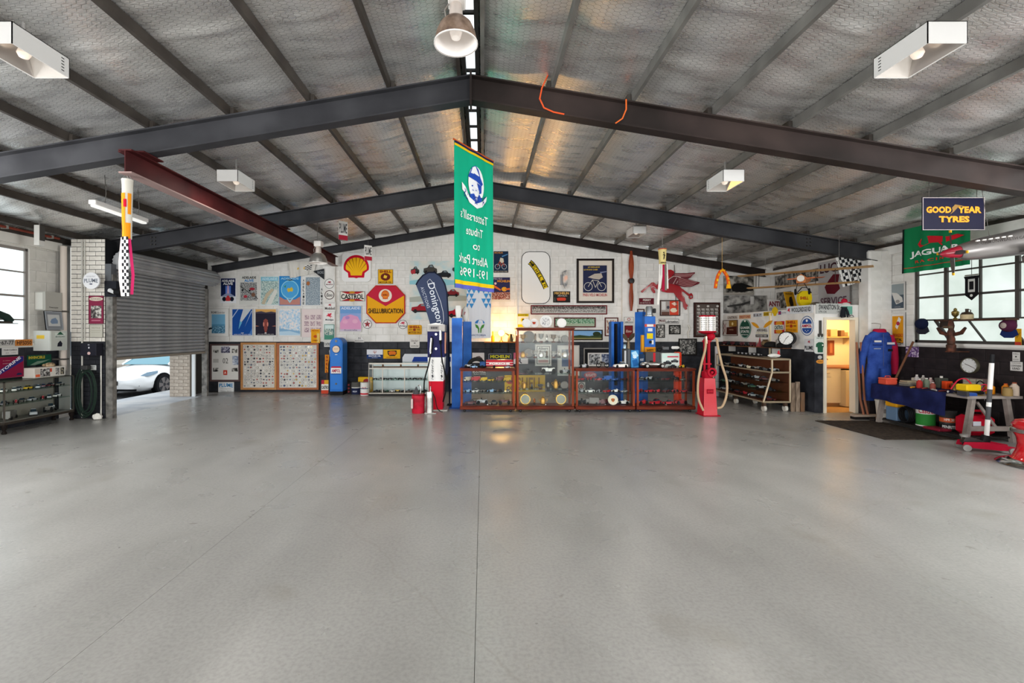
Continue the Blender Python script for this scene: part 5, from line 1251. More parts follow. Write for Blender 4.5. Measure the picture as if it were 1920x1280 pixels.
# ================================================================ WOODEN GLASS CABINETS
MWOOD = noise_mat('mahogany', ['#4a1a10', '#5e2416', '#70301c'], scale=2.5, detail=6, r=.38, stretch=(1, 8, 8))
MWOODV = noise_mat('mahogany_post', ['#6a2814', '#7f351c', '#924224'], scale=2.5, detail=6, r=.38, stretch=(8, 8, 1))
CY0, CY1 = 9.30, 9.70
def cabinet(label, x0, x1, h, shelves):
    t = thing('display_cabinet', label, 'display cabinet', ((x0+x1)/2, (CY0+CY1)/2, 0), group='mahogany display cabinets in the row')
    w, d, p = (x1-x0)/2, (CY1-CY0)/2, .038
    G().bbox(-w-.012, -d-.012, .06, w+.012, d+.012, .135, .012).obj('plinth', MWOOD, t)
    G().bbox(-w-.02, -d-.02, h-.035, w+.02, d+.02, h, .01).obj('top_board', MWOOD, t)
    G().box(-w, -d, h-.06, w, d, h-.035).obj('cornice', MWOOD, t)
    for sx in (-1, 1):
        for sy in (-1, 1):
            x, y = sx*(w-p/2), sy*(d-p/2); G().box(x-p/2, y-p/2, .135, x+p/2, y+p/2, h-.06).obj('post', MWOODV, t)
            G().sphere((sx*(w-.08), sy*(d-.06), .03), .03, 10, 6).obj('castor', M('#1d1c1b', .4, .3), t)
    for y, nm in ((-d+.012, 'front_glass'), (d-.012, 'back_glass')):
        if nm == 'front_glass':
            for a, b, dy in ((-w+p, .012, 0), (-.012, w-p, .008)): G().box(a, y+dy, .14, b, y+dy+.004, h-.065).obj('sliding_glass', GLASS, t)
        else: G().box(-w+p, y, .14, w-p, y+.004, h-.065).obj(nm, GLASS, t)
    for sx in (-1, 1): G().box(sx*(w-.012)-.002, -d+p, .14, sx*(w-.012)+.002, d-p, h-.065).obj('side_glass', GLASS, t)
    for z in shelves: G().box(-w+.016, -d+.03, z-.006, w-.016, d-.02, z).obj('shelf', glass_mat('green_shelf_glass', (.80, .88, .85)), t)
    G().sphere((0, -d-.004, .165), .012, 8, 6).obj('lock', MCHROME, t)
    return t
c1 = (-.455, .655); c2 = (.70, 1.865); c3 = (1.91, 3.11); c4 = (3.155, 4.34)
cabinet('low mahogany glass cabinet, leftmost of the row, beside the blue post', *c1, .905, (.62, .385))
cabinet('tall mahogany glass cabinet topped with plates', *c2, 1.735, (1.42, 1.105, .78, .455))
cabinet('low mahogany glass cabinet just right of the tall one', *c3, .905, (.635, .385))
cabinet('low mahogany glass cabinet beside the red pump', *c4, .905, (.635, .385))
R_, Wt, Y_, Bl, Bk, Si, Ma, Gn, Or, Pb, Gy, Cr = CN.keys()
ym, bz = 9.52, .137
G1 = 'model vehicles in the wooden cabinets'
car_row('top shelf of the leftmost wooden cabinet', G1, (c1[0]+.06, ym, .621), (c1[1]-.06, ym, .621), 6, [Cr,R_,Y_,Y_,Ma,Y_,R_,Y_], ['truck','truck','truck','coupe'], .175, .6)
car_row('middle shelf of the leftmost wooden cabinet', G1, (c1[0]+.06, ym, .386), (c1[1]-.06, ym, .386), 6, [Pb,Wt,Gy,Pb,Bk,Cr,Pb,Wt], ['racer','coupe','vintage','racer'], .175, .6)
car_row('floor of the leftmost wooden cabinet', G1, (c1[0]+.08, ym, bz), (c1[1]-.08, ym, bz), 4, [Ma,Si,Gy,Ma,Ma], ['coupe','vintage'], .24, .3)
car_row('top shelf of cabinet right of tall one', G1, (c3[0]+.06, ym, .636), (c3[1]-.06, ym, .636), 6, [R_,R_,R_,Bl,Bl,Ma,Wt,Bk], ['coupe','racer','coupe','truck'], .18, .5)
car_row('middle shelf of cabinet right of tall one', G1, (c3[0]+.06, ym, .386), (c3[1]-.06, ym, .386), 6, [Si,Wt,Si,R_,Wt,Si,Wt,Wt], ['racer','coupe','racer','coupe'], .185, .5)
car_row('floor of cabinet right of tall one', G1, (c3[0]+.06, ym, bz), (c3[1]-.06, ym, bz), 5, [Bk,Gy,Ma,Gy,Wt], ['vintage','truck','truck','coupe','racer','coupe'], .24, .2, skip=(3,))
car_row('top shelf of cabinet beside red pump', G1, (c4[0]+.06, ym, .636), (c4[1]-.06, ym, .636), 6, [Bk,Si,Bk,Ma,Bk,Gy,Bk], ['coupe','vintage','coupe'], .19, .5)
car_row('middle shelf of cabinet beside red pump', G1, (c4[0]+.06, ym, .386), (c4[1]-.06, ym, .386), 6, [R_,R_,R_,Ma,R_,R_,R_], ['racer','coupe'], .20, .5)
car_row('floor of cabinet beside red pump', G1, (c4[0]+.06, ym, bz), (c4[1]-.06, ym, bz), 4, [R_], ['racer','coupe','coupe'], .26, .25)
def plate(label, x, y, z, r, col, items=(), lean=.18, group='plates and discs'):
    o = panel_at('plate', label, 'plate', (x, y, z + r*math.cos(lean)), (R90-lean, 0, 0), 2*r, 2*r, col, items, t=.012, shape='ell', group=group)
    o2 = G(); o2.lathe([(r*.70,.012),(r*.74,.014),(r*.98,.022),(r,.018),(r,.010)], n=28, cap=False); o2.obj('rim', M(col, .35), o, smooth=True)
    return o
plate('round cream plate with an orange face mask print inside the low cabinet', 2.70, 9.44, bz, .105, '#e6dcc6', [('o',.5,.5,.5,.5,.03,'#d8cdb4'), ('p',[(.30,.40),(.5,.34),(.70,.40),(.64,.62),(.5,.72),(.36,.62)],'#c8703c'), ('e',.40,.52,.07,.05,'#5a4a3c'), ('e',.60,.52,.07,.05,'#5a4a3c')])
zt_ = 1.736
plate('plain white plate at the left end of the tall cabinet top', .92, 9.55, zt_, .095, '#dddad6')
plate('white disc with a red ring and red crown on the tall cabinet', 1.085, 9.62, zt_, .098, '#e6e2de', [('o',.5,.5,.49,.49,.10,'#b0402c'), ('p',[(.30,.36),(.70,.36),(.62,.62),(.38,.62)],'#b8452c')])
plate('large speckled white plate on top of the tall cabinet', 1.325, 9.55, zt_, .132, '#dcdad6', [('r',.2,.2,.8,.8,photo('speck','#77777c','#c9c8c6','#dcdad6',50))])
plate('small white plate at the right end of the tall cabinet top', 1.655, 9.55, zt_, .10, '#e6e4e0')

# ---- trophies and brass in the tall cabinet
def trophy(name, label, x, z, h, kind, col='#c9c6c0', y=9.5):
    t = thing(name, label, name.replace('_', ' '), (x, y, z), group='silverware in the tall cabinet')
    m = M(col, .38, .75)
    if kind == 'cup':
        G().bbox(-.035,-.035,0,.035,.035,h*.18,.006).obj('base', M('#4a2418', .4), t)
        G().lathe([(.012,h*.18),(.014,h*.36),(.045,h*.5),(.055,h*.85),(.058,h*.87),(.05,h*.86),(.02,h*.5)], n=16, cap=False).obj('bowl', m, t, smooth=True)
        for s in (-1, 1): G().tube([(s*.052,0,h*.82),(s*.085,0,h*.76),(s*.08,0,h*.6),(s*.045,0,h*.54)], .005, 5).obj('handle', m, t)
    elif kind == 'figure':
        G().bbox(-.03,-.03,0,.03,.03,h*.25,.006).obj('base', M('#2a2422', .4), t)
        G().lathe([(.012,h*.25),(.026,h*.45),(.018,h*.62),(.03,h*.75),(.012,h*.84),(.022,h*.92),(.004,h)], n=10).obj('statuette', m, t, smooth=True)
    elif kind == 'tray':
        g = G(); g.lathe([(.001,-.006),(h*.44,-.004),(h*.5,.006)], (0,0,h*.5), 24, 'y'); g.obj('dish', M('#77726c', .55, .3), t, smooth=True)
        G().box(-.04,-.01,0,.04,.05,.02).obj('stand', M('#2a2422', .4), t)
    elif kind == 'pot':
        G().lathe([(.03,0),(.05,.02),(.055,h*.5),(.035,h*.78),(.04,h*.82),(.015,h*.9),(.008,h)], n=16).obj('body', m, t, smooth=True)
        G().tube([(.05,0,h*.3),(.085,0,h*.45),(.08,0,h*.7)], .007, 6).obj('spout', m, t); G().tube([(-.05,0,h*.7),(-.09,0,h*.6),(-.055,0,h*.3)], .006, 6).obj('handle', m, t)
    return t
k_ = 0
names = {'cup':'trophy_cup','figure':'statuette','tray':'silver_tray','pot':'metal_pot'}
def troph_row(z, where, specs, x0=.78, x1=1.79):
    n = len(specs)
    for i, (kind, h, col) in enumerate(specs):
        cn = {'#c9c6c0':'silver','#b98a3c':'brass','#d8d4cc':'pale','#8d7c6a':'bronze','#77736c':'pewter'}[col]
        nm = {'cup':'trophy cup','figure':'statuette','tray':'round tray','pot':'pot'}[kind]
        trophy(names[kind], '%s %s, %s from the left on the %s shelf of the tall cabinet' % (cn, nm, ORD[i], where), x0+(x1-x0)*(i+.5)/n, z, h, kind, col, 9.52+.05*math.sin(i*2.1))
S_, Br, Pl, Bz, Pw = '#c9c6c0', '#b98a3c', '#d8d4cc', '#8d7c6a', '#77736c'
troph_row(1.421, 'top', [('cup',.20,Br),('tray',.25,Pw),('figure',.2,Bz),('cup',.22,S_),('figure',.18,Pl),('cup',.2,Bz),('figure',.16,S_),('tray',.16,Pl)])
troph_row(1.106, 'second', [('pot',.14,Br),('tray',.2,S_),('cup',.18,S_),('pot',.15,S_),('figure',.15,Bz),('cup',.16,S_),('figure',.17,Pl),('pot',.14,Pl)])
troph_row(.456, 'fourth', [('pot',.16,Br),('figure',.10,Pw),('cup',.12,Pw),('figure',.14,S_),('pot',.2,Br),('tray',.17,Pl)])
model_car('vintage', Wt, (1.37, 9.5, .781), .32, .05, 'long white open tourer model on the third shelf of the tall cabinet', G1)
model_car('vintage', Bk, (.96, 9.52, .781), .18, .4, 'small black vintage model on the tall cabinet third shelf', G1)
model_car('vintage', Si, (1.72, 9.52, .781), .22, .1, 'silver vintage model at the right of the tall cabinet third shelf', G1)
def headlamp(label, x):
    t = thing('brass_headlamp', label, 'headlamp', (x, 9.47, bz), group='brass headlamps')
    m = M('#c2923c', .2, 1.0)
    G().lathe([(.02,.12),(.075,.08),(.098,.02),(.105,-.01),(.098,-.03)], (0,0,.115), 24, 'y', cap=False).obj('bowl', m, t, smooth=True)
    G().lathe([(.092,-.032),(.106,-.032),(.108,-.014),(.092,-.014)], (0,0,.115), 24, 'y', cap=False).obj('rim', M('#dcb050', .2, 1.0), t, smooth=True)
    G().cyl((0,-.03,.115), (0,-.027,.115), .092, n=24).obj('lens', M('#8d8e80', .25, .2), t)
    G().bbox(-.04,-.03,0,.04,.05,.03,.006).obj('foot', m, t)
    G().tube([(-.05,.03,.20),(0,.03,.245),(.05,.03,.20)], .006, 6).obj('handle', m, t)
headlamp('brass car headlamp at the left of the tall cabinet floor', .885); headlamp('brass car headlamp at the right of the tall cabinet floor', 1.625)
trophy('metal_pot', 'brass bell shaped lamp in the middle of the tall cabinet floor', 1.26, bz, .17, 'pot', Br); trophy('statuette', 'small copper bottle between the brass lamps', 1.08, bz, .13, 'figure', '#a8683c')

# ---- on top of the low cabinets
tp = .906
model_car('vintage', Si, (-.30, 9.5, tp), .17, .3, 'tiny silver vintage model at the left end of the leftmost cabinet top', 'models on the cabinet tops')
model_car('coupe', Pb, (-.18, 9.42, tp), .15, -.4, 'tiny pale blue model beside the half tyre', 'models on the cabinet tops')
model_car('coupe', Si, (.50, 9.34, tp), .14, .0, 'flat silver model in front of the red transporter', 'models on the cabinet tops')
t = thing('tyre_arch', 'black half tyre standing as an arch on the leftmost cabinet', 'tyre', (-.13, 9.60, tp))
pts = [(.17*math.cos(a), 0, .17*math.sin(a)) for a in [math.pi*i/14 for i in range(15)]]; pts = [(x, 0, z) for x, _, z in pts]
G().tube(pts, .042, 10).obj('tread', noise_mat('tyre_rubber', ['#191919', '#26241f'], scale=30, r=.8, bump=.3), t, smooth=True); G().box(-.14, -.02, 0, .15, .02, .03).obj('stand', M('#232220', .6), t)
t = thing('model_transporter', 'red and white Porsche race transporter model on the leftmost cabinet', 'model truck', (.24, 9.46, tp))
G().bbox(-.17,-.06,.035,.39,.06,.165,.008).obj('box_body', M('#a8202e', .35), t)
for z in (.062, .108): G().box(-.171,-.0615,z,.391,.0615,z+.008).obj('stripe', M('#e6e2dc', .4), t)
l_ = text('PORSCHE', .11, .09, .42, .03, '#e9e6e0', t, 0, bold=.05); l_.rotation_euler = (R90, 0, 0); l_.location = (0, -.063, 0)
G().bbox(-.30,-.055,.03,-.18,.055,.13,.015).obj('cab', M('#2c4a78', .3), t)
for x in (-.25, 0, .30):
    for s in (-1, 1): G().cyl((x, s*.04, .028), (x, s*.065, .028), .028, n=12).obj('wheel', MTYRE, t)
model_car('racer', Si, (2.10, 9.45, tp), .22, 0.1, 'silver roadster model on the cabinet top just right of the tall cabinet', 'models on the cabinet tops')
t = thing('model_motorcycle', 'dark metal model motorcycle between two white model cars', 'model motorcycle', (2.50, 9.48, tp))
for x in (-.085, .085):
    g = G(); g.lathe([(.036,-.008),(.05,-.008),(.05,.008),(.036,.008)], (x,0,.05), 18, 'y', cap=False); g.obj('wheel', MTYRE, t)
G().tube([(-.085,0,.05),(-.05,0,.12),(.03,0,.11),(.085,0,.05)], .01, 6).obj('frame', M('#33302c', .4, .5), t)
G().bbox(-.04,-.02,.04,.04,.02,.10,.01).obj('engine', M('#4a4743', .35, .7), t); G().bbox(-.05,-.018,.10,.0,.018,.13,.008).obj('tank', M('#24211e', .3), t); G().tube([(-.06,-.04,.15),(-.055,0,.14),(-.06,.04,.15)], .005, 5).obj('handlebar', MCHROME, t)
model_car('coupe', Wt, (2.86, 9.44, tp), .30, .12, 'large white sports car model beside the black box', 'models on the cabinet tops')
t = thing('model_racer', 'long silver single seat racing car model on the cabinet beside the red pump', 'model car', (3.53, 9.42, tp))
def rr_(x, w, z0, z1): return [(x, w*math.cos(a), (z0+z1)/2+(z1-z0)/2*math.sin(a)) for a in [2*math.pi*i/14 for i in range(14)]]
G().loft([rr_(-.27,.015,.05,.09),rr_(-.24,.05,.03,.115),rr_(-.1,.06,.025,.13),rr_(.05,.062,.025,.125),rr_(.2,.045,.03,.10),rr_(.27,.008,.06,.07)]).obj('body', M('#b9b6b2', .22, .9), t, smooth=True)
G().bbox(-.07,-.03,.11,-.01,.03,.145,.008).obj('cockpit', M('#1d1c1c', .5), t)
for x in (-.15, .16):
    for s in (-1, 1):
        w_ = G().cyl((x, s*.065, .046), (x, s*.095, .046), .046, n=18).obj('wheel', MTYRE, t); G().cyl((x, s*.096, .046), (x, s*.098, .046), .028, n=14).obj('hub', MCHROME, w_)
model_car('racer', Y_, (4.15, 9.45, tp), .16, .3, 'small yellow racing car model at the foot of the orange bag', 'models on the cabinet tops')
model_car('coupe', Bk, (3.92, 9.40, tp), .17, .2, 'small black model right of the silver single seater', 'models on the cabinet tops')
def box_thing(name, label, cat, x0, y0, z0, x1, y1, z1, col, items=(), side=None):
    t = thing(name, label, cat, ((x0+x1)/2, (y0+y1)/2, z0)); w, d, h = (x1-x0)/2, (y1-y0)/2, z1-z0
    G().bbox(-w,-d,0,w,d,h,.006).obj('carton', M(col, .5) if isinstance(col, str) else col, t)
    if items:
        pr_ = G().face([(-w*.96,-h*.46,0),(w*.96,-h*.46,0),(w*.96,h*.46,0),(-w*.96,h*.46,0)]).obj('printed_front', M(col, .5) if isinstance(col, str) else col, t, (0,-d-.0015,h/2), (R90,0,0))
        art_sub(pr_, items, w*1.92, h*.92)
    return t
def art_sub(o, items, w, h): art(o, items, w, h, .0004, .0006)
bk = box_thing('tall_box', 'tall grey metal box with silver lettering behind the white model', 'box', 2.955, 9.52, tp, 3.09, 9.66, tp+.39, '#3c3d40', [('r',.06,.06,.34,.94,'#b9bcbe'), ('r',.62,.0,1,1,'#55575a')])
box_thing('blue_box', 'blue and white printed carton beside the grey metal box', 'box', 3.10, 9.50, tp, 3.26, 9.64, tp+.36, '#3f86c0', [('p',[(0,.1),(.6,.0),(1,.3),(.4,.5)],'#a9d0e6'), ('p',[(.1,.6),(.8,.5),(1,.9),(.3,1)],'#1f5a96'), T('OIL',.2,.25,.7,.45,'#e8f0f4',.03)])
box_thing('storage_box', 'grey storage box with a broad red stripe behind the racing model', 'box', 3.42, 9.54, tp, 3.72, 9.68, tp+.32, '#4a4a4c', [('r',.52,0,.68,1,'#b8242e')])
box_thing('picture_box', 'pale printed carton with race cars beside the orange bag', 'box', 3.75, 9.52, tp, 4.12, 9.66, tp+.30, '#cfd8d2', [('r',.0,.0,1,.35,'#bfd4cc'), ('r',.3,.18,.95,.28,'#c03a52')] + carshape('#2c2c30',.05,.45,.5,.4) + carshape('#4a4c50',.5,.35,.45,.35))
box_thing('dark_chest', 'dark blue box below the hoist control panel', 'box', 3.275, 9.55, tp, 3.405, 9.68, tp+.27, '#1e3450', [T('HOIST',.2,.3,.8,.5,'#b9c0c8',.02)])
t = thing('orange_bag', 'tall orange plastic cylinder standing at the right cabinet end', 'container', (4.24, 9.90, 0))
G().lathe([(.075,.0),(.08,.02),(.08,1.15),(.075,1.20),(.05,1.215)], n=18).obj('tube', M('#e0452a', .4), t, smooth=True)
for i in range(5): G().lathe([(.081,0),(.086,.01),(.081,.02)], (0,0,.7+i*.1), 18, cap=False).obj('ring', M('#c93a22', .4), t)
# boat propeller standing on the grey box
t = thing('boat_propeller', 'bronze boat propeller standing on the tall grey box', 'propeller', (3.07, 9.58, tp+.392))
mb_ = M('#5c4f3f', .35, .8)
G().lathe([(.035,0),(.03,.06),(.022,.12),(.03,.16),(.015,.19)], n=14).obj('hub', mb_, t, smooth=True)
for a, l in ((2.2, .2), (.95, .22), (4.9, .1)):
    g = G(); c_, s_ = math.cos(a), math.sin(a); pts = [(0,-.02),(.35,-.28),(.75,-.30),(1,0),(.75,.28),(.35,.22),(0,.02)]
    g.T = Matrix.Translation((0,0,.15)) @ Matrix.Rotation(-a+R90, 4, 'Y') @ Matrix.Rotation(.4, 4, 'Z')
    g.prism_xz([(p_[1]*l*.8, p_[0]*l) for p_ in pts], -.006, .006); g.obj('blade', mb_, t)
t = thing('clear_jar', 'small glass jar beside the boat propeller', 'jar', (2.99, 9.58, tp+.392))
G().lathe([(.03,0),(.032,.07),(.02,.09)], n=14).obj('jar', M('#8fa6b4', .1, .2), t, smooth=True); G().lathe([(.024,.09),(.024,.105)], n=14).obj('lid', M('#3a3a3c', .4), t)
t = thing('model_motorbike', 'model motorcycle with white fairing on the storage boxes', 'model motorcycle', (3.92, 9.58, tp+.322))
for x in (-.20, .16):
    g = G(); g.lathe([(.03,-.012),(.048,-.012),(.048,.012),(.03,.012)], (x,0,.048), 18, 'y', cap=False); g.obj('wheel', MTYRE, t)
G().tube([(-.2,0,.05),(-.1,0,.09),(.08,0,.09),(.16,0,.05)], .012, 6).obj('frame', M('#2a2a2c', .4, .5), t); G().bbox(-.14,-.03,.04,.0,.03,.12,.012).obj('engine', M('#3c3c3e', .4, .6), t); G().bbox(.05,-.03,.06,.22,.03,.12,.02).obj('fairing', M('#e4e2de', .3), t)

# ================================================================ PUMPS, HOIST POSTS, FLAGS
def ring_hose(par, pts, r, col, name='hose'):
    P = [Vector(p) for p in pts]; out = []
    for i in range(len(P)-1):
        p0, p1, p2, p3 = P[max(i-1,0)], P[i], P[i+1], P[min(i+2, len(P)-1)]
        for k in range(6):
            t_ = k/6; out.append(.5*((2*p1)+(p2-p0)*t_+(2*p0-5*p1+4*p2-p3)*t_**2+(3*p1-p0-3*p2+p3)*t_**3))
    out.append(P[-1]); return G().tube(out, r, 8).obj(name, M(col, .5), par, smooth=True)
# blue ampol pump
s = 72.0; pc = Vector(((630.5-CX)/s, F/s, 0))
t = thing('fuel_pump', 'blue AMPOL petrol pump with an arched top by the dark wall', 'petrol pump', (pc.x, pc.y, 0))
w, d, h = .165, .40, 1.50
arch = [(-w,.10),(w,.10)] + [(w*math.cos(a), h-w+w*math.sin(a)) for a in [math.pi*i/14 for i in range(15)]]
G().prism_xz(arch, 0, d).obj('casing', M('#2f6fc0', .3), t, smooth=True)
G().box(-w-.004, .01, 0, w+.004, d, .10).obj('base', M('#1c1c1e', .5), t)
inn = [(-w*.86,.16),(w*.86,.16)] + [(w*.86*math.cos(a), h-w+w*.86*math.sin(a)) for a in [math.pi*i/14 for i in range(15)]]
G().prism_xz(inn, -.008, 0).obj('front_door', M('#3a7acb', .3), t)
G().cyl((0,-.022,h-.30), (0,-.008,h-.30), .105, n=28).obj('dial_ring', M('#1e4a86', .3), t); dl = G().cyl((0,-.026,h-.30), (0,-.02,h-.30), .09, n=28).obj('dial', M('#e9cfb4', .4), t)
tx = text('GALLONS', 0, 0, .11, .02, '#8d6a50', t, 0); tx.rotation_euler = (R90,0,0); tx.location = (0,-.0275,h-.29)
for zz, r in ((h-.09, .032), (.30, .026)): G().cyl((0,-.02,zz), (0,-.008,zz), r, n=16).obj('lock_badge', M('#4a4a48', .3, .8), t)
sg_ = G().box(-.135,-.02,.57,.135,-.008,.73).obj('brand_plate', M('#e9e6e2', .35), t)
G().prism_xz([(-.135,.73),(-.1,.755),(.1,.755),(.135,.73),(.135,.715),(-.135,.715)], -.021, -.008).obj('brand_plate_top', M('#b5203a', .35), sg_); G().prism_xz([(-.135,.57),(.135,.57),(.11,.55),(-.11,.55)], -.021, -.008).obj('brand_plate_foot', M('#1f3a78', .35), sg_)
tx = text('AMPOL', 0, 0, .23, .085, '#b01f3c', sg_, 0, bold=.03); tx.rotation_euler = (R90,0,0); tx.location = (0,-.0215,.64)
G().box(-.03,-.011,1.05,.03,-.009,1.07).obj('small_plate', M('#c9d0d8', .4), t)
ring_hose(t, [(-w-.02,.2,1.05),(-w-.08,.15,.8),(-w-.06,.12,.35),(-w-.02,.1,.2)], .013, '#1a1a1a'); G().tube([(-w-.01,.2,1.25),(-w-.07,.18,1.15),(-w-.05,.18,1.0)], .018, 8).obj('nozzle', M('#a9a7a2', .3, .8), t)
t = thing('enamel_strip_sign', 'orange upright enamel strip beside the blue pump', 'sign', ((614-CX)/70, 12.15, 0))
G().box(-.055, 0, .56, .055, .02, 1.04).obj('panel', M('#dc8a22', .4), t); G().box(-.01, .005, 0, .01, .02, .56).obj('stake', M('#6a4a30', .6), t)
for i, ch in enumerate('SHELL'):
    tx = text(ch, 0, 0, .06, .07, '#8d2a18', t, 0, bold=.03); tx.rotation_euler = (R90,0,0); tx.location = (0,-.0015,.98-i*.095)
o = panel_at('castrol_tin_sign', 'small white and red CASTROL sign standing on the floor left of the blue pump', 'sign', ((611.5-CX)/70, 12.1, .19), (R90-.06, 0, 0), .19, .36, '#dedad2', [('r',0,0,.4,.3,'#b5283c'), ('r',.4,0,1,.3,'#d8a02a'), ('r',0,.74,1,1,'#c4442c'), T('CASTRO',.04,.42,.98,.66,'#1e2422',.03)], t=.01)

# atlantic pump
s = 90.0; px0 = (817.5-CX)/s
t = thing('fuel_pump', 'red, white and blue ATLANTIC petrol pump with two nozzles', 'petrol pump', (px0, F/s, 0))
def ring4(w, d0, d1, z): return [(-w,d0,z),(w,d0,z),(w,d1,z),(-w,d1,z)]
G().bbox(-.26,-.05,0,.24,.5,.03,.01).obj('base_plate', M('#b9b6b0', .6), t)
G().loft([ring4(.135,.03,.40,.03), ring4(.15,.02,.42,.62)]).obj('lower_casing', M('#c0182c', .3), t)
G().loft([ring4(.15,.02,.42,.62), ring4(.175,.0,.44,1.12)]).obj('middle_casing', M('#e8e6e3', .3), t)
G().loft([ring4(.175,.0,.44,1.12), ring4(.18,.0,.44,1.66)]).obj('upper_casing', M('#1b1c4e', .3), t)
G().box(-.185,-.01,1.66,.185,.45,1.80).obj('dial_head', M('#8d8882', .35, .3), t); G().prism_xz([(-.185,1.80),(.185,1.80),(.0,1.84)], -.01, .45).obj('head_cap', M('#e6e4e1', .35), t)
dial = G().box(-.13,-.016,1.69,.06,-.010,1.775).obj('dial', M('#8f8a88', .3), t)
for i in range(4): G().box(-.10+i*.035,-.018,1.715,-.078+i*.035,-.016,1.755).obj('digit', M('#3a3838', .4), dial)
G().box(.178,.03,1.2,.20,.4,1.64).obj('side_trim', M('#8a5a44', .3, .6), t)
for z in (1.60, 1.30): G().cyl((.0,-.008,z), (0,.002,z), .022, n=12).obj('lock', MCHROME, t)
for x, hx in ((-.09, -.30), (.10, .22)):
    for i, ch in enumerate('ATLANTIC'):
        tx = text(ch, 0, 0, .032, .05, '#3a3a40', t, 0, bold=.02, rot=.3); tx.rotation_euler = (R90,0,0); tx.location = (x+.02, .012-.0255*.9-.0015*i*0-.002, 1.06-i*.055)
G().cyl((.10,-.06,1.48), (.10,-.06,1.68), .035, .03, n=14).obj('sight_glass', MCHROME, t); G().cyl((.10,-.06,1.40), (.10,-.06,1.48), .026, n=12).obj('hose_joint', MTYRE, t)
ring_hose(t, [(.10,-.06,1.42),(.13,-.08,1.1),(.20,-.08,.75),(.21,-.05,.45),(.15,-.04,.2)], .014, '#161616')
G().tube([(-.09,-.04,1.52),(-.10,-.05,1.40),(-.11,-.05,1.25),(-.10,-.06,1.20)], .022, 8).obj('nozzle', M('#8f8c88', .3, .8), t, smooth=True)
ring_hose(t, [(-.10,-.05,1.22),(-.15,-.08,.95),(-.23,-.08,.65),(-.24,-.06,.35)], .014, '#161616'); ring_hose(t, [(-.09,-.03,1.2),(-.06,-.045,1.45),(-.09,-.04,1.56)], .012, '#161616')
# silver cylinder (stirrup pump) in front of it
t = thing('stirrup_pump', 'dented silver hand pump with red handle in front of the ATLANTIC pump', 'hand pump', ((806-CX)/92, F/92-.05, 0))
G().bbox(-.10,-.06,0,.14,.10,.02,.006).obj('foot_plate', M('#b5b2ac', .4, .6), t)
G().lathe([(.075,.02),(.075,.42),(.07,.44)], n=20).obj('barrel', noise_mat('dented_tin', ['#8d8a86', '#b5b2ad', '#c9c6c2'], scale=5, r=.35, m=.9), t, smooth=True); G().cyl((.02,0,.44), (.02,0,.56), .012, n=8).obj('rod', MCHROME, t); G().cyl((.02,0,.55), (.02,0,.64), .022, n=10).obj('handle', M('#b5202c', .4), t)
ring_hose(t, [(.07,0,.4),(.12,-.05,.3),(.16,-.06,.12),(.22,-.05,.05),(.26,0,.03)], .009, '#181818')
# red oil dispenser drum
s = 92.0; t = thing('oil_drum', 'red oil dispenser drum with a grey funnel top beside the ATLANTIC pump', 'drum', ((784-CX)/s, F/s+.02, 0))
G().lathe([(.125,0),(.13,.01),(.13,.37),(.125,.385)], n=28).obj('body', noise_mat('worn_red_paint', ['#8d1424', '#b01c30', '#bb2238'], scale=5, r=.45), t, smooth=True)
G().lathe([(.133,.36),(.136,.37),(.133,.385)], n=28, cap=False).obj('rim', M('#7c1420', .4), t)
G().lathe([(.07,.385),(.045,.44),(.012,.52),(.008,.53)], (-.04,0,0), 20).obj('funnel', M('#4a4a4c', .5), t, smooth=True)
G().tube([(.04,0,.385),(.05,0,.50),(.03,0,.56),(-.005,0,.55)], .012, 7).obj('pump_handle', MCHROME, t); G().bbox(-.13,-.135,.1,-.09,-.10,.3,.01).obj('side_label', M('#c9b4b0', .5), t)
# feather flag
s = 84.0; yF = F/s
fp = [(780,534),(784,526),(793,516),(804,510.5),(815,510.5),(826,518),(834,532),(838,548),(841,600),(842.5,690),(838,704),(832,690),(824,650),(807,609),(797,575)]
cxp, cyp = 812, 600
t = thing('feather_flag', 'navy Donington Auctions feather flag on a curved pole', 'flag', ((cxp-CX)/s, yF, EYE+(CY-cyp)/s)); t.rotation_euler = (R90, 0, 0)
L2 = lambda p: ((p[0]-cxp)/s, (cyp-p[1])/s)
G().prism([L2(p) for p in fp], -.002, .002).obj('sail', M('#3d4660', .6), t)
edge = [(780,534),(784,526),(793,516),(804,510.5),(815,510.5),(826,518),(834,532),(838,548),(841,600),(842.5,690),(843,775)]
G().tube([(L2(p)[0], L2(p)[1], .0) for p in edge[:-1]] + [(L2(edge[-1])[0], -(EYE+(CY-cyp)/s)+.02, 0)], .016, 8).obj('pole', M('#1d2233', .5), t)
G().cyl((L2(edge[-1])[0], -(EYE+(CY-cyp)/s)+.0, 0), (L2(edge[-1])[0], -(EYE+(CY-cyp)/s)+.05, 0), .07, .05, n=16).obj('foot', M('#2a2a2c', .5), t)
def seg_text(s_, p, q, hgt, col, b=.0, sp=1.0):
    a, c = Vector(L2(p)), Vector(L2(q)); d = c-a; m = (a+c)/2
    return text(s_, m.x, m.y, d.length, hgt/s, col, t, .0035, bold=b, rot=math.atan2(d.y, d.x), space=sp)
seg_text('Donington', (806,531), (824,607), 17, '#e2e4ea', .004); seg_text('AUCTIONS', (791,538), (804,577), 6, '#c9ccd6', .0, 1.2)
g = G(); cv = [(804,536),(801,528),(806,523),(812,530),(818,545),(826,565),(831,585),(832,600),(829,610)]; g.tube([(L2(p)[0], L2(p)[1], .004) for p in cv], .006, 4); g.obj('swash', M('#e2e4ea', .5), t)
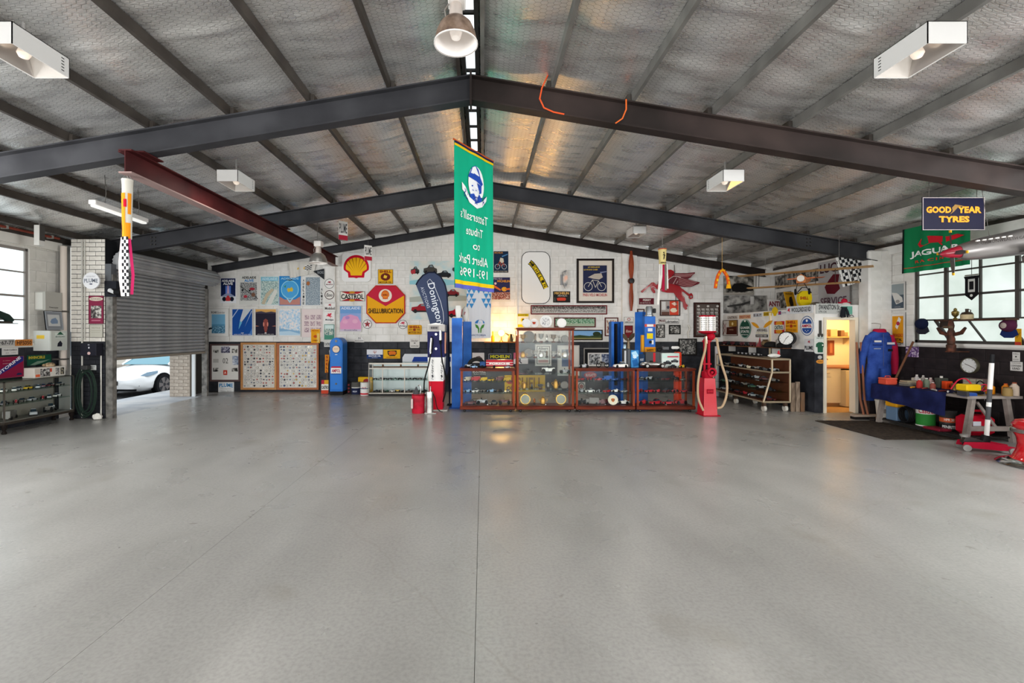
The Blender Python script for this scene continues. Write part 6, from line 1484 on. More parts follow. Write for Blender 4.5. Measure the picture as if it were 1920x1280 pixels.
# hoist posts
MBLUE = noise_mat('hoist_blue', ['#1f59ae', '#2866bd', '#3070c6'], scale=3, r=.35)
def cpost(label, x, y, w, d, h, rot=0.0, th=.02):
    t = thing('hoist_post', label, 'hoist post', (x, y, 0), (0, 0, rot), group='blue vehicle hoist posts')
    G().box(-w/2, -d/2, .015, -w/2+th, d/2, h).obj('flange', MBLUE, t); G().box(w/2-th, -d/2, .015, w/2, d/2, h).obj('flange', MBLUE, t); G().box(-w/2+th, d/2-th, .015, w/2-th, d/2, h).obj('web', MBLUE, t)
    for sx in (-1, 1): G().box(sx*(w/2-th-.02) - .02, -d/2, .015, sx*(w/2-th-.02) + .02, -d/2+th*.6, h).obj('lip', MBLUE, t)
    G().box(-w/2-.05, -d/2-.05, 0, w/2+.05, d/2+.05, .015).obj('foot_plate', M('#1d4f9c', .4), t)
    G().box(-.025, -.03, .4, .025, .06, h-.05).obj('carriage', M('#15171c', .5), t)
    return t
pa = cpost('solid faced blue hoist post left of the cabinets', -.555, 9.95, .225, .24, 1.95, rot=math.pi)
pb = cpost('narrow blue hoist post just behind the banner foot', (874.5-CX)/80, F/80, .15, .2, 1.89, rot=-1.2)
pcx = cpost('hollow blue hoist post showing its open channel', (1155-CX)/80, F/80, .275, .22, 1.89)
pd = cpost('blue hoist post carrying the control box', (1207-CX)/84, F/84+.15, .20, .2, 2.10, rot=2.2)
hc = thing('hoist_control_box', 'blue hoist control box with yellow stickers and a motor on top', 'control box', ((1219-CX)/86, F/86+.06, 1.16))
G().bbox(-.118,-.06,0,.118,.08,.83,.008).obj('cabinet', MBLUE, hc)
G().box(-.119,-.062,.01,.119,-.058,.16).obj('sticker', M('#e0901e', .5), hc); tx = text('SAFETY', 0, 0, .15, .05, '#3a2a14', hc, 0, bold=.03); tx.rotation_euler = (R90,0,0); tx.location = (0,-.064,.09)
G().box(-.07,-.063,.34,.06,-.059,.46).obj('sticker', M('#e6cc1e', .5), hc); G().box(-.119,-.062,.60,.119,-.058,.66).obj('label_strip', M('#c8503c', .5), hc); G().box(-.07,-.064,.605,.07,-.060,.655).obj('label', M('#e6e2dc', .5), hc); G().box(-.05,-.063,.50,.05,-.059,.57).obj('label', M('#d9dce0', .5), hc)
G().box(-.02,-.075,.24,.03,-.06,.30).obj('switch', M('#15151a', .4), hc); G().box(.03,-.064,.22,.075,-.06,.31).obj('label', M('#e6e2dc', .5), hc)
G().box(-.17,-.03,.05,-.119,.05,.42).obj('side_sticker', M('#dc9a22', .5), hc)
G().lathe([(.09,.83),(.09,.86),(.075,.87),(.075,1.02),(.06,1.05)], n=20).obj('motor', M('#8d9194', .35, .6), hc, smooth=True); G().box(-.10,.08,.3,.0,.32,.4).obj('mount_arm', MBLUE, hc); G().bbox(.06,-.09,.90,.12,-.04,1.0,.01).obj('junction_box', M('#2a2a2c', .4), hc)
# pump globes on the posts
t = thing('pump_globe', 'faceted white glass pump globe standing on the front blue post', 'pump globe', (-.53, 9.95, 1.951)); G().lathe([(.05,0),(.055,.02),(.075,.20),(.062,.27),(.02,.275)], n=8).obj('globe', M('#e4e2dc', .3), t)
t = thing('pump_globe', 'rounded white pump globe with red lettering behind the faceted one', 'pump globe', ((873-CX)/80, F/80, 1.892)); G().lathe([(.05,0),(.075,.06),(.085,.18),(.07,.30),(.02,.35)], n=20).obj('globe', M('#e6e4df', .3), t, smooth=True); tx = text('SUPER', 0, 0, .08, .03, '#a82440', t, 0, bold=.04, rot=1.2); tx.rotation_euler = (R90,0,0); tx.location = (-.02,-.088,.19)
# victoria banner
r_ = Plane((0, 12.2, 0), (1,0,0)).rect(875,541,920.5,634)
tri = []
for i in range(6):
    for j in range(4):
        x0 = .0+i/5.0-.1*(j % 2); y0 = .0+j*.10
        if abs(x0+.1-.5)*1.7 < (y0+.05)*1.2-.0 and y0 > .02: continue
        tri.append(('p', [(max(0,x0),y0),(min(1,x0+.2),y0),(min(1,max(0,x0+.1)),y0+.10)], '#3f8cc6'))
vb = cloth('state_banner', 'white VICTORIA banner with blue triangles and a green emblem', 'banner', Plane((0, 12.2, 0), (1,0,0)), r_[0], r_[1], r_[2], r_[3], M('#dcdce0', .65), tri + [('p',fan(.54,.70,.20,.075,180,0),'#3a78b8'), ('e',.54,.685,.045,.022,'#b9d6ec'), ('p',[(.34,.71),(.46,.74),(.52,.80),(.52,.89),(.48,.89),(.46,.81),(.38,.78)],'#4a8a3c'), ('p',[(.74,.71),(.62,.74),(.56,.80),(.56,.89),(.60,.89),(.62,.81),(.70,.78)],'#4a8a3c'), T('VICTORIA',.18,.92,.80,.955,'#5a6a9c',.01)], amp=.02, waves=2.0)
G().cyl((-.36, .70, 0), (.36, .70, 0), .010, n=8).obj('rod', M('#8a8783', .5), vb)
for x in (-.3, .3): G().cyl((x, .70, 0), (x, rafter_top(0)+.16-vb.location.z, 0), .003, n=4).obj('cord', M('#8a8783', .5), vb)
# shelf with the glowing lamp
s = 69.0; ys_ = F/s
t = thing('wall_shelf', 'wooden wall shelf carrying the glowing lamp', 'shelf', ((939-CX)/s, ys_, EYE-(640.5-CY)/s))
G().box(-.45,-.12,-.025,.45,YB-ys_,0).obj('board', M('#8d5a30', .5), t)
for x in (-.25, .22): G().box(x-.012,-.08,-.30,x+.012,YB-ys_,-.025).obj('bracket', M('#2c241f', .5), t)
zs_ = EYE-(640.5-CY)/s
t = thing('glowing_lamp', 'glowing amber lamp on the wall shelf', 'lamp', ((940-CX)/s, ys_+.02, zs_))
G().lathe([(.06,0),(.05,.02),(.015,.04),(.012,.14)], n=14).obj('base', M('#6a4a24', .4, .6), t, smooth=True)
G().sphere((0,0,.24), .085, 16, 10).obj('bulb', M('#ffb84a', .3, 0, 14), t, smooth=True)
li = bpy.data.lights.new('amber_lamp', 'POINT'); li.energy = 34; li.color = (1, .55, .17); li.shadow_soft_size = .09
lo = bpy.data.objects.new('amber_lamp', li); COL.objects.link(lo); lo.parent = t; lo.location = (0, -.12, .26)
t = thing('oil_bottle', 'yellow oil bottle left of the glowing lamp', 'bottle', ((924-CX)/s, ys_, zs_)); G().lathe([(.045,0),(.048,.02),(.045,.14),(.02,.18),(.018,.22)], n=16).obj('bottle', M('#d8a01c', .3), t, smooth=True); G().lathe([(.02,.22),(.02,.26),(.008,.29)], n=12).obj('spout', M('#c08a1c', .4), t)
t = thing('oil_jug', 'dark oil jug with a long spout right of the glowing lamp', 'jug', ((957-CX)/s, ys_, zs_)); mj = M('#4a4024', .4, .6)
G().lathe([(.075,0),(.07,.06),(.05,.18),(.045,.21)], n=16).obj('body', mj, t, smooth=True); G().tube([(-.04,0,.17),(-.09,0,.21),(-.14,0,.23)], .02, 8, r1=.012).obj('spout', mj, t); G().tube([(.05,0,.19),(.10,0,.17),(.09,0,.08),(.065,0,.05)], .008, 6).obj('handle', mj, t)

# red visible pump
s = 93.5; t = thing('visible_pump', 'tall red hand operated petrol pump with glass cylinder and two cream hoses', 'petrol pump', ((1321.5-CX)/s, F/s-.1, 0))
mr = M('#bf1226', .3, 0, 0, None, .3); ms = M('#a81428', .35)
G().bbox(-.15,-.16,0,.19,.20,.02,.006).obj('base_plate', ms, t)
G().loft([ring4(.135,-.13,.14,.02), ring4(.105,-.10,.11,.74)]).obj('pedestal', mr, t); pl = G().box(-.06,-.125,.44,.06,-.117,.53).obj('name_plate', M('#8f0f20', .4), t)
tx = text('BOWSER', 0, 0, .10, .03, '#c8303f', pl, 0); tx.rotation_euler = (R90,0,0); tx.location = (0,-.1265,.485)
G().lathe([(.09,.74),(.11,.78),(.10,.86),(.05,.90)], n=20).obj('pump_body', ms, t, smooth=True)
g = G(); g.lathe([(.055,-.02),(.09,-.02),(.09,.02),(.055,.02)], (.03,-.12,.86), 20, 'y', cap=False); g.obj('hand_wheel', ms, t); G().cyl((.03,-.14,.86), (.03,-.05,.86), .025, n=12).obj('wheel_hub', ms, t)
for x in (-.055, .03): G().cyl((x,0,.88), (x,0,1.52), .022 if x < 0 else .028, n=12).obj('standpipe', ms, t)
for z in (1.0, 1.45): G().box(-.09,-.03,z,.07,.03,z+.03).obj('pipe_clamp', ms, t)
G().sphere((.06,-.02,1.56), .08, 14, 10).obj('meter', ms, t, smooth=True)
G().lathe([(.05,1.60),(.16,1.64),(.165,1.66),(.15,1.67)], n=24).obj('cylinder_foot', ms, t, smooth=True)
for x in (-.075, .075):
    gl_ = G().lathe([(.078,1.67),(.078,1.95)], (x,0,0), 20).obj('glass_cylinder', M('#d9d6d0', .15, .1), t, smooth=True)
    for k in range(5):
        a = math.pi*(1.12+.19*k); G().cyl((x+.08*math.cos(a), .08*math.sin(a), 1.67), (x+.08*math.cos(a), .08*math.sin(a), 1.95), .006, n=6).obj('cage_rod', M('#efe9e4', .35) if k % 2 else M('#9d9a96', .3, .5), gl_)
    for z in range(6): G().lathe([(.080,0),(.083,.005),(.080,.010)], (x,0,1.70+z*.042), 20, cap=False).obj('gallon_ring', M('#8f8c88', .3, .6), gl_)
    G().lathe([(.085,1.95),(.08,1.975),(.03,1.985)], (x,0,0), 20).obj('cap', ms, t)
ring_hose(t, [(-.05,-.05,1.50),(-.08,-.08,1.30),(-.17,-.10,1.0),(-.24,-.12,.65),(-.24,-.14,.35),(-.16,-.17,.12)], .022, '#b39a7c'); ring_hose(t, [(.13,-.04,1.52),(.16,-.06,1.50),(.18,-.06,1.36),(.25,-.08,1.0),(.33,-.10,.7),(.33,-.10,.42),(.24,-.12,.20),(.13,-.13,.16)], .022, '#b39a7c')
G().cyl((-.045,-.05,1.42), (-.045,-.04,1.56), .028, n=12).obj('hose_coupling', M('#b9a68c', .3, .7), t)

# ---- silver sloping showcase by the back wall
s = 72.6; x0, x1 = (691-CX)/s, (803-CX)/s; y0 = F/s; t = thing('shop_showcase', 'silver framed sloping glass showcase full of dark models by the dark wall', 'showcase', ((x0+x1)/2, y0, 0)); w = (x1-x0)/2; d = .45
mf = M('#a09a90', .35, .6)
prof = [(0,.05),(.06,.84),(d,.84),(d,.05)]
G().box(-w,0,0,w,d,.05).obj('plinth', M('#2c2b2a', .5), t); G().box(-w+.02,.02,.05,w-.02,d-.01,.075).obj('floor_board', M('#8d8378', .5), t)
for sx in (-1, 1):
    G().tube([(sx*w,0,.05),(sx*w,.06,.84)], .014, 6).obj('front_bar', mf, t); G().box(sx*w-.012,d-.024,.05,sx*w+.012,d,.84).obj('back_bar', mf, t); G().box(sx*w-.012,.06,.82,sx*w+.012,d,.845).obj('top_bar', mf, t)
    G().prism_yz([(.004,.06),(.062,.83),(d-.01,.83),(d-.01,.06)], sx*w-.002, sx*w+.002).obj('side_glass', GLASS, t)
G().box(-w,.05,.81,w,.075,.845).obj('top_rail', mf, t); G().box(-w,.02,.69,w,.06,.715).obj('mid_rail', mf, t); G().box(-w,0,.045,w,.02,.075).obj('bottom_rail', mf, t); G().box(-w,.06,.845,w,d,.851).obj('top_glass', glass_mat('green_shelf_glass'), t)
for x in (-w+.28, -w+.76, -w+1.22): G().box(x-.02,d-.05,.72,x+.02,d-.03,.82).obj('wood_upright', M('#6a4c36', .5), t)
G().box(-w+.02,d-.025,.07,w-.02,d-.012,.82).obj('back_mirror', M('#98a3a1', .3, .5), t); G().box(-w+.02,d-.055,.70,w-.02,d-.026,.73).obj('wood_rail', M('#6a4c36', .5), t)
for x in (-.42, .15): G().box(x-.012,.04,.07,x+.012,.06,.69).obj('upright', mf, t)
G().box(-w+.02,.06,.385,w-.02,d-.03,.392).obj('shelf', glass_mat('green_shelf_glass'), t)
car_row('shelf of the silver sloping showcase', 'models in the silver showcase', (x0+.06, y0+.22, .393), (x1-.06, y0+.22, .393), 11, [Bk,Gy,Bk,Bk,Gn,Bk,Gy,Bk], ['racer','coupe','vintage'], .13, .2)
car_row('floor of the silver sloping showcase', 'models in the silver showcase', (x0+.08, y0+.2, .076), (x1-.06, y0+.2, .076), 10, [Bk,Gy,Gn,Wt,Y_,Bk,Gy,Bk,Gn,Bk], ['coupe','vintage','racer'], .14, .3)
# tins beside it
def drum(name, label, x, y, r, h, bands, z=0):
    t = thing(name, label, 'drum', (x, y, z)); n = 28
    G().lathe([(r,0),(r*1.02,.008),(r*.985,.02),(r*.985,h-.02),(r*1.02,h-.008),(r,h)], n=n).obj('can', M(bands[0], .35), t, smooth=True)
    for z0, z1, c in bands[1:]: G().lathe([(r*.99,z0*h),(r*.99,z1*h)], n=n, cap=False).obj('label_band', M(c, .4), t, smooth=True)
    return t
def wrap_text(par, s_, r, z, w, h, col, a=-R90, b=.02):
    tx = text(s_, 0, 0, w, h, col, par, 0, bold=b)
    for v in tx.data.vertices: x, y, _ = v.co; v.co = Vector((r*math.cos(a+x/r), r*math.sin(a+x/r), z+y))
t = drum('oil_drum', 'black and navy oil drum on the floor beside the blue pump', (665.5-CX)/72, 11.95, .118, .335, ['#55534f', (.05,.55,'#1e2440'), (.55,.62,'#c9c6c0')]); wrap_text(t, 'HELIX', .119, .10, .12, .04, '#c9cdd8')
t = drum('oil_drum', 'white and red oil drum left of the silver showcase', (683-CX)/72, 11.92, .12, .33, ['#dedbd6', (.03,.18,'#c02434'), (.5,.56,'#3a4a6a')]); wrap_text(t, 'VALVE', .121, .20, .12, .035, '#b0283c')
box_thing('crate', 'small yellow and red carton behind the white and red drum', 'box', (672-CX)/70, 12.15, 0, (699-CX)/70, 12.32, .44, '#d8a81e', [('e',.6,.25,.25,.2,'#8d2a2c')])
t = thing('wheel_stand', 'low dark rack of red capped bottles behind the black drum', 'rack', ((653.5-CX)/71, 12.1, 0)); G().box(-.06,0,0,.06,.12,.3).obj('rack', M('#231d1e', .5), t)
for i in range(3): G().cyl((-.02,-.01,.06+i*.09), (-.02,0,.06+i*.09), .025, n=10).obj('cap', M('#8d3a40', .4), t)
# white car panel behind the showcase
t = thing('car_bonnet', 'white and blue car bonnet panel propped behind the silver showcase', 'car panel', ((795-CX)/70, 12.42, 0)); sh = [(-.62,.70),(-.62,.95),(-.56,1.05),(.78,1.05),(.84,.98),(.84,.1),(.7,.1),(.7,.70)]
G().prism_xz(sh, 0, .04).obj('panel', M('#dcdfe4', .3), t); G().prism_xz([(-.36,.84),(-.30,.97),(.70,.97),(.70,.84)], -.01, 0).obj('blue_inset', M('#1e3f96', .4), t); G().prism_xz([(.35,.28),(.35,.52),(.52,.52),(.52,.28)], -.012, 0).obj('blue_sticker', M('#24408c', .4), t); G().prism_xz([(.33,.53),(.38,.84),(.43,.84),(.44,.60),(.52,.60),(.52,.53)], -.012, 0).obj('red_sticker', M('#c02c38', .4), t)
G().box(-.5,0,0,-.46,.04,.75).obj('prop_leg', M('#77736e', .5), t)
# ---- things on the dark wall behind the cabinets
sign('michelin_strip', 'navy MICHELIN strip sign with yellow letters behind the red transporter', 'sign', BW, (916,663,958.5,674), '#23243c', [T('MICHELIN',.08,.2,.92,.75,'#d8cc2c',.03)], frame=('#9a98a0', .012, .003))
sign('small_sign', 'white card with a sketched car behind the half tyre', 'sign', BW, (885.5,661,908,680), '#d4ccc8', [('p',[(.2,.6),(.35,.38),(.6,.32),(.85,.55),(.85,.68),(.2,.68)],'#55494a')])
sign('grey_case', 'dark grey framed panel with lettering seen through the leftmost cabinet', 'sign', BW, (884,692,948,703), '#2c2c2e', [T('BOLWELL',.04,.15,.42,.6,'#c9c6c0',.02), T('RACING',.07,.66,.42,.95,'#a9a6a0',.01)])
sign('framed_print', 'white ALBERT PARK print in a silver frame seen through the tall cabinet', 'picture', BW, (1003,645,1034,686), '#e2dfd8', [('l',[(.12,.1),(.88,.1),(.88,.9),(.12,.9),(.12,.1)],.03,'#3f3c3a'), T('Albert',.2,.14,.8,.26,'#2c2a2a',.02), T('Park',.28,.28,.72,.40,'#2c2a2a',.02), ('r',.2,.72,.8,.84,'#c9a29c')], frame=('#bdbab4', .02, .01))
sign('framed_print', 'white matted print in a white frame seen through the right of the tall cabinet', 'picture', BW, (1045,647,1086,704), '#e0ddd7', [('r',.2,.14,.72,.7,photo('mono','#3c4046','#77808a','#b5bac0',10)), ('r',.2,.4,.72,.7,'#55688a')], frame=('#cfccc6', .03, .01))
sign('shell_board', 'long yellow SHELL board low on the dark wall behind the cabinets', 'sign', BW, (946,703,1022,736), '#d8ac1c', [T('SHELL',.30,.12,.94,.80,'#8d6a1c',.03), ('e',.13,.3,.10,.2,'#b03a24'), T('OIL',.05,.62,.25,.85,'#6a3a1c',.03)])
sign('small_sign', 'pink and white card left of the tall cabinet', 'sign', BW, (963,661,990,682), '#c9627c', [('p',[(0,.6),(.5,.35),(1,.5),(1,1),(0,1)],'#e2d6d4'), T('R',.25,.5,.6,.95,'#3a2a34',.03)])
pic('pair of grey car photos in one silver frame behind the cabinet models', (1094,652,1150,690), '#8d8a86', M('#1d1d1f', .4), [('r',.14,.24,.96,.90,'#dcd9d4'), ('r',.18,.30,.55,.82,photo('pairA','#3a3b3e','#8d8f92','#c9cacc',16)), ('r',.60,.30,.93,.82,photo('pairB','#2c3550','#5f6c8a','#a9b0c0',16))], fw=.03, mb=.0)
sign('bugatti_sign', 'dark blue panel with a red oval seen through the low cabinet', 'sign', BW, (1090,694,1130,712), '#3a4f74', [('e',.42,.5,.3,.34,'#b04450'), T('BUGATTI',.2,.36,.66,.64,'#d9cfd0',.02)])
sign('round_print', 'round black and red emblem print seen low through the cabinet', 'sign', BW, (1083,716,1097,732), '#c9c4ba', [('o',.5,.5,.45,.45,.12,'#3c3436'), ('e',.5,.5,.25,.25,'#8d4a44')])
# ---- badge boards and photo board on the dark wall, left
def badge_board(label, rect, seed, fr, backc, tints):
    o = sign('badge_board', label, 'display board', BW, rect, backc, [], t=.02, frame=(fr, .055, .025), off=.01)
    a0, b0, a1, b1 = BW.rect(*rect); w, h = a1-a0-.14, b1-b0-.14; rs = random.Random(seed)
    meshes = []
    for c in tints:
        for k in range(3):
            g = G(); r = .030
            if k == 0: pts = [(r*math.cos(a), r*math.sin(a)) for a in [2*math.pi*i/12 for i in range(12)]]
            elif k == 1: pts = [(-.026,.026),(.026,.026),(.026,-.008),(0,-.034),(-.026,-.008)]
            else: pts = [(r*1.1*math.cos(a), r*.75*math.sin(a)) for a in [2*math.pi*i/12 for i in range(12)]]
            g.m = 1; g.prism(pts, 0, .006); g.m = 0; g.prism([(x*.72, y*.72) for x, y in pts], .006, .009)
            meshes.append(g.mesh('badge', [M(c, .3, .1), M('#77757a', .3, .8) if rs.random() < .6 else M('#cfccc6', .3, .5)]))
    nx, ny = int(w/.082), int(h/.078)
    for j in range(ny):
        for i in range(nx):
            if rs.random() < .05: continue
            x = -w/2+w*(i+.5)/nx+rs.uniform(-.012,.012); y = -h/2+h*(j+.5)/ny+rs.uniform(-.010,.010)
            put('badge', rs.choice(meshes), o, (x, y, .02), (0, 0, rs.uniform(-.4,.4)))
TN = ['#d9d5cf','#c9c4bc','#2c2c30','#b9b2a8','#6a6f7a','#e2ddd6','#a8483c','#d8d2c4','#3a4f7a','#c9a23c','#d9d5cf','#8d8a86']
badge_board('wooden framed board packed with pale grille badges, left of the two', (453,642,520,730), 11, noise_mat('light_oak', ['#b07a48', '#bf8a58'], scale=3, r=.4, stretch=(1,1,1)), '#cbc5bb', TN[:8])
badge_board('wooden framed board of colourful grille badges beside the blue pump', (520.7,642.6,598.7,730), 12, noise_mat('red_oak', ['#a4603c', '#b4704a'], scale=3, r=.4), '#cfccc4', TN)
sign('photo_board', 'framed white board of small race photos numbered 02 beside the roller door', 'picture', BW, (395,644.5,451.5,714.5), '#dcd8d2', [('r',.10,.16,.28,.24,photo('h1')), ('r',.36,.07,.66,.24,photo('h2','#20202a','#6a6880','#c9c6d0',30)), ('r',.72,.13,.90,.24,photo('h3')), ('r',.10,.40,.28,.50,'#b9b5ae'), ('r',.74,.32,.94,.56,photo('h4','#77839a','#a9b2c2','#d6d8dc',14)), ('r',.10,.64,.28,.74,photo('h5')), ('r',.72,.64,.92,.74,photo('h6')), T('02',.42,.38,.60,.52,'#55524f',.0), ('r',.44,.70,.57,.83,'#c2402f'), T('A',.47,.73,.54,.80,'#f0dcd4')], frame=('#5f4a48', .045, .02), off=.012)
sign('plume_sign', 'white PLUME sign with blue letters under the photo board', 'sign', BW, (409.6,716,439,736), '#e4e4e2', [T('PLUME',.06,.10,.94,.46,'#3f8cc0',.03,arc=.12), T('The Superior',.16,.58,.84,.68,'#8d8a80',.0), T('Motor Spirit',.16,.76,.84,.88,'#8d8a80',.0)], t=.008)

# ================================================================ LEFT SIDE
# glass counter on turned feet
x0, x1, y0, y1 = -8.07, -7.68, 7.30, 8.56
t = thing('glass_counter', 'long low glass display counter on dark feet against the left wall', 'display case', ((x0+x1)/2, (y0+y1)/2, 0)); w, d = (x1-x0)/2, (y1-y0)/2
mf = M('#6f6a62', .35, .7)
G().box(-w,-d,.15,w,d,.19).obj('base_frame', M('#3a342e', .45), t); G().box(-w+.01,-d+.01,.19,w-.01,d-.01,.20).obj('floor_board', M('#6f6c66', .5), t)
for sx in (-1, 1):
    for sy in (-1, 1):
        G().box(sx*(w-.01)-.01, sy*(d-.01)-.01, .19, sx*(w-.01)+.01, sy*(d-.01)+.01, .83).obj('corner_bar', mf, t)
        G().lathe([(.03,0),(.035,.02),(.02,.05),(.04,.10),(.045,.13),(.03,.15)], (sx*(w-.03), sy*(d-.03), 0), 12).obj('foot', M('#1f1a18', .4), t, smooth=True)
for sx in (-1, 1): G().box(sx*(w-.01)-.01, -d, .825, sx*(w-.01)+.01, d, .84).obj('top_bar', mf, t)
for sy in (-1, 1): G().box(-w, sy*(d-.01)-.01, .825, w, sy*(d-.01)+.01, .84).obj('top_bar', mf, t)
G().box(-w+.01,-d+.01,.835,w-.01,d-.01,.842).obj('top_glass', glass_mat('green_shelf_glass'), t); G().box(w-.006,-d+.02,.20,w-.002,d-.02,.825).obj('front_glass', GLASS, t)
for sy in (-1, 1): G().box(-w+.02,sy*(d-.006)-.002,.20,w-.02,sy*(d-.006)+.002,.825).obj('end_glass', GLASS, t)
G().box(-w,-d+.01,.2,-w+.012,d-.01,.825).obj('back_panel', M('#8d877d', .4), t)
for z in (.66, .45): G().box(-w+.02,-d+.02,z-.006,w-.02,d-.02,z).obj('shelf', glass_mat('green_shelf_glass'), t)
GL = 'models in the left glass counter'
def crow(where, xx, z, n, cols, kinds, l):
    for i in range(n):
        c = cols[i % len(cols)]; k = kinds[i % len(kinds)]
        model_car(k, c, (xx + .03*math.sin(i*2), y0+.08+(y1-y0-.16)*(i+.5)/n, z), l, -R90+.5+.3*math.sin(i*1.7), '%s model %s, %s from near end, %s of left glass counter' % (CN[c], {'coupe':'sports car','racer':'racing car','vintage':'vintage car','truck':'truck'}[k], ORD[i], where), GL)
crow('upper shelf', -7.84, .661, 8, [Wt,Wt,Si,Y_,Si,Ma,Ma,Gy], ['coupe'], .17); crow('lower shelf', -7.84, .451, 7, [Bk,R_,Gy,Si,R_,Si,Wt], ['coupe','racer','coupe'], .18); crow('floor', -7.86, .201, 3, [Gy,Si,Gy], ['truck','coupe','vintage'], .28)
box_thing('race_car_box', 'long model kit box printed with racing cars on the glass counter', 'box', -8.0, 7.90, .843, -7.78, 8.48, 1.02, '#cfc8be')
bx = bpy.data.objects['race_car_box']
pr_ = G().face([(-.29,-.08,0),(.29,-.08,0),(.29,.08,0),(-.29,.08,0)]).obj('printed_front', M('#d9d3ca', .5), bx, (.1115, 0, .0885), LW.mat.to_euler())
art(pr_, [('r',0,.05,.16,.6,'#c9bcb0'), ('r',.02,.66,.16,.95,'#d8623c'), ('r',.17,.08,.48,.95,photo('kit','#26262a','#6f6c6a','#d9d5d0',22)), ('r',.48,.1,.54,.5,'#c84a34'), ('r',.66,.1,.78,.9,photo('kit2','#3a3a3c','#8d8a86','#d9d5d0',30)), ('r',.82,.1,.95,.9,photo('kit3','#33302c','#77736c','#c9b98c',30))], .58, .16, .0006, .0006)
def lsign(name, label, rect, col, items, lean=0.0, off=.004, z0=None, **k): return sign(name, label, 'sign', LW, rect, col, items, off=off, **k)
PC = Plane((-7.98, 0, 0), (0,1,0))
o = sign('motorine_sign', 'crimson MOTORINE sign with a purple diagonal band standing on the glass counter', 'sign', PC, (-28,669,43,709), '#7c1838', [('p',[(.0,.95),(.9,0),(1,0),(1,.22),(.16,1),(0,1)],'#2a2a6e'), T('MOTORINE',.08,.42,.98,.56,'#d8d2d8',.03,rot=.62), T('the superior',.42,.16,.62,.2,'#c9a0a8',.0), T('motor oil',.42,.28,.64,.33,'#c9a0a8',.0), ('p',[(.78,.9),(.82,.8),(.92,.8),(.95,.9)],'#1f2448')], t=.012, frame=('#77424c', .008, .002))
sign('invincible_sign', 'green INVINCIBLE sign with yellow letters on the dark left wall', 'sign', LW, (50,665,95,684), '#1d4f3c', [T('INVINCIBLE',.05,.10,.72,.38,'#c9b43c',.03), ('p',[(.1,.95),(.4,.62),(.7,.58),(.95,.5),(.6,.8),(.3,.98)],'#77907c')], t=.008)
sign('tour_sign', 'small white TOUR CLASSICA plaque on the dark left wall', 'sign', LW, (3,652,33,665), '#cfccc8', [T('TOUR CLASSICA',.08,.18,.92,.42,'#3c3a3c',.02), T('2010',.2,.62,.4,.8,'#55504e',.0), T('rally',.55,.62,.85,.8,'#77736e',.0)], t=.006)
PS = Plane((-8.06, 0, 0), (0,1,0))
sign('number_plate', 'grey number plate marked 67-77 on the left window sill', 'number plate', PS, (-14,636,27,648), '#a9a6a2', [T('O·67-77',.1,.2,.95,.85,'#3c3a3a',.02)], t=.004, group='old number plates on the sill'); sign('number_plate', 'orange number plate marked HFS050 on the left window sill', 'number plate', PS, (28,636,60,648), '#c07a3c', [T('HFS050',.08,.2,.94,.85,'#3c2a20',.02)], t=.004, group='old number plates on the sill')
# desk fan bracket at the frame edge
t = thing('machine_head', 'dark sewing machine like head on a shelf bracket at the window edge', 'machine', (-8.0, 7.58, 1.80)); G().box(-.1,-.4,-.012,.06,.2,0).obj('shelf_board', M('#6f6a64', .5), t)
G().tube([(0,-.30,.02),(0,-.28,.12),(0,-.1,.16),(0,.06,.10),(0,.12,.03)], .06, 10).obj('body', M('#24332e', .4), t, smooth=True); G().box(-.05,-.35,0,.05,.12,.03).obj('bed', M('#33312e', .5), t); G().tube([(.04,-.2,-.01),(-.06,-.33,-.34)], .012, 6).obj('bracket', M('#6f6a64', .5), t)
# electrical things between window and pier
def lbox(name, label, cat, rect, depth, col, parts=()):
    a0, b0, a1, b1 = rect; t = thing(name, label, cat, LW.at((a0+a1)/2, b0)); t.rotation_euler = LW.mat.to_euler(); w, h = (a1-a0)/2, b1-b0
    G().box(-w, 0, 0, w, h, depth).obj('housing', M(col, .45), t)
    return t, w, h
t, w, h = lbox('junction_cabinet', 'grey electrical box high on the left wall', 'electrical box', (8.22,2.04,8.54,2.38), .20, '#a5a29a'); G().box(-w-.004,.02,.02,-w,h-.02,.15).obj('side_plate', M('#c9c6be', .45), t); tx = text('Powermaster', 0, .06, w*1.1, .03, '#44413e', t, .202)
t, w, h = lbox('meter_box', 'white meter box with green and black stickers below the leaning picture', 'electrical box', (8.20,1.31,8.54,1.67), .30, '#c2c4be'); G().box(-w+.01,.01,.30,w-.01,h-.01,.31).obj('door', M('#b9bcb4', .45), t)
st = G().box(-w*.5, h*.62, .311, w*.72, h*.9, .313).obj('green_sticker', M('#c9cfc6', .5), t); tx = text('BROOKLANDS', w*.1, h*.70, w*1.1, h*.09, '#2e4a3c', t, .315); G().prism([(-w*.3,h*.80),(w*.1,h*.96),(w*.5,h*.80)], .313, .315).obj('emblem', M('#2e5a44', .5), t); G().prism([(-.04,h*.2),(.05,h*.2),(.06,h*.36),(.02,h*.5),(-.03,h*.36)], .311, .313).obj('figure_sticker', M('#24242e', .5), t)
G().box(-w-.002, h*.60, .06, -w, h*.78, .2).obj('yellow_sticker', M('#d8b43c', .5), t)
a0, b0, a1, b1 = 8.20, 1.68, 8.53, 2.02
pn = panel_at('leaning_picture', 'grey framed car picture leaning on the meter box', 'picture', LW.at((a0+a1)/2, (b0+b1)/2+.005, .20), (LW.mat @ Matrix.Rotation(-.12, 3, 'X')).to_euler(), a1-a0, b1-b0, '#7d8084', [('r',.14,.18,.84,.80,'#b5b6b4'), ('p',[(.26,.58),(.36,.42),(.6,.34),(.72,.5),(.70,.66),(.34,.68)],'#6f8096')], t=.02, frame=('#8d9094', .02, .006))
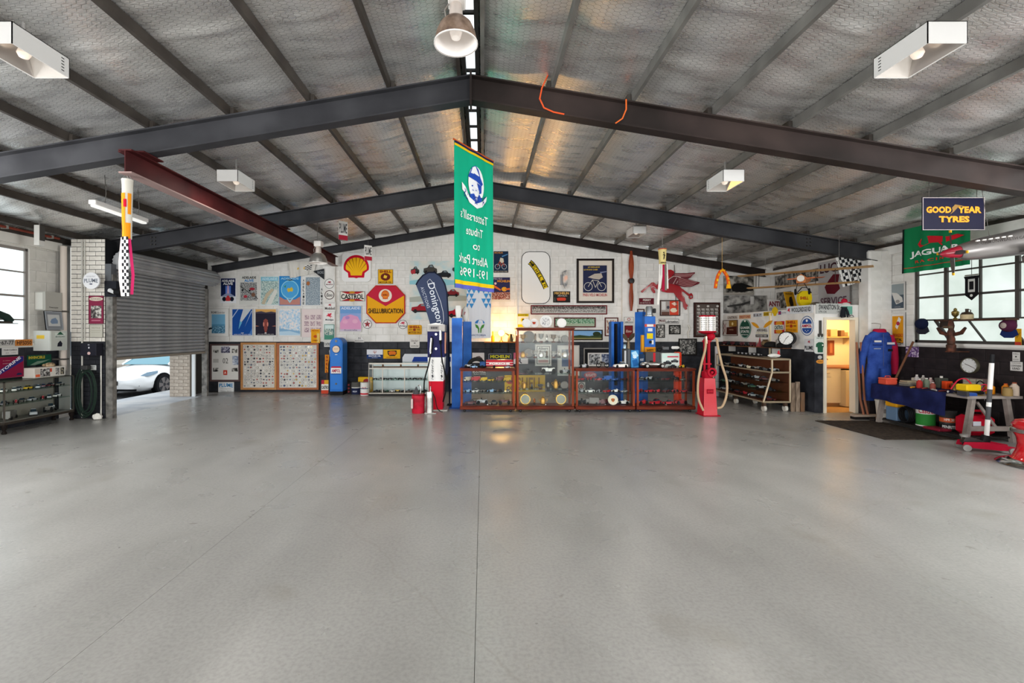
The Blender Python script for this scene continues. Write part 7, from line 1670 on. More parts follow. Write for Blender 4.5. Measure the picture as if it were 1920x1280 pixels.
t = thing('downpipe', 'thick cream downpipe beside the white brick pier', 'pipe', (-7.93, 8.61, .02)); G().cyl((0,0,.9), (0,0,3.25), .05, n=20).obj('pipe', M('#c9bdb2', .5), t, smooth=True)
for z in (1.1, 2.0): G().box(-.165,-.055,z,.055,.055,z+.03).obj('strap', M('#55514c', .5), t)
t = thing('exhaust_stub', 'grey square duct hanging at the wall head on the left', 'duct', (-7.55, 7.75, 3.12)); G().box(-.045,-.05,0,.045,.05,.34).obj('duct', M('#c9c6c0', .5), t); G().box(.046,-.045,.08,.05,.045,.34).obj('dark_face', M('#44413e', .6), t); G().cyl((0,0,.34), (0,0,.62), .01, n=6).obj('hanger', M('#66625e', .5), t)
t = thing('conduit_run', 'thin grey conduits running down the left wall and pier', 'conduit', (-7.62, 8.655, 0)); G().cyl((0,0,.02), (0,0,3.4), .014, n=8).obj('conduit', M('#b9b6ae', .5), t); G().cyl((.05,0,1.5), (.05,0,3.4), .012, n=8).obj('conduit', M('#b9b6ae', .5), t); G().cyl((.36,0,.05), (.36,0,1.25), .012, n=8).obj('conduit', M('#c9c6be', .5), t)
PPS = Plane((0, PIERY-.03, 0), (1,0,0))
sign('round_sign', 'round white PLUME sign standing out from the brick pier', 'sign', Plane((0, PIERY-.12, 0), (1,0,0)), (158,511,189,542), '#dcdbdc', [T('PLUME',.08,.36,.92,.60,'#6f7580',.02,arc=.12), T('MOTOR SPIRIT',.24,.20,.76,.28,'#a9a8b0',.0), ('e',.5,.70,.10,.04,'#55586a')], shape='ell', t=.03)
pls = [o_ for o_ in bpy.data.objects if o_.get('label') == 'round white PLUME sign standing out from the brick pier'][0]; G().box(-.02,-.02,-.13,.02,.02,0).obj('arm', M('#8a8783', .5), pls); 
sign('show_poster', 'crimson show poster with an old photo on the brick pier', 'poster', PP, (167,554,195,607), '#7f2a44', [('e',.5,.12,.46,.07,'#cfc2b0'), T('MOTOR SHOW',.16,.10,.84,.145,'#55303a',.0), ('r',.16,.36,.86,.80,photo('show','#2a2426','#77706c','#c9c4bc',18)), ('r',.2,.86,.8,.9,'#b06a7c')], t=.006, off=.004, frame=('#5a1a2c', .01, .003))
sign('notice_card', 'cream notice card under the crimson poster', 'notice', PP, (168,608,194,633), '#b5b1a4', [T('NOTICE',.2,.2,.8,.32,'#8d887c',.0), ('r',.15,.45,.85,.48,'#9a9588'), ('r',.15,.58,.8,.61,'#9a9588')], t=.006, off=.004, frame=('#77736a', .012, .002))
t = thing('door_controller', 'dark metal roller door control box on the brick pier', 'control box', (-7.38, PIERY-.005, 1.20)); G().bbox(-.15,-.16,0,.15,0,.24,.01).obj('housing', M('#24242c', .4), t); G().cyl((.02,-.165,.05), (.02,-.16,.05), .028, n=14).obj('dial', M('#c9a8a4', .4), t); G().box(.01,-.164,.14,.03,-.16,.17).obj('lamp', M('#cfccd4', .4), t); G().box(0,-.164,.2,.03,-.16,.215).obj('label', M('#a9a9b0', .4), t)
sign('notice_card', 'small white sticker card low on the dark brick pier', 'notice', PP, (168,684.5,181,693.5), '#cfd0cc', [('r',.1,.2,.9,.35,'#8d9090'), ('r',.1,.55,.6,.7,'#8d9090')], t=.004, off=.004)
t = thing('coiled_hose', 'dark green hose coiled at the end of the glass counter', 'hose', (-7.45, 8.54, .52))
for k in range(5):
    R_2 = .30+.025*k; g = G(); n = 36; P = [(.05*math.sin(k)+.18*(R_2/.4)*math.cos(a), -.03+.012*k, R_2*1.2*math.sin(a)) for a in [2*math.pi*i/n for i in range(n+1)]]; g.tube(P, .014, 6, cap=False); g.obj('loop', M('#233029', .5), t, smooth=True)
G().bbox(-.06,-.05,.42,.06,.06,.50,.01).obj('hanger', M('#3a3a3a', .5), t)
t = thing('rag', 'white crumpled rag tied low on the pier', 'rag', (-7.25, 8.56, .0)); g = G(); g.sphere((0,0,.05), .07, 10, 7, .8); rs = random.Random(3); g.v = [(x+rs.uniform(-.02,.02), y+rs.uniform(-.01,.02), z+rs.uniform(-.02,.02)) for x, y, z in g.v]; g.obj('cloth', M('#dcd9d2', .8), t)
t = thing('turtle_ornament', 'small tan tortoise ornament on the model kit box', 'ornament', (-7.9, 8.3, 1.021)); g = G(); g.sphere((0,0,.02), .07, 14, 8, .75); g.v = [(x, y*1.3, max(z, 0.0)) for x, y, z in g.v]; g.obj('shell', noise_mat('tortoise', ['#6a5640', '#a58c6c', '#bfa88a'], scale=30, r=.4), t, smooth=True); G().sphere((.0,-.11,.03), .025, 10, 6).obj('head', M('#a08868', .5), t, smooth=True)
# ================================================================ RIGHT SIDE: KITCHENETTE WALLS AND LEDGE
OILS = [T('SHELL',.12,.06,.88,.28,'#a82418',.04), T('QUICK',.05,.42,.32,.54,'#6a3a14'), ('e',.5,.48,.13,.13,'#b03a1c'), T('FREE',.70,.42,.94,.54,'#6a3a14'), T('MOTOR OILS',.06,.72,.94,.90,'#a86a18',.02)]
pic('brown framed relief of a red ribbon and a lit candle on the white panel', (1357,600,1384,629), '#4a2a24', '#cfc9c2', [('r',.42,.0,.95,.42,'#9a7434'), ('e',.66,.24,.06,.10,'#f0dc9c'), ('p',[(.25,.46),(.95,.40),(.95,.92),(.25,.92)],'#4a2018'), ('l',[(.05,.2),(.2,.5),(.02,.9)],.04,'#8d2a34'), ('l',[(.22,.2),(.06,.5),(.25,.9)],.04,'#8d2a34'), T('PIPER',.45,.58,.75,.66,'#c9a088',.0)], fw=.012, mb=.02, P=KW)
sign('oval_sign', 'green oval QUAKER STATE MOTOR OIL sign', 'sign', KW, (1387.5,598.5,1408.6,634), '#1f4a3c', [('o',.5,.5,.5,.5,.05,'#8fb0a4'), ('e',.5,.09,.08,.05,'#e6e6e0'), T('QUAKER',.10,.38,.92,.52,'#e8eae6',.03), T('STATE',.14,.58,.86,.71,'#e8eae6',.03), T('MOTOR OIL',.2,.78,.8,.84,'#dfe4e0',.02)], shape='ell')
o = sign('winged_oil_sign', 'AEROSHELL sign with two yellow wings over a half round badge', 'sign', KW, (1410,598.5,1451,633), '#dfe0e0', [('p',[(.24,.68),(.29,.50),(.40,.44),(.62,.44),(.73,.50),(.78,.68)],'#c9c6c0'), T('AEROSHELL',.27,.52,.75,.66,'#33302e',.02), ('r',.22,.69,.78,.80,'#e6e2cc'), T('LUBRICATING OIL',.25,.715,.75,.775,'#3a3734',.0), ('r',.22,.82,.78,.97,'#2c2b2a'), T('STOCKED HERE',.26,.855,.74,.935,'#e6e2da',.02), ('e',.49,.22,.14,.20,'#d9d6d4'), ('p',[(.0,.14),(.14,.15),(.30,.28),(.40,.44),(.30,.48),(.10,.32)],'#dd9a22'), ('p',[(1,.08),(.84,.10),(.66,.26),(.58,.44),(.68,.46),(.92,.26)],'#dd9a22')], shape=[(0,.13),(.14,.13),(.32,.26),(.36,.12),(.49,.0),(.62,.12),(.66,.24),(.84,.08),(1,.06),(.94,.27),(.78,.44),(.80,1),(.20,1),(.20,.48),(.08,.33)], t=.015)
sign('castrol_square', 'square red, white and green CASTROL sign on the white panel', 'sign', KW, (1453,602,1471,625), '#b5241f', [('e',.5,.18,.36,.18,'#d8952a'), ('e',.5,.84,.36,.16,'#d8952a'), ('r',.0,.30,1,.70,'#d8ddd4'), T('CASTROL',.05,.34,.95,.66,'#1f3a2c',.03)])
sign('oil_sign', 'square orange SHELL MOTOR OILS sign left of the oval AMPOL sign', 'sign', KW, (1474,600,1496,623), '#dd9a1c', OILS)
sign('oval_sign', 'oval white, blue and red AMPOL sign at the panel end', 'sign', KW, (1502,592,1527,629), '#dfe2e6', [('o',.5,.5,.5,.5,.04,'#3a5a8c'), ('p',fan(.5,.40,.36,.27,180,0),'#2a4f96'), ('p',fan(.5,.62,.36,.27,180,360),'#2a4f96'), ('e',.5,.24,.08,.07,'#e8eaee'), T('AMPOL',.12,.43,.88,.58,'#b5243c',.03), ('e',.4,.74,.03,.02,'#e8eaee'), ('e',.6,.74,.03,.02,'#e8eaee'), ('e',.5,.80,.03,.02,'#e8eaee')], shape='ell')
def strip(label, rect, col, txt, tc='#55423e', **k): sign('strip_sign', label, 'sign', KW, rect, col, [T(txt,.06,.2,.94,.8,tc,.02)], t=.004, **k)
strip('small cream strip sign at the far end of the white panel top', (1364,591.5,1384,598.5), '#cfc6bc', 'CASTROL'); strip('red and cream strip sign beside the small cream one', (1386,590,1408,597.5), '#d9b48c', 'FIRESTONE', '#a8342c'); strip('pale grey strip card in the middle of the white panel top', (1413,587,1429,594), '#b9bec4', 'B & P'); strip('yellow strip sign in the middle of the white panel top', (1432,584.5,1447,592), '#c9a81c', 'SHELL', '#6a4a14')
sign('shell_cutout', 'small yellow shell shaped sign on the white panel edge', 'sign', KW, (1448,575,1459,592), '#d8b41c', [], t=.008, shape=[(.3,1),(.28,.82),(.0,.6),(.02,.3),(.3,.05),(.5,0),(.7,.05),(.98,.3),(1,.6),(.72,.82),(.7,1)])
sign('flag_card', 'small union flag card beside the street name sign', 'sign', KW, (1460,583,1475,589.5), '#dcdcdc', [('r',0,0,.35,1,'#2c3a78'), ('r',.13,0,.2,1,'#c02c3c'), ('r',0,.4,.35,.6,'#c02c3c'), T('AUSTIN',.42,.3,.95,.7,'#55586a',.0)], t=.004)
sign('street_sign', 'white WOOLDRIDGE RD street sign on the kitchenette edge', 'street sign', KW, (1476,573,1525,587.5), '#d6dade', [T('WOOLDRIDGE RD',.20,.2,.94,.8,'#24262c',.02)]+U(pegasus('#c2303c'),.03,.2,.16,.8), t=.01, off=.006)
sign('plume_tin', 'white PLUME sign with a red horse near the doorway', 'sign', KW, (1509,635,1526,659), '#cfd0d2', U(pegasus('#a83a48'),.35,.12,.68,.36)+[T('PLUME',.05,.55,.95,.85,'#2a2c32',.03)], t=.006)
sign('street_sign', 'grey SWANSTON ST street sign above the kitchenette doorway', 'street sign', FW, (1529,569,1576,588), '#b9bab6', [T('SWANSTON St',.10,.10,.92,.60,'#24262a',.02), T('179-134',.10,.70,.40,.92,'#33363a',.0), T('City',.82,.70,.92,.92,'#33363a',.0)], t=.01, off=.012)
sign('street_sign', 'green blank street sign right of the SWANSTON ST sign', 'street sign', FW, (1577,574,1597,589), '#6fb09c', [], t=.008, off=.008)
sign('bottle_sign', 'white rounded sign with a green shirt beside the doorway', 'sign', FW, (1526,629,1548,663), '#cfd2cc', [T('NO JOY',.2,.10,.8,.2,'#4a6a5a',.0), ('p',[(.15,.45),(.35,.36),(.65,.36),(.85,.45),(.88,.62),(.74,.64),(.72,.92),(.28,.92),(.26,.64),(.12,.62)],'#2c5a44'), ('e',.7,.52,.06,.04,'#e6e6e0')], shape='round', t=.01)
sign('round_badge', 'small round white sticker on the dark door pier', 'sign', FW, (1533,666,1541,673), '#b9b6b2', [], shape='ell', t=.004); sign('round_badge', 'small orange oval sticker under the round white one', 'sign', FW, (1530,674,1545.5,681.5), '#d8913c', [T('FIRE',.2,.3,.8,.7,'#6a3a18',.0)], shape='ell', t=.004)
sign('round_badge', 'small round black and white gauge above the doorway', 'sign', FW, (1591.5,590,1600,599), '#cfccc6', [('o',.5,.5,.5,.5,.14,'#2c2a2a'), ('r',.2,.46,.8,.54,'#2c2a2a')], shape='ell', t=.01)
p = W(1537.5, 630, 92); t = thing('spanner', 'large dark spanner hanging above the green shirt sign', 'spanner', (p.x, 9.262, p.z)); G().box(-.022,-.008,.04,.022,.008,.32).obj('handle', M('#4a4744', .4, .7), t); G().prism_xz([(-.05,-.01),(-.02,-.02),(-.012,.02),(.012,.02),(.02,-.02),(.05,-.01),(.045,.05),(-.045,.05)], -.01, .01).obj('jaw', M('#4a4744', .4, .7), t)
# wide shelf on the kitchenette side
sA, sB = KW.ab(1364, 645)[0], KW.ab(1484, 648)[0]; zsh = 1.30
def kthing(name, label, cat, a, z, off, rot=0.0, group=None):
    t = thing(name, label, cat, KW.at(a, z, off), group=group); t.rotation_euler = (0, 0, math.atan2(KW.u.y, KW.u.x) + rot); return t
t = kthing('wall_shelf', 'narrow wooden shelf of dark models under the enamel signs', 'shelf', (sA+sB)/2, zsh, .0); L3 = (sB-sA)/2
G().box(-L3,-.20,-.02,L3,-.002,0).obj('board', M('#6f4a34', .5), t)
for x in (-L3*.7, 0, L3*.7): G().box(x-.01,-.18,-.16,x+.01,-.002,-.02).obj('bracket', M('#c9c6c0', .4), t)
za = math.atan2(KW.u.y, KW.u.x)
for i in range(7):
    c = [Ma,Bk,Ma,Bk,Ma,Bk,Ma][i]; q = KW.at(sA+.1+i*.19, zsh+.001, .11); model_car('truck', c, q, .20, za+.1*math.sin(i), '%s model truck, %s from the far end of the wall shelf' % (CN[c], ORD[i]), 'trucks on the wall shelf')
t = kthing('brass_vase', 'squat brass vase on the wall shelf', 'vase', sA+1.72, zsh+.001, .10); G().lathe([(.05,0),(.09,.05),(.085,.11),(.05,.15),(.06,.17)], n=18).obj('vase', M('#7c6a4c', .35, .7), t, smooth=True)
t = kthing('model_tower', 'small red lattice tower ornament on the wall shelf', 'ornament', sA+1.50, zsh+.001, .09); G().loft([[(-.06,-.06,0),(.06,-.06,0),(.06,.06,0),(-.06,.06,0)],[(-.02,-.02,.10),(.02,-.02,.10),(.02,.02,.10),(-.02,.02,.10)],[(-.004,-.004,.22),(.004,-.004,.22),(.004,.004,.22),(-.004,.004,.22)]]).obj('tower', M('#9c4c50', .5), t)
for a_, lb in ((1.94, 'black flat cap lying on the wall shelf left of the canister'), (2.36, 'black flat cap lying on the wall shelf right of the canister')):
    t = kthing('flat_cap', lb, 'cap', sA+a_, zsh+.001, .11, group='caps on the wall shelf'); g = G(); g.lathe([(.13,0),(.15,.03),(.14,.08),(.08,.12),(.01,.13)], n=20); g.obj('crown', M('#262626', .7), t, smooth=True); G().prism([(-.1,-.08),(.1,-.08),(.12,-.17),(0,-.21),(-.12,-.17)], .0, .015).obj('peak', M('#1c1c1c', .6), t)
t = kthing('canister', 'silver canister with a knob lid between the caps', 'canister', sA+2.16, zsh+.001, .10); G().lathe([(.05,0),(.052,.16),(.045,.17),(.01,.185)], n=18).obj('body', M('#a9a9a6', .3, .7), t, smooth=True); G().sphere((0,0,.20), .015, 8, 6).obj('knob', M('#a9a9a6', .3, .7), t)
t = kthing('station_clock', 'thick black station clock with white face at the shelf end', 'clock', KW.ab(1495, 636)[0], 1.51, .22); t.rotation_euler = (0, 0, za+.7)
G().lathe([(.14,-.09),(.15,-.08),(.15,.08),(.14,.09)], axis='y', n=28).obj('case', M('#15161a', .4), t, smooth=True); fc = G().cyl((0,-.095,0), (0,-.088,0), .128, n=28).obj('face', M('#e2e2de', .4), t)
for h_, a_, l_ in ((.010,.75,.075),(.007,3.6,.10)): G().box(-h_/2,-.099,-.01,h_/2,-.096,l_).obj('hand', M('#1c1c1e', .4), fc, (0,0,0), (0,a_,0))
for k in range(12): G().box(-.004,-.098,.105,.004,-.096,.12).obj('hour_mark', M('#1c1c1e', .4), fc, (0,0,0), (0,k*math.pi/6,0))
G().cyl((.0,0,-.15), (0,0,-.20), .03, n=10).obj('stand', M('#15161a', .4), t)
# brown sloping showcase on castors
t = thing('wood_showcase', 'brown framed sloping glass showcase on castors beside the red pump', 'showcase', (6.07, 10.5, 0)); mf = M('#a8987f', .4, .3); y0, y1 = -1.1, 1.1
PR = [(-.27,.20),(-.09,.81),(-.09,1.08),(.28,1.08),(.28,.20)]
def bar(a, b, r=.014, nm='bar'): G().tube([a, b], r, 6).obj(nm, mf, t)
for y in (y0, y1):
    for i in range(5): a, b = PR[i], PR[(i+1) % 5]; bar((a[0],y,a[1]), (b[0],y,b[1]), .02, 'end_bar')
    bar((-.09,y,.81), (.28,y,.81), .02, 'end_bar'); G().prism_xz(PR, y-.002, y+.002).obj('end_glass', GLASS, t)
for a in PR: bar((a[0],y0,a[1]), (a[0],y1,a[1]), .018, 'long_bar')
mw = M('#5a3322', .5)
G().box(.255,y0,.2,.275,y1,1.07).obj('back_board', mw, t); G().box(-.26,y0,.19,.28,y1,.205).obj('floor_board', mw, t)
for z, xa in ((.80,-.07),(.60,-.12),(.40,-.18)): G().box(xa,y0+.02,z-.006,.25,y1-.02,z).obj('shelf', glass_mat('green_shelf_glass'), t)
G().prism_yz([(y0,.0),(y1,0),(y1,.002),(y0,.002)], 0, .001) 
g = G(); g.quad((-.268,y0,.205),(-.268,y1,.205),(-.092,y1,.80),(-.092,y0,.80)); g.obj('front_glass', GLASS, t)
for y in (y0+.06, 0, y1-.06):
    for x in (-.22, .22): G().cyl((x-.025,y,.06), (x+.025,y,.06), .06, n=14).obj('castor', M('#c9c4ba', .4), t); G().box(x-.03,y-.03,.10,x+.03,y+.03,.19).obj('castor_fork', M('#4a3a30', .5), t)
GW = 'models in the brown sloping showcase'
for z, wh, cols, kd in ((.801,'top shelf',[Si,Bk,Gy,Cr],['vintage','racer']),(.601,'upper shelf',[Gy,Ma,Si,Bk],['racer','coupe']),(.401,'lower shelf',[Bk,Si,Gn,Gy],['coupe','vintage']),(.206,'floor',[Ma,Bk,Si,R_],['coupe','racer'])):
    for i in range(7): c, k = cols[i % 4], kd[i % 2]; model_car(k, c, (6.07+.08*(1 if z > .5 else 0), 9.6+i*.30, z), .21, R90+.6+.3*math.sin(i), '%s model %s, %s from the doorway, %s of brown showcase' % (CN[c], {'coupe':'sports car','racer':'racing car','vintage':'vintage car'}[k], ORD[i], wh), GW)
t = thing('model_car_diorama', 'long strip of silver models lying on the brown showcase', 'model', (6.2, 10.6, 1.10)); G().box(-.09,-.5,0,.09,.5,.02).obj('base', M('#2c2c2a', .5), t)
for i in range(6): put('model', car_mesh('racer', Si), t, (0,-.4+i*.16,.021), (0,0,R90+.3)).scale = (.14,)*3
t = thing('toy_plane', 'white toy plane with a red tail on the brown showcase', 'toy plane', (6.15, 9.62, 1.10)); G().lathe([(.01,-.12),(.04,-.06),(.045,.04),(.015,.14)], (0,0,.05), 12, 'x').obj('fuselage', M('#e2e0da', .4), t, smooth=True); G().box(-.03,-.14,.03,.04,.14,.042).obj('wing', M('#e2e0da', .4), t); G().prism_xz([(.08,.05),(.14,.05),(.12,.16),(.09,.14)], -.005, .005).obj('tail', M('#c02c38', .4), t)
for i, (x, z, h_, c) in enumerate(((6.42,0,.60,'#8d7a68'),(6.52,0,.62,'#9a8876'),(6.62,0,.40,'#7c5a40'))):
    o = G().box(-.04,-.014,0,.04,.014,h_).obj('plank', noise_mat('plank_%d' % i, [c, '#5f4f42'], scale=5, r=.7, stretch=(6,1,1)), None, (x, 9.42, 0)); tag(o, ['left wooden plank standing beside the brown showcase','middle wooden plank standing beside the brown showcase','short brown plank standing beside the dark wall'][i], 'plank', 'planks by the showcase')
t = thing('white_tube', 'white rolled poster tube standing behind the red pump', 'tube', (6.05, 11.75, 0)); G().lathe([(.05,0),(.05,1.28)], n=16).obj('tube', M('#cfccd0', .5), t, smooth=True)
# photos on the upper back wall and right wall
pic('large sepia photo of a vintage racing car high in the right corner', (1356,517,1413,553.5), '#a9a49c', photo('race1','#232220','#77736c','#b9b4aa',5), [('p',[(.25,.62),(.35,.40),(.60,.36),(.95,.55),(.98,.75),(.6,.85),(.3,.8)],'#1c1b1a'), ('r',.02,.86,.98,.97,'#a09a90')], fw=.006, mb=.01)
pic('wide grey photo of old aeroplanes below the vintage racer photo', (1356,554,1437,587), '#9a9690', photo('air','#4a4947','#8d8a86','#b5b2ac',5), [('p',[(.08,.58),(.4,.45),(.62,.30),(.66,.34),(.45,.56),(.1,.66)],'#3c3b3a'), ('r',.62,.05,.70,.5,'#cfccc8')], fw=.006, mb=.01)
pic('grey photo of a vintage car crew on the right wall', (1455,500,1484,540), '#8d8a86', photo('crew','#2c2b2a','#6f6b66','#a39e96',9), fw=.006, mb=.01, P=RW); pic('grey photo of racing cars beneath the roof on the right wall', (1487,489,1541,530), '#8d8a86', photo('race2','#2a2a2a','#6a6763','#b5b0a6',12), fw=.006, mb=.01, P=RW); pic('small grey photo leaning in the ledge corner', (1458,547,1484,577), '#77746f', photo('race3','#33322f','#6f6c66','#a9a59c',9), fw=.006, mb=.01, P=RW)
sign('lucas_poster', 'tall grey LUCAS poster with a dark red figure on the right wall', 'poster', RW, (1541,487,1600,576), '#b9b7b8', [T('LUCAS',.06,.05,.94,.25,'#4a2f38',.03), ('p',[(.35,.42),(.5,.30),(.7,.32),(.66,.48),(.72,.62),(.55,.72),(.3,.70),(.22,.55)],'#6a1f2c'), T('SERVICE',.08,.78,.92,.95,'#6a5560',.03)], t=.01, off=.075)
# objects on the ledge
zl = KTOP + .002
def lean(name, label, cat, px, s, w, h, col, items, ln=.2, rz=0.0, **k): return panel_at(name, label, cat, Vector(((px-CX)/s, F/s, zl+h/2*math.cos(ln))), (R90-ln, 0, rz), w, h, col, items, **k)
lean('anti_sign', 'white ANTI sign with dark red letters on the ledge', 'sign', 1451, 76, .40, .30, '#dcd9d6', [T('ANTI',.05,.12,.95,.55,'#7c2a38',.04), T('rust',.1,.65,.6,.9,'#6f8a9c',.02)], .1, .3)
lean('advert_board', 'yellow advertising board with a black figure leaning on the ledge', 'sign', 1482, 80, .30, .46, '#d09a1c', [('p',[(.35,.85),(.3,.5),(.45,.28),(.7,.24),(.72,.6),(.62,.86)],'#2a2018'), T('NUGGET',.12,.05,.88,.16,'#5a3014',.02), ('r',.05,.9,.95,.97,'#7c4a1c')], .25, .3)
t = thing('shell_can_sign', 'yellow SHELL globe shaped sign on a black bracket above the ledge', 'sign', ((1508-CX)/84, F/84, zl)); outl = [(-.06,0),(.06,0),(.07,.08),(.13,.16),(.15,.26),(.13,.36),(.06,.42),(-.06,.42),(-.13,.36),(-.15,.26),(-.13,.16),(-.07,.08)]
G().prism_xz(outl, -.04, .04).obj('body', M('#e0c41c', .3), t); tx = text('SHELL', 0, 0, .19, .07, '#a8281c', t, 0, bold=.04); tx.rotation_euler = (R90,0,0); tx.location = (-.03,-.042,.26)
G().tube([(-.16,0,.38),(-.05,0,.50),(.05,0,.50),(.16,0,.38)], .010, 6).obj('bracket', M('#2a2826', .5), t); G().tube([(-.18,0,.36),(.16,0,.38)], .010, 6).obj('bracket', M('#2a2826', .5), t)
t = thing('dome_lamp', 'tarnished silver dome lamp on the ledge beside the SHELL sign', 'lamp', ((1529-CX)/86, F/86, zl)); g = G(); g.lathe([(.13,0),(.13,.05),(.11,.11),(.06,.15),(.01,.16)], n=22); g.obj('dome', M('#8f8880', .35, .7), t, smooth=True)
t = thing('toy_figure', 'soft toy with red cap and white body sitting above the doorway', 'soft toy', ((1584-CX)/90, F/90, zl)); G().sphere((0,0,.06), .10, 14, 9, .65).obj('body', M('#e2ded8', .7), t, smooth=True); G().sphere((-.01,0,.15), .055, 12, 8).obj('head', M('#b5203a', .6), t, smooth=True); G().box(-.12,-.03,.10,.10,.03,.13).obj('scarf', M('#a82438', .7), t)
t = thing('dark_tassel', 'black feathered tassel hanging over the street signs', 'tassel', ((1583-CX)/92.5, 9.22, 1.99)); rs = random.Random(4)
for i in range(12): a = rs.uniform(-.08,.08); G().tube([(a*.5,0,.16),(a,-.01,.08),(a*1.3,-.015,rs.uniform(-.06,.0))], .012, 5).obj('strand', M('#23262a', .8), t)
G().box(-.05,-.02,.15,.05,.06,.165).obj('clip', M('#23262a', .6), t)
# chequered flag
r_ = Plane((0, 9.2, 0), (1,0,0)).rect(1562,474,1622,538); q = [(.08,.14),(.78,.0),(1,.82),(.30,1.0)]
cells = [('r',i/9,j/9,(i+1)/9,(j+1)/9,'#1a1b1f') for i in range(9) for j in range(9) if (i+j) % 2]
cf = cloth('chequered_flag', 'black and white chequered flag hanging behind the wooden biplane', 'flag', Plane((0, 9.2, 0), (1,0,0)), r_[0], r_[1], r_[2], r_[3], M('#dcdad6', .7), cells, amp=.015, waves=3, corners=q)
G().cyl((-.05, .2, 0), (.1, rafter_top(7.3)+.1-cf.location.z, 0), .003, n=4).obj('cord', M('#55524e', .5), cf)
# wooden biplane model
a, b = W(1385, 517, 88), W(1638, 501, 104); d = (b-a); L4 = d.length; mid = (a+b)/2
t = thing('model_biplane', 'big bare wood model biplane hanging above the kitchenette', 'model plane', mid, (0, 0, math.atan2(d.y, d.x)))
mwd = noise_mat('balsa', ['#c2935a', '#d2a66c', '#ddb67e'], scale=3, r=.5, stretch=(1,6,1))
def wing(x0, x1, z, c, nm): G().loft([[(x,-c/2,z),(x,-c*.2,z+.022),(x,c*.3,z+.014),(x,c/2,z),(x,0,z-.006)] for x in (x0, x0+.08, x1-.08, x1)]).obj(nm, mwd, t)
wing(-L4/2, L4/2, 0, .30, 'upper_wing'); wing(-L4*.42, L4*.41, -.27, .27, 'lower_wing')
for x in (-.75, -.7, -.25, .25, .55, .8): G().cyl((x,-.08,-.26), (x,-.06,0), .006, n=5).obj('strut', M('#3a3430', .5), t)
G().loft([[(.05+wx,y,-.16+wz) for wx, wz in ((-.07,-.08),(.07,-.08),(.08,.03),(.0,.09),(-.08,.03))] for y in (-.30, -.1)] + [[(.05+wx*.25,.75,-.10+wz*.25) for wx, wz in ((-.07,-.08),(.07,-.08),(.08,.03),(.0,.09),(-.08,.03))]]).obj('fuselage', M('#a8683c', .5), t)
G().loft([[(-.22,.62,-.07),(.32,.62,-.07),(.25,.80,-.07),(-.15,.80,-.07)],[(-.22,.62,-.06),(.32,.62,-.06),(.25,.80,-.06),(-.15,.80,-.06)]]).obj('tailplane', M('#b5623a', .5), t)
g = G(); g.box(-.17,-.33,-.17,.27,-.32,-.15); g.obj('propeller', M('#a85a34', .5), t); G().cyl((.05,-.34,-.16), (.05,-.29,-.16), .06, n=14).obj('cowl', M('#c9c2b8', .4), t)
for x in (-.06, .16): g = G(); g.lathe([(.04,-.012),(.06,-.012),(.06,.012),(.04,.012)], (x,-.15,-.40), 16, 'x', cap=False); g.obj('wheel', MTYRE, t); G().cyl((x*.5,-.15,-.24), (x,-.15,-.40), .008, n=5).obj('undercarriage', M('#3a3430', .5), t)
for x in (-.6, .6): G().cyl((x,0,.02), (x,0,rafter_top(mid.x+x)+.16-mid.z), .003, n=4).obj('cord', M('#77736e', .5), t)
# kitchenette inside
t = thing('kitchen_unit', 'cream kitchen sink unit inside the lit kitchenette', 'kitchen unit', (7.72, 10.30, .006)); mk = M('#ecd9b0', .45)
G().box(.17,-.42,.02,.80,.28,.80).obj('end_panel', mk, t); G().box(-.40,-.28,.08,.17,.28,.84).obj('carcass', mk, t); G().box(-.38,-.24,0,.38,.26,.08).obj('kick_board', M('#a8794c', .5), t); G().box(-.42,-.31,.84,.82,.29,.875).obj('worktop', M('#a86c48', .4), t)
for x in (-.39, -.21): dr = G().box(x,-.295,.66,x+.17,-.28,.82).obj('drawer', mk, t); G().box(x+.04,-.31,.73,x+.12,-.295,.745).obj('pull', M('#c9a878', .4), dr); dd = G().box(x,-.295,.10,x+.17,-.28,.64).obj('door', mk, t); G().box(x+.03,-.31,.45,x+.045,-.295,.56).obj('handle', M('#c9a878', .4), dd)
G().tube([(.05,.15,.875),(.05,.15,1.02),(.05,.02,1.06),(.05,-.05,1.02)], .012, 8).obj('tap', MCHROME, t)
t = thing('kitchen_shelf', 'wooden shelf with boxes inside the kitchenette', 'shelf', (8.10, 10.46, 1.52)); G().box(-.42,-.12,0,.42,.135,.025).obj('board', M('#c99a5c', .5), t)
for x in (-.2, .3): G().prism_yz([(.135,0),(-.10,0),(.135,-.16)], x-.01, x+.01).obj('bracket', M('#d9c49c', .5), t)
for i, (x, w_, h_, c) in enumerate(((-.28,.10,.10,'#b98a54'),(-.08,.16,.16,'#c99c68'),(.12,.08,.14,'#7c5a3c'),(.30,.12,.10,'#d8c08c'))): o = G().bbox(-w_/2,-.06,0,w_/2,.06,h_,.006).obj('pantry_box', M(c, .5), None, (8.10+x, 10.44, 1.546)); tag(o, ['small tan','large tan','narrow brown','pale yellow'][i] + ' box on the kitchenette shelf', 'box', 'boxes on the kitchenette shelf')
o = panel_at('wall_plaque', 'red brown carved plaque on the kitchenette wall', 'plaque', (8.10, 10.595, 1.28), (R90,0,0), .15, .34, '#8d4a30', [('r',.3,.15,.7,.85,'#b0704c')], t=.02)
li = bpy.data.lights.new('kitchenette_bulb', 'POINT'); li.energy = 26; li.color = (1, .72, .38); li.shadow_soft_size = .1
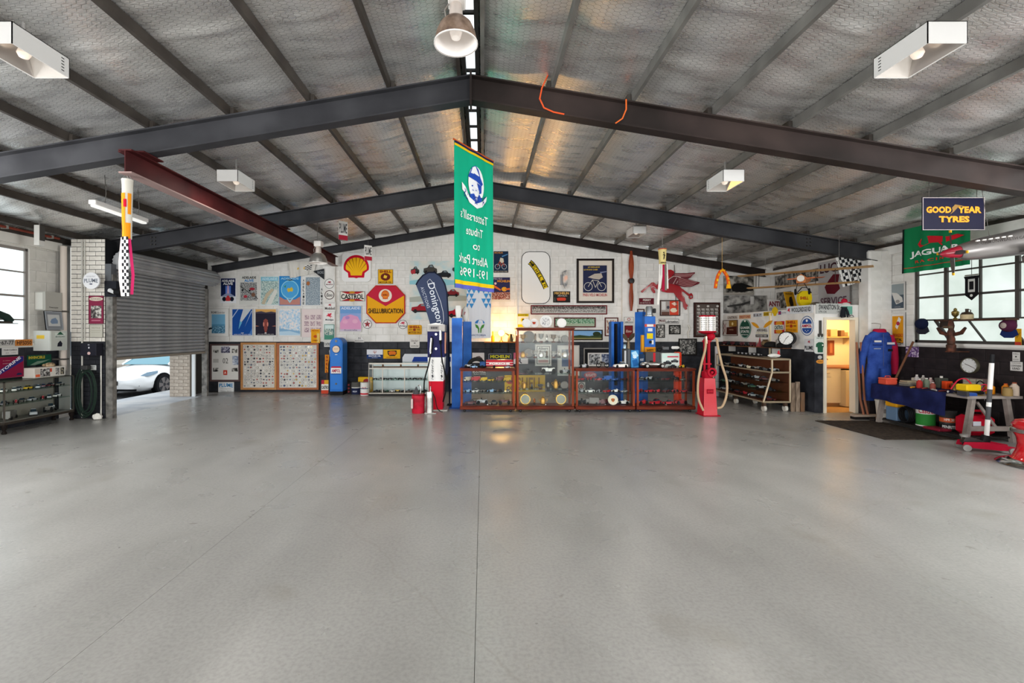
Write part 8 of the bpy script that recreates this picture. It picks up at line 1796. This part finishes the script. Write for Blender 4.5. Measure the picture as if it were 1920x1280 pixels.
t = thing('kitchenette_lamp', 'warm ceiling bulb inside the kitchenette', 'lamp', (8.15, 9.75, 2.0)); G().sphere((0,0,0), .05, 12, 8).obj('bulb', M('#ffd28a', .4, 0, 6), t); G().cyl((0,0,.04), (0,0,.08), .03, n=10).obj('holder', M('#e6e0d4', .5), t)
lo = bpy.data.objects.new('kitchenette_bulb', li); COL.objects.link(lo); lo.parent = t; lo.location = (0, 0, -.12)

# ================================================================ RIGHT WALL, COVERALLS, WORKBENCH
s = 97.0; yc = F/s
t = thing('coveralls', 'blue racing coveralls with red collar and sleeve hanging by the pier', 'coveralls', ((1648-CX)/s, yc, .33)); mb = noise_mat('blue_cotton', ['#22387a', '#2c4690', '#35529e'], scale=6, detail=4, r=.8, bump=.4)
def oval(cx, cy, z, w, d, n=14): return [(cx+w*math.cos(2*math.pi*i/n), cy+d*math.sin(2*math.pi*i/n), z) for i in range(n)]
G().loft([oval(.0,0,.62,.21,.09), oval(.0,0,.80,.22,.09), oval(-.01,0,1.05,.25,.10), oval(0,0,1.22,.25,.09), oval(.01,0,1.31,.17,.07), oval(.01,0,1.345,.09,.05)]).obj('torso', mb, t, smooth=True)
G().loft([oval(-.20,.0,.0,.10,.07), oval(-.18,0,.25,.115,.08), oval(-.13,0,.50,.12,.085), oval(-.10,0,.70,.115,.085)]).obj('leg', mb, t, smooth=True); G().loft([oval(.12,.02,.02,.10,.07), oval(.12,.02,.25,.11,.08), oval(.11,.01,.50,.115,.085), oval(.10,0,.70,.115,.085)]).obj('leg', mb, t, smooth=True)
G().loft([oval(-.33,.02,.52,.045,.05), oval(-.31,.02,.80,.06,.06), oval(-.26,.01,1.05,.075,.07), oval(-.17,0,1.26,.08,.06)]).obj('sleeve', mb, t, smooth=True); G().loft([oval(.34,.04,.50,.05,.05), oval(.33,.03,.80,.065,.06), oval(.28,.01,1.05,.075,.07), oval(.19,0,1.26,.08,.06)]).obj('sleeve', M('#a51c3c', .8), t, smooth=True)
G().loft([oval(.01,0,1.31,.13,.08), oval(.01,0,1.37,.11,.07), oval(.01,.0,1.38,.08,.05)]).obj('collar', M('#a51c3c', .8), t, smooth=True)
for x, z, w_, h_, c in ((-.11,1.14,.13,.035,'#d9d5d0'),(.14,1.10,.14,.04,'#cfccd0'),(.13,.97,.08,.045,'#1c1c20'),(-.12,1.0,.13,.02,'#8d93a8')): G().box(x-w_/2,-.108,z-h_/2,x+w_/2,-.098,z+h_/2).obj('patch', M(c, .6), t)
for x in (-.11, .14): G().box(x-.085,-.106,1.06,x+.085,-.094,1.08).obj('pocket_flap', M('#1e3272', .8), t)
G().box(-.003,-.104,.66,.003,-.096,1.28).obj('zip', M('#55608a', .5), t); G().tube([(.01,0,1.37),(.03,0,1.42),(.05,.02,1.47),(.02,.10,1.49),(.02,.19,1.49)], .006, 5).obj('hook', M('#a9a49c', .4, .6), t)
# posters beside the window
PRW = RW
pic('white framed silver car poster between pier and window', (1671,529,1699,582), '#c9c6c2', '#4a5560', [('r',.08,.06,.92,.45,'#8d9698'), ('p',[(.1,.35),(.45,.38),(.8,.55),(.85,.7),(.4,.78),(.25,.6)],'#c9c6c0'), ('e',.5,.68,.14,.06,'#8d8a88'), T('JAGUAR',.3,.85,.7,.9,'#a9a8a8',.0)], fw=.02, mb=.08, P=RW)
pic('orange BRASSO METAL POLISH poster in a white frame', (1672,586,1699,649), '#cfccc8', '#d8921c', [('p',[(.3,.42),(.55,.12),(.72,.2),(.45,.5)],'#dcd9d6'), ('e',.5,.32,.12,.06,'#a8304a'), T('BRASSO',.14,.62,.86,.72,'#b5481c',.03), T('METAL',.2,.76,.8,.84,'#3a2a18',.02), T('POLISH',.14,.87,.86,.95,'#3a2a18',.02)], fw=.03, mb=.10, P=RW)
sign('photo_print', 'small purple photo pinned to the dark wall under the window', 'photo', RW, (1699,650,1723,669), photo('purple','#3a2a5a','#8d6a9c','#d9ccd8',24), [], t=.004)
def cap(label, P, px, py, col, bill, extra=None):
    a_, b_ = P.ab(px, py); t = thing('baseball_cap', label, 'cap', P.at(a_, b_, .02), group='caps hanging on the window'); t.rotation_euler = P.mat.to_euler(); g = G(); g.lathe([(.10,0),(.10,.04),(.075,.09),(.02,.115)], n=18); g.obj('crown', M(col, .7), t, smooth=True)
    G().prism([(-.09,-.06),(.09,-.06),(.12,-.14),(.04,-.19),(-.06,-.19),(-.12,-.14)], .0, .02).obj('peak', M(bill, .7), t)
    if extra: G().lathe([(.06,.095),(.02,.118),(.001,.12)], n=18).obj('panel', M(extra, .7), t, smooth=True)
cap('navy baseball cap hanging on the left of the right window', RW, 1733, 607, '#161c36', '#2a2a34'); cap('red, grey and navy cap hanging at the right edge of the window', RW, 1896, 610, '#4a2038', '#1c2a5c', '#a89a92')
a_, b_ = RW.ab(1770, 596); aE, _ = RW.ab(1905, 596); t = thing('window_shelf', 'long dark wooden shelf across the right window', 'shelf', RW.at((a_+aE)/2, 1.83, .0)); t.rotation_euler = RW.mat.to_euler(); G().box(-(aE-a_)/2,0,-.05,(aE-a_)/2,.025,.16).obj('board', M('#4a342a', .5), t)
for x in (-.5, .5): G().box(x-.012,-.10,-.05,x+.012,0,.10).obj('bracket', M('#33261f', .5), t)
zW = 1.857
def onshelf(px): return RW.at(RW.ab(px, 590)[0], zW, .08)
t = thing('brass_trophy', 'small brass figure trophy on the window shelf', 'trophy', onshelf(1800)); G().lathe([(.035,0),(.03,.02),(.012,.04),(.045,.08),(.05,.13),(.02,.16),(.025,.18),(.004,.20)], n=14).obj('body', M('#8d7a44', .35, .8), t, smooth=True)
t = thing('stoneware_jug', 'cream and brown stoneware jug on the window shelf', 'jug', onshelf(1822)); G().lathe([(.075,0),(.08,.01),(.08,.08)], n=20).obj('body', M('#c2b08c', .4), t, smooth=True); G().lathe([(.08,.08),(.06,.115),(.02,.13),(.022,.175)], n=20).obj('shoulder', M('#3c2f26', .3), t, smooth=True); G().tube([(.0,-.022,.165),(0,-.06,.15),(0,-.055,.12)], .007, 6).obj('handle', M('#3c2f26', .3), t)
a_, b_ = RW.ab(1829, 540); pn = panel_at('shield_pennant', 'black shield shaped pennant with white emblem hanging in the window', 'pennant', RW.at(a_, b_, .06), RW.mat.to_euler(), .24, .40, '#17171a', [('r',.28,.12,.72,.66,'#c9c9c4'), ('r',.36,.22,.64,.56,'#1c1c1e'), ('e',.5,.80,.09,.055,'#d9d9d4')], t=.006, shape=[(0,.0),(1,.0),(.92,.12),(.92,.78),(.5,1),(.08,.78),(.08,.12)]); G().cyl((0,.2,.003), (0,.50,.003), .004, n=5).obj('cord', M('#33302c', .5), pn); G().cyl((-.10,.215,.003), (.10,.215,.003), .012, n=8).obj('rod', M('#8d8a80', .5), pn)
t = thing('totem_pole', 'carved wooden totem pole with spread wings in front of the window', 'carving', RW.at(RW.ab(1822, 640)[0]-.08, 1.33, .26)); t.rotation_euler = (0, 0, -R90); mt_ = noise_mat('totem_wood', ['#33241e', '#4a3026', '#6a3c2c'], scale=12, r=.5)
G().lathe([(.06,0),(.065,.10),(.05,.12),(.055,.20),(.045,.24),(.05,.32),(.035,.36),(.045,.42),(.03,.50),(.01,.52)], n=12).obj('pole', mt_, t, smooth=True)
for sx in (-1, 1): G().prism_xz([(sx*.03,.30),(sx*.15,.33),(sx*.22,.40),(sx*.24,.38),(sx*.18,.28),(sx*.06,.25)][::sx], -.012, .012).obj('wing', mt_, t)
G().box(-.05,-.09,.38,.05,-.02,.42).obj('beak', M('#5a4a3a', .5), t); G().box(-.05,-.05,-.02,.05,.255,0).obj('wall_bracket', mt_, t)
a_, b_ = RW.ab(1821, 685); t = thing('wall_clock', 'round white wall clock with dark rim above the workbench', 'clock', RW.at(a_, b_, .0)); t.rotation_euler = RW.mat.to_euler(); R_c = .135
G().lathe([(R_c,0),(R_c,.035),(R_c*.93,.05),(R_c*.86,.04)], n=32, cap=False).obj('rim', M('#55503f', .4, .3), t, smooth=True); fc = G().cyl((0,0,0), (0,0,.036), R_c*.9, n=32).obj('face', M('#dcdcda', .4), t)
for k in range(12): q = k*math.pi/6; G().box(-.003,R_c*.70,.0365,.003,R_c*.82,.0375).obj('hour_mark', M('#33343a', .4), fc, (0,0,0), (0,0,q))
for l_, q in ((.07,1.2),(.095,-2.0)): G().box(-.004,-.01,.038,.004,l_,.040).obj('hand', M('#55403c', .4), fc, (0,0,0), (0,0,q))
sign('lead_notice', 'white SHELL notice card on the dark wall at the right edge', 'notice', RW, (1899,660,1913,677), '#cfccc8', [T('SHELL',.1,.12,.9,.26,'#44413e',.0), ('e',.5,.5,.12,.08,'#33302e'), T('MOTOR SPIRIT',.1,.75,.9,.86,'#44413e',.0)], t=.004); sign('lead_notice', 'white CONTAINS LEAD notice on the dark wall at the right edge', 'notice', RW, (1895,678,1918,695), '#cfccc8', [T('THIS FUEL',.1,.1,.9,.22,'#66625e',.0), T('CONTAINS',.08,.36,.92,.55,'#33302e',.01), T('LEAD',.2,.64,.8,.86,'#2a2828',.02)], t=.004)
sign('small_poster', 'yellow upright poster card at the right end of the window', 'poster', RW, (1906,616,1918,647), '#c9911c', [('r',0,.8,1,1,'#b03a2c'), ('p',[(.2,.4),(.9,.2),(.7,.4),(.3,.6)],'#8d6a1c')], t=.006, off=.02)
# mat
g = G(); g.prism([(6.15,6.95),(7.28,6.95),(7.28,8.40),(6.15,8.42)], 0.0, .012); tag(g.obj('floor_mat', noise_mat('coir_mat', ['#2c2622', '#3a322c', '#4a3f36'], scale=18, r=.95, bump=.4)), 'dark brown rubber backed mat in front of the workbench', 'mat')
# workbench
BX0, BX1, BY0, BY1, BZ = 7.16, 7.98, 6.72, 8.38, .70
t = thing('workbench', 'grey trestle workbench along the right wall', 'workbench', ((BX0+BX1)/2, (BY0+BY1)/2, 0)); w, d = (BX1-BX0)/2, (BY1-BY0)/2; mt_ = noise_mat('grey_timber', ['#6f6660', '#8a807a', '#978d86'], scale=4, r=.7)
G().box(-w,-d,BZ-.04,w,d,BZ).obj('top', mt_, t)
for y in (-d+.08, d-.10):
    for sx in (-1, 1): G().loft([[(sx*w*.62-.03,y-.03,BZ-.04),(sx*w*.62+.03,y-.03,BZ-.04),(sx*w*.62+.03,y+.03,BZ-.04),(sx*w*.62-.03,y+.03,BZ-.04)],[(sx*w*.88-.035,y-.03,0),(sx*w*.88+.035,y-.03,0),(sx*w*.88+.035,y+.03,0),(sx*w*.88-.035,y+.03,0)]]).obj('leg', mt_, t)
    G().box(-w*.80,y-.02,.17,w*.80,y+.02,.24).obj('stretcher', mt_, t); G().tube([(-w*.45,y,.60),(w*.25,y,.22)], .022, 6).obj('brace', mt_, t)
G().box(-w*.8,-d*.9,.06,w*.8,d*.95,.08).obj('lower_shelf', M('#2a2726', .7), t)
g = G(); n = 40; top = []; bot = []
yA, yB2 = BY1-.01, 7.02
vs = []; cols_ = [(BX1-.15, BZ+.004), (BX0-.004, BZ+.004), (BX0-.012, BZ-.02), (BX0-.02, BZ-.12), (BX0-.025, BZ-.24)]
for i in range(n+1):
    f = i/n; y = yA+(yB2-yA)*f; drop = .25+.10*f
    for k, (x, z) in enumerate(cols_): vs.append((x - (.012*math.sin(f*22) if k > 2 else 0)*(k-2), y, z if k < 3 else BZ-drop*(k-2)/2.0))
m_ = len(cols_); g._add(vs, [(i*m_+k, i*m_+k+1, (i+1)*m_+k+1, (i+1)*m_+k) for i in range(n) for k in range(m_-1)]); tag(g.obj('bench_cloth', noise_mat('navy_cloth', ['#14183a', '#1a1f48', '#222855'], scale=5, r=.85), smooth=True), 'navy blue cloth draped over the front of the workbench', 'cloth')
zb_ = BZ+.006
def bp_(px, py):                                   # a spot on the bench top under a pixel
    dd = Vector(((px-CX)/F, 1, (CY-py)/F)); k = (zb_-EYE)/dd.z; return Vector((dd.x*k, dd.y*k, zb_))
def bottle(name, label, cat, px, py, r, h, col, capc='#33302e', group=None, neck=.45, rough=.35):
    t = thing(name, label, cat, bp_(px, py), group=group); G().lathe([(r,0),(r*1.02,.01),(r,h*.68),(r*neck,h*.86),(r*neck,h*.9)], n=16).obj('body', M(col, rough), t, smooth=True); G().lathe([(r*neck*1.1,h*.9),(r*neck*1.1,h*.98),(r*.1,h)], n=12).obj('cap', M(capc, .4), t); return t
t = thing('plastic_tub', 'coral plastic toolbox at the far end of the workbench', 'toolbox', (7.30, 8.20, zb_)); G().bbox(-.10,-.09,0,.10,.09,.09,.012).obj('tub', M('#d0503c', .5), t); G().bbox(-.105,-.095,.09,.105,.095,.12,.012).obj('lid', M('#dd6450', .5), t); G().tube([(-.05,0,.12),(-.04,0,.15),(.04,0,.15),(.05,0,.12)], .008, 6).obj('handle', M('#c8482f', .5), t)
t = thing('broom', 'brown broom handle leaning on the wall behind the bench', 'broom', (7.92, 8.42, .02)); G().tube([(-.66,-.01,-.01),(.05,.0,1.45)], .018, 8).obj('stick', M('#6f4a36', .5), t); G().bbox(-.74,-.06,-.02,-.58,.04,.03,.01).obj('brush', M('#2a2422', .9), t)
for i, (c, w_, h_) in enumerate((('#6a6660',.30,.03),('#8d8474',.26,.035),('#b5a488',.24,.02))): o = G().bbox(-w_/2,-.10,0,w_/2,.10,h_,.004).obj('manual', M(c, .7), None, (7.52, 7.98, zb_+[0,.031,.067][i]), (0,0,.3-.25*i)); tag(o, ['bottom grey manual of the stack on the workbench','middle tan manual of the stack on the workbench','top cream manual of the stack on the workbench'][i], 'book', 'manuals on the workbench')
box_thing('parts_box', 'small white carton at the back of the bench beside the broom handle', 'box', 7.74, 8.12, zb_, 7.84, 8.22, zb_+.12, '#d6c9b8')
t = thing('headphones', 'red ear muffs on the bench behind the manuals', 'ear muffs', (7.84, 7.98, zb_)); G().tube([(-.07*1,0,.04),(-.06,0,.12),(0,0,.15),(.06,0,.12),(.07,0,.04)], .010, 6).obj('band', M('#2a2426', .5), t)
for x in (-.07, .07): G().cyl((x-.02,0,.04), (x+.02,0,.04), .038, n=14).obj('cup', M('#a8283a', .4), t)
for i, (px, py, r, h, c, lb) in enumerate(((1719,722,.035,.19,'#b9b2b0','tall clear'),(1724,727,.04,.15,'#a8322f','red labelled'),(1731,721,.035,.17,'#c9c2bc','pale plastic'),(1737,727,.042,.17,'#6f7a68','green labelled'),(1745,725,.038,.16,'#c9a8a4','pink labelled'),(1749,730,.035,.12,'#8d4a40','small brown'))): bottle('spray_bottle', lb + ' bottle in the cluster on the workbench', 'bottle', px, py, r, h, c, '#cfc6c0', 'bottles clustered on the workbench')
t = thing('fuel_tin', 'dark green oil tin with a red disc on the workbench', 'tin', bp_(1765, 727)); G().bbox(-.075,-.05,0,.075,.05,.17,.008).obj('tin', M('#4a4c44', .4), t); G().cyl((0,.0,.17), (0,0,.20), .02, n=12).obj('cap', M('#d6d0c8', .4), t); G().cyl((-.01,-.053,.08), (-.01,-.05,.08), .035, n=16).obj('red_disc', M('#a8243c', .4), t)
t = thing('orange_carton', 'bright orange carton beside the dark green tin', 'box', bp_(1776, 729)); G().bbox(-.055,-.04,0,.055,.04,.13,.005).obj('carton', M('#e04a22', .5), t); G().prism_xz([(-.02,.03),(.02,.03),(0,.09)], -.042, -.04).obj('flame_mark', M('#7c2414', .5), t)
bottle('red_bottle', 'red squeeze bottle behind the gold tin', 'bottle', 1790, 722, .032, .19, '#b01f34', '#2a2624'); t = thing('gold_tin', 'round gold tin on the workbench', 'tin', bp_(1791, 731)); G().lathe([(.05,0),(.05,.10),(.052,.105),(.045,.11)], n=20).obj('tin', M('#a08248', .3, .7), t, smooth=True)
t = thing('drawer_cabinet', 'small grey multi drawer cabinet under the wall clock', 'drawer cabinet', (7.93, 7.28, zb_)); t.rotation_euler = (0, 0, -R90+.5); G().box(-.16,-.07,0,.16,.07,.20).obj('case', M('#5f4f4c', .5), t)
for i in range(3):
    for j in range(4): G().box(-.15+i*.075,-.078,.01+j*.047,-.082+i*.075,-.07,.05+j*.047).obj('drawer', M('#8d8878', .4), t)
t = thing('battery_charger', 'yellow and black battery charger with red leads on the bench end', 'battery charger', (7.42, 6.93, zb_)); t.rotation_euler = (0, 0, .1); G().bbox(-.15,-.08,0,.15,.08,.05,.01).obj('base', M('#1c1b1a', .5), t); G().bbox(-.15,-.08,.05,.10,.08,.15,.015).obj('case', M('#e0b81c', .4), t)
ring_hose(t, [(.10,0,.1),(.18,-.06,.15),(.24,-.05,.08),(.20,.0,.03),(.28,.02,.10),(.33,0,.16)], .008, '#c02c44', 'lead'); ring_hose(t, [(.10,.02,.1),(.0,.05,.22),(-.10,.08,.2),(-.2,.1,.06)], .009, '#b8243c', 'lead'); ring_hose(t, [(.12,.02,.12),(.25,.05,.19),(.35,.0,.06)], .008, '#17171a', 'lead')
t = thing('blue_vice', 'small blue bench vice clamped to the bench corner', 'vice', (7.24, 6.80, zb_-.03)); G().bbox(-.08,-.06,.0,.10,.04,.07,.012).obj('body', M('#2c4a8c', .4), t); G().box(-.10,-.09,.02,-.06,.05,.09).obj('jaw', M('#4a4a50', .4, .5), t); G().cyl((.1,-.01,.03), (.26,-.01,.02), .012, n=8).obj('screw', M('#a08a50', .3, .8), t); G().cyl((.25,-.01,-.05), (.25,-.01,.08), .006, n=6).obj('handle', MCHROME, t)
bottle('orange_bottle', 'orange squeeze bottle with a brass tap behind the charger', 'bottle', 1856, 738, .055, .16, '#dd8a1e', '#55403a'); bottle('orange_bottle', 'amber funnel bottle right of the jack handle', 'bottle', 1886, 739.5, .045, .17, '#d07a26', '#b8502c'); bottle('brass_tin', 'brass canister at the right end of the bench', 'canister', 1889, 742, .055, .13, '#8d7448', '#6a5636', neck=.8); bottle('clear_flask', 'clear glass flask at the right end of the bench', 'flask', 1902, 741.5, .05, .20, '#b9a898', '#8d4a34')
for i, (px, py, c, r) in enumerate(((1735,729,'#8d3a34',.3),(1752,732,'#b9b4ac',1.1),(1768,734,'#6a2c2a',.1),(1778,735,'#d9d5cf',.7),(1795,737,'#44403c',.2),(1712,727,'#c98a2c',.4))): o = put('hand_tool', G().tube([(-.07,0,.012),(.0,0,.015),(.07,.01,.012)], .012, 6).mesh('hand_tool', M(c, .4)), None, bp_(px, py), (0,0,r)); tag(o, ['red handled','silver','maroon handled','white','black','orange handled'][i] + ' hand tool lying along the bench front', 'tool', 'hand tools on the bench')
# under the bench
def fl(px, py): dd = Vector(((px-CX)/F, 1, (CY-py)/F)); k = -EYE/dd.z; return Vector((dd.x*k, dd.y*k, 0))
t = drum('castrol_drum', 'green and white CASTROL drum under the workbench', 7.42, 7.62, .125, .33, ['#d9d6d0', (.03,.62,'#2f7a34')], z=.081); wrap_text(t, 'Castrol', .127, .255, .21, .075, '#b5243c', -2.25, .02)
t = drum('penrite_drum', 'black PENRITE drum with an orange label beside the green drum', 7.50, 7.33, .105, .31, ['#3a3836', (.4,.62,'#c85a34'), (.03,.3,'#17171a')], z=.081); wrap_text(t, 'PENRITE', .107, .05, .17, .05, '#d9d6d2', -2.25, .03); wrap_text(t, 'HPR 30', .107, .165, .12, .04, '#efe2d8', -2.25, .02)
t = thing('cool_box', 'grey blue tool chest with a yellow lid under the bench end', 'tool chest', (7.42, 8.10, .081)); G().bbox(-.15,-.11,0,.15,.11,.24,.012).obj('chest', M('#5f7690', .5), t); G().bbox(-.16,-.12,.24,.16,.12,.35,.02).obj('lid', M('#dd9c1e', .5), t); G().box(-.03,-.125,.2,.03,-.11,.27).obj('latch', M('#22262c', .4), t)
t = thing('white_bucket', 'white bucket behind the bench leg by the coveralls', 'bucket', (7.60, 8.62, 0)); G().lathe([(.10,0),(.13,.36),(.135,.365),(.135,.34)], n=20).obj('bucket', M('#d6cfc4', .5), t, smooth=True)
t = thing('cable_coil', 'black cable coil between the tool chest and green drum', 'cable', (7.32, 7.86, .081))
for k in range(4): P = [(.03*k-.04, .10*math.cos(a), .14+.13*math.sin(a)) for a in [2*math.pi*i/24 for i in range(25)]]; G().tube(P, .011, 5, cap=False).obj('loop', M('#19191b', .5), t)
t = thing('red_tray', 'flat red tray on the floor under the workbench', 'tray', (7.27, 7.28, .081)); G().bbox(-.10,-.14,0,.10,.14,.04,.01).obj('tray', M('#7c2030', .5), t)
t = thing('floor_broom', 'wide floor broom with two wooden handles at the doorway', 'broom', (7.24, 8.62, 0)); G().box(-.24,-.05,.05,.24,.05,.085).obj('block', M('#a89484', .6), t); G().box(-.23,-.06,0,.23,.06,.05).obj('bristles', M('#1f1c1b', .9), t)
for x in (-.02, .06): G().tube([(x,0,.08),(x+.02,.10,.35),(x+.03,.20,1.45)], .018, 8).obj('handle', M('#8d5a44', .5), t)
t = thing('generator', 'red portable generator with a black handle under the bench', 'generator', (7.54, 6.98, .081)); G().bbox(-.20,-.13,0,.22,.13,.30,.05).obj('case', M('#b01428', .35), t); G().tube([(-.12,0,.28),(-.10,0,.36),(.12,0,.36),(.15,0,.28)], .02, 8).obj('handle', M('#9c1222', .4), t); G().box(-.16,-.135,.1,-.04,-.129,.22).obj('label', M('#cfd0d8', .5), t); G().cyl((-.12,0,.30), (-.12,0,.335), .03, n=12).obj('fuel_cap', M('#1c1b1a', .5), t); G().box(.02,-.135,.12,.1,-.129,.2).obj('panel', M('#231a1c', .5), t)
# trolley jack
j0 = Vector((6.95, 6.30, 0)); t = thing('trolley_jack', 'red trolley jack with a striped upright handle beside the bench', 'trolley jack', j0, (0, 0, -.45)); mr_ = M('#a81830', .35)
for y in (-.09, .09): G().prism_xz([(-.26,.05),(-.24,.12),(.0,.14),(.26,.10),(.28,.05),(.1,.04)], y-.008, y+.008).obj('side_plate', mr_, t)
for x in (-.22, .24):
    for y in (-.11, .11): G().cyl((x,y-.015,.045), (x,y+.015,.045), .045, n=14).obj('wheel', M('#8d8a86', .4, .4), t)
G().box(-.2,-.08,.06,.24,.08,.08).obj('deck', M('#2a2628', .5), t); G().prism_xz([(-.24,.10),(-.20,.19),(.05,.13),(.05,.09)], -.04, .04).obj('lift_arm', M('#33302f', .4, .4), t); G().lathe([(.05,0),(.055,.03),(.03,.035)], (-.20,0,.18), 14).obj('saddle', M('#c9c6c2', .3, .8), t); G().cyl((.0,0,.12), (.02,0,.22), .05, n=14).obj('pump_unit', M('#1d1b1c', .4), t)
for z0, z1, c in ((.22,.44,'#dcd8d4'),(.44,.62,'#4a4a4c'),(.62,.68,'#dcd8d4'),(.68,.86,'#4a4a4c'),(.86,1.22,'#dcd8d4'),(1.22,1.34,'#1c1c1e')): G().cyl((.02+.05*(z0-.2),0,z0), (.02+.05*(z1-.2),0,z1), .026, n=14).obj('handle_section', M(c, .4), t)
# red stool at the frame edge
t = thing('red_stool', 'glossy red bell shaped stool with chrome flange at the right edge', 'stool', (6.88, 5.56, 0)); G().lathe([(.41,0),(.42,.012),(.38,.045),(.30,.07),(.26,.075)], n=48).obj('flange', MCHROME, t, smooth=True); G().lathe([(.30,.06),(.27,.10),(.24,.18),(.23,.26),(.24,.34),(.27,.40)], n=40).obj('body', M('#d01420', .12, 0, 0, None, .8), t, smooth=True)
G().lathe([(.27,.395),(.295,.41),(.295,.45),(.27,.465)], n=40).obj('chrome_band', MCHROME, t, smooth=True); G().lathe([(.27,.46),(.28,.50),(.25,.545),(.15,.57),(.01,.575)], n=40).obj('seat', M('#c4121e', .2, 0, 0, None, .5), t, smooth=True)
# silver fighter plane model hanging in front of the window
nose = W(1762, 477, 150); dirv = Vector((.93, -.30, .12)).normalized(); t = thing('model_fighter', 'silver model fighter plane with a red spinner hanging by the right window', 'model plane', nose); t.rotation_euler = dirv.to_track_quat('X', 'Z').to_euler(); msv = M('#8a8684', .3, .75)
def fr(x, w_, zt2, zb2): return [(x, w_*math.cos(a), (zt2+zb2)/2+(zt2-zb2)/2*math.sin(a)) for a in [2*math.pi*i/20 for i in range(20)]]
G().loft([fr(0,.004,.004,-.004), fr(.03,.035,.035,-.035), fr(.09,.058,.058,-.058), fr(.19,.075,.075,-.075)]).obj('spinner', M('#98102a', .25, 0, 0, None, .4), t, smooth=True)
G().loft([fr(.19,.08,.085,-.09), fr(.24,.095,.10,-.115), fr(.40,.115,.135,-.13), fr(.75,.13,.17,-.14), fr(1.15,.14,.20,-.15), fr(1.6,.12,.15,-.12), fr(2.2,.05,.06,-.05), fr(2.5,.01,.02,-.02)]).obj('fuselage', msv, t, smooth=True)
G().loft([fr(.95,.02,.19,.15), fr(1.05,.07,.27,.15), fr(1.25,.075,.29,.15), fr(1.5,.02,.17,.13)]).obj('canopy', M('#1c2024', .1), t, smooth=True)
G().loft([[(.75,-1.3,-.02),(.95,-1.3,-.025),(.85,-1.3,-.01)],[(.70,0,-.12),(1.25,0,-.12),(.95,0,-.05)],[(.75,1.3,-.02),(.95,1.3,-.025),(.85,1.3,-.01)]]).obj('wing', msv, t)
G().bbox(.80,-.09,-.26,1.15,.09,-.13,.03).obj('radiator', M('#6a6664', .35, .6), t); G().prism_xz([(2.2,.02),(2.5,.02),(2.52,.30),(2.38,.32)], -.012, .012).obj('fin', msv, t)
for k in range(4):
    a_ = k*R90+.12; g = G(); g.T = Matrix.Translation((.12,0,0)) @ Matrix.Rotation(a_, 4, 'X'); g.loft([[(-.012,-.02,.05),(.012,.02,.05),(.006,.02,.05)],[(-.008,-.028,.16),(.008,.028,.16),(.004,.028,.16)],[(-.004,-.016,.25),(.004,.016,.25),(.002,.016,.25)]]); bl_ = g.obj('propeller_blade', M('#4a4a4c', .4, .5), t); g = G(); g.T = Matrix.Translation((.12,0,0)) @ Matrix.Rotation(a_, 4, 'X'); g.box(-.005,-.017,.25,.005,.017,.28); g.obj('yellow_tip', M('#d8a01e', .4), bl_)
for i in range(6): G().box(.30+i*.06,-.125,.085,.335+i*.06,-.105,.10).obj('exhaust_stub', M('#d6d2cc', .4), t)
tx = text('COMMONWEALTH CA-17', 0, 0, .5, .035, '#3a3433', t, 0); tx.rotation_euler = (R90,0,0); tx.location = (.55,-.135,.06)
for x in (.5, 1.4): G().cyl((x,0,.12), (x,0,1.2), .003, n=4).obj('cord', M('#55524e', .5), t)
# cords and pipes under the roof
c5 = lambda px, py: W(px, py, F/5.30)
tag(G().tube([c5(1030,135), c5(1016,165), c5(1012,185), c5(1020,202), c5(1038,210), c5(1058,214)], .009, 6).obj('extension_cord', M('#d8552c', .5), smooth=True), 'orange extension cord looped over the near roof beam right of the ridge', 'cord', 'orange cords on the roof beam')
tag(G().tube([c5(1174,186), c5(1174,205), c5(1167,222), c5(1154,231)], .008, 6).obj('extension_cord', M('#d8652c', .5), smooth=True), 'short orange cord end hooked on the roof beam farther right', 'cord', 'orange cords on the roof beam')
t = thing('wall_pipe', 'thin red brown pipe running along the head of the left wall', 'pipe', (-7.96, 0, 3.40)); G().cyl((0,-2,0), (0,8.55,0), .022, n=10).obj('pipe', M('#7a3a2e', .5), t, smooth=True)
for y in (5.5, 6.6, 7.6, 8.4): G().box(-.08,y-.015,-.03,.03,y+.015,.03).obj('saddle_clip', M('#8d8780', .5), t)
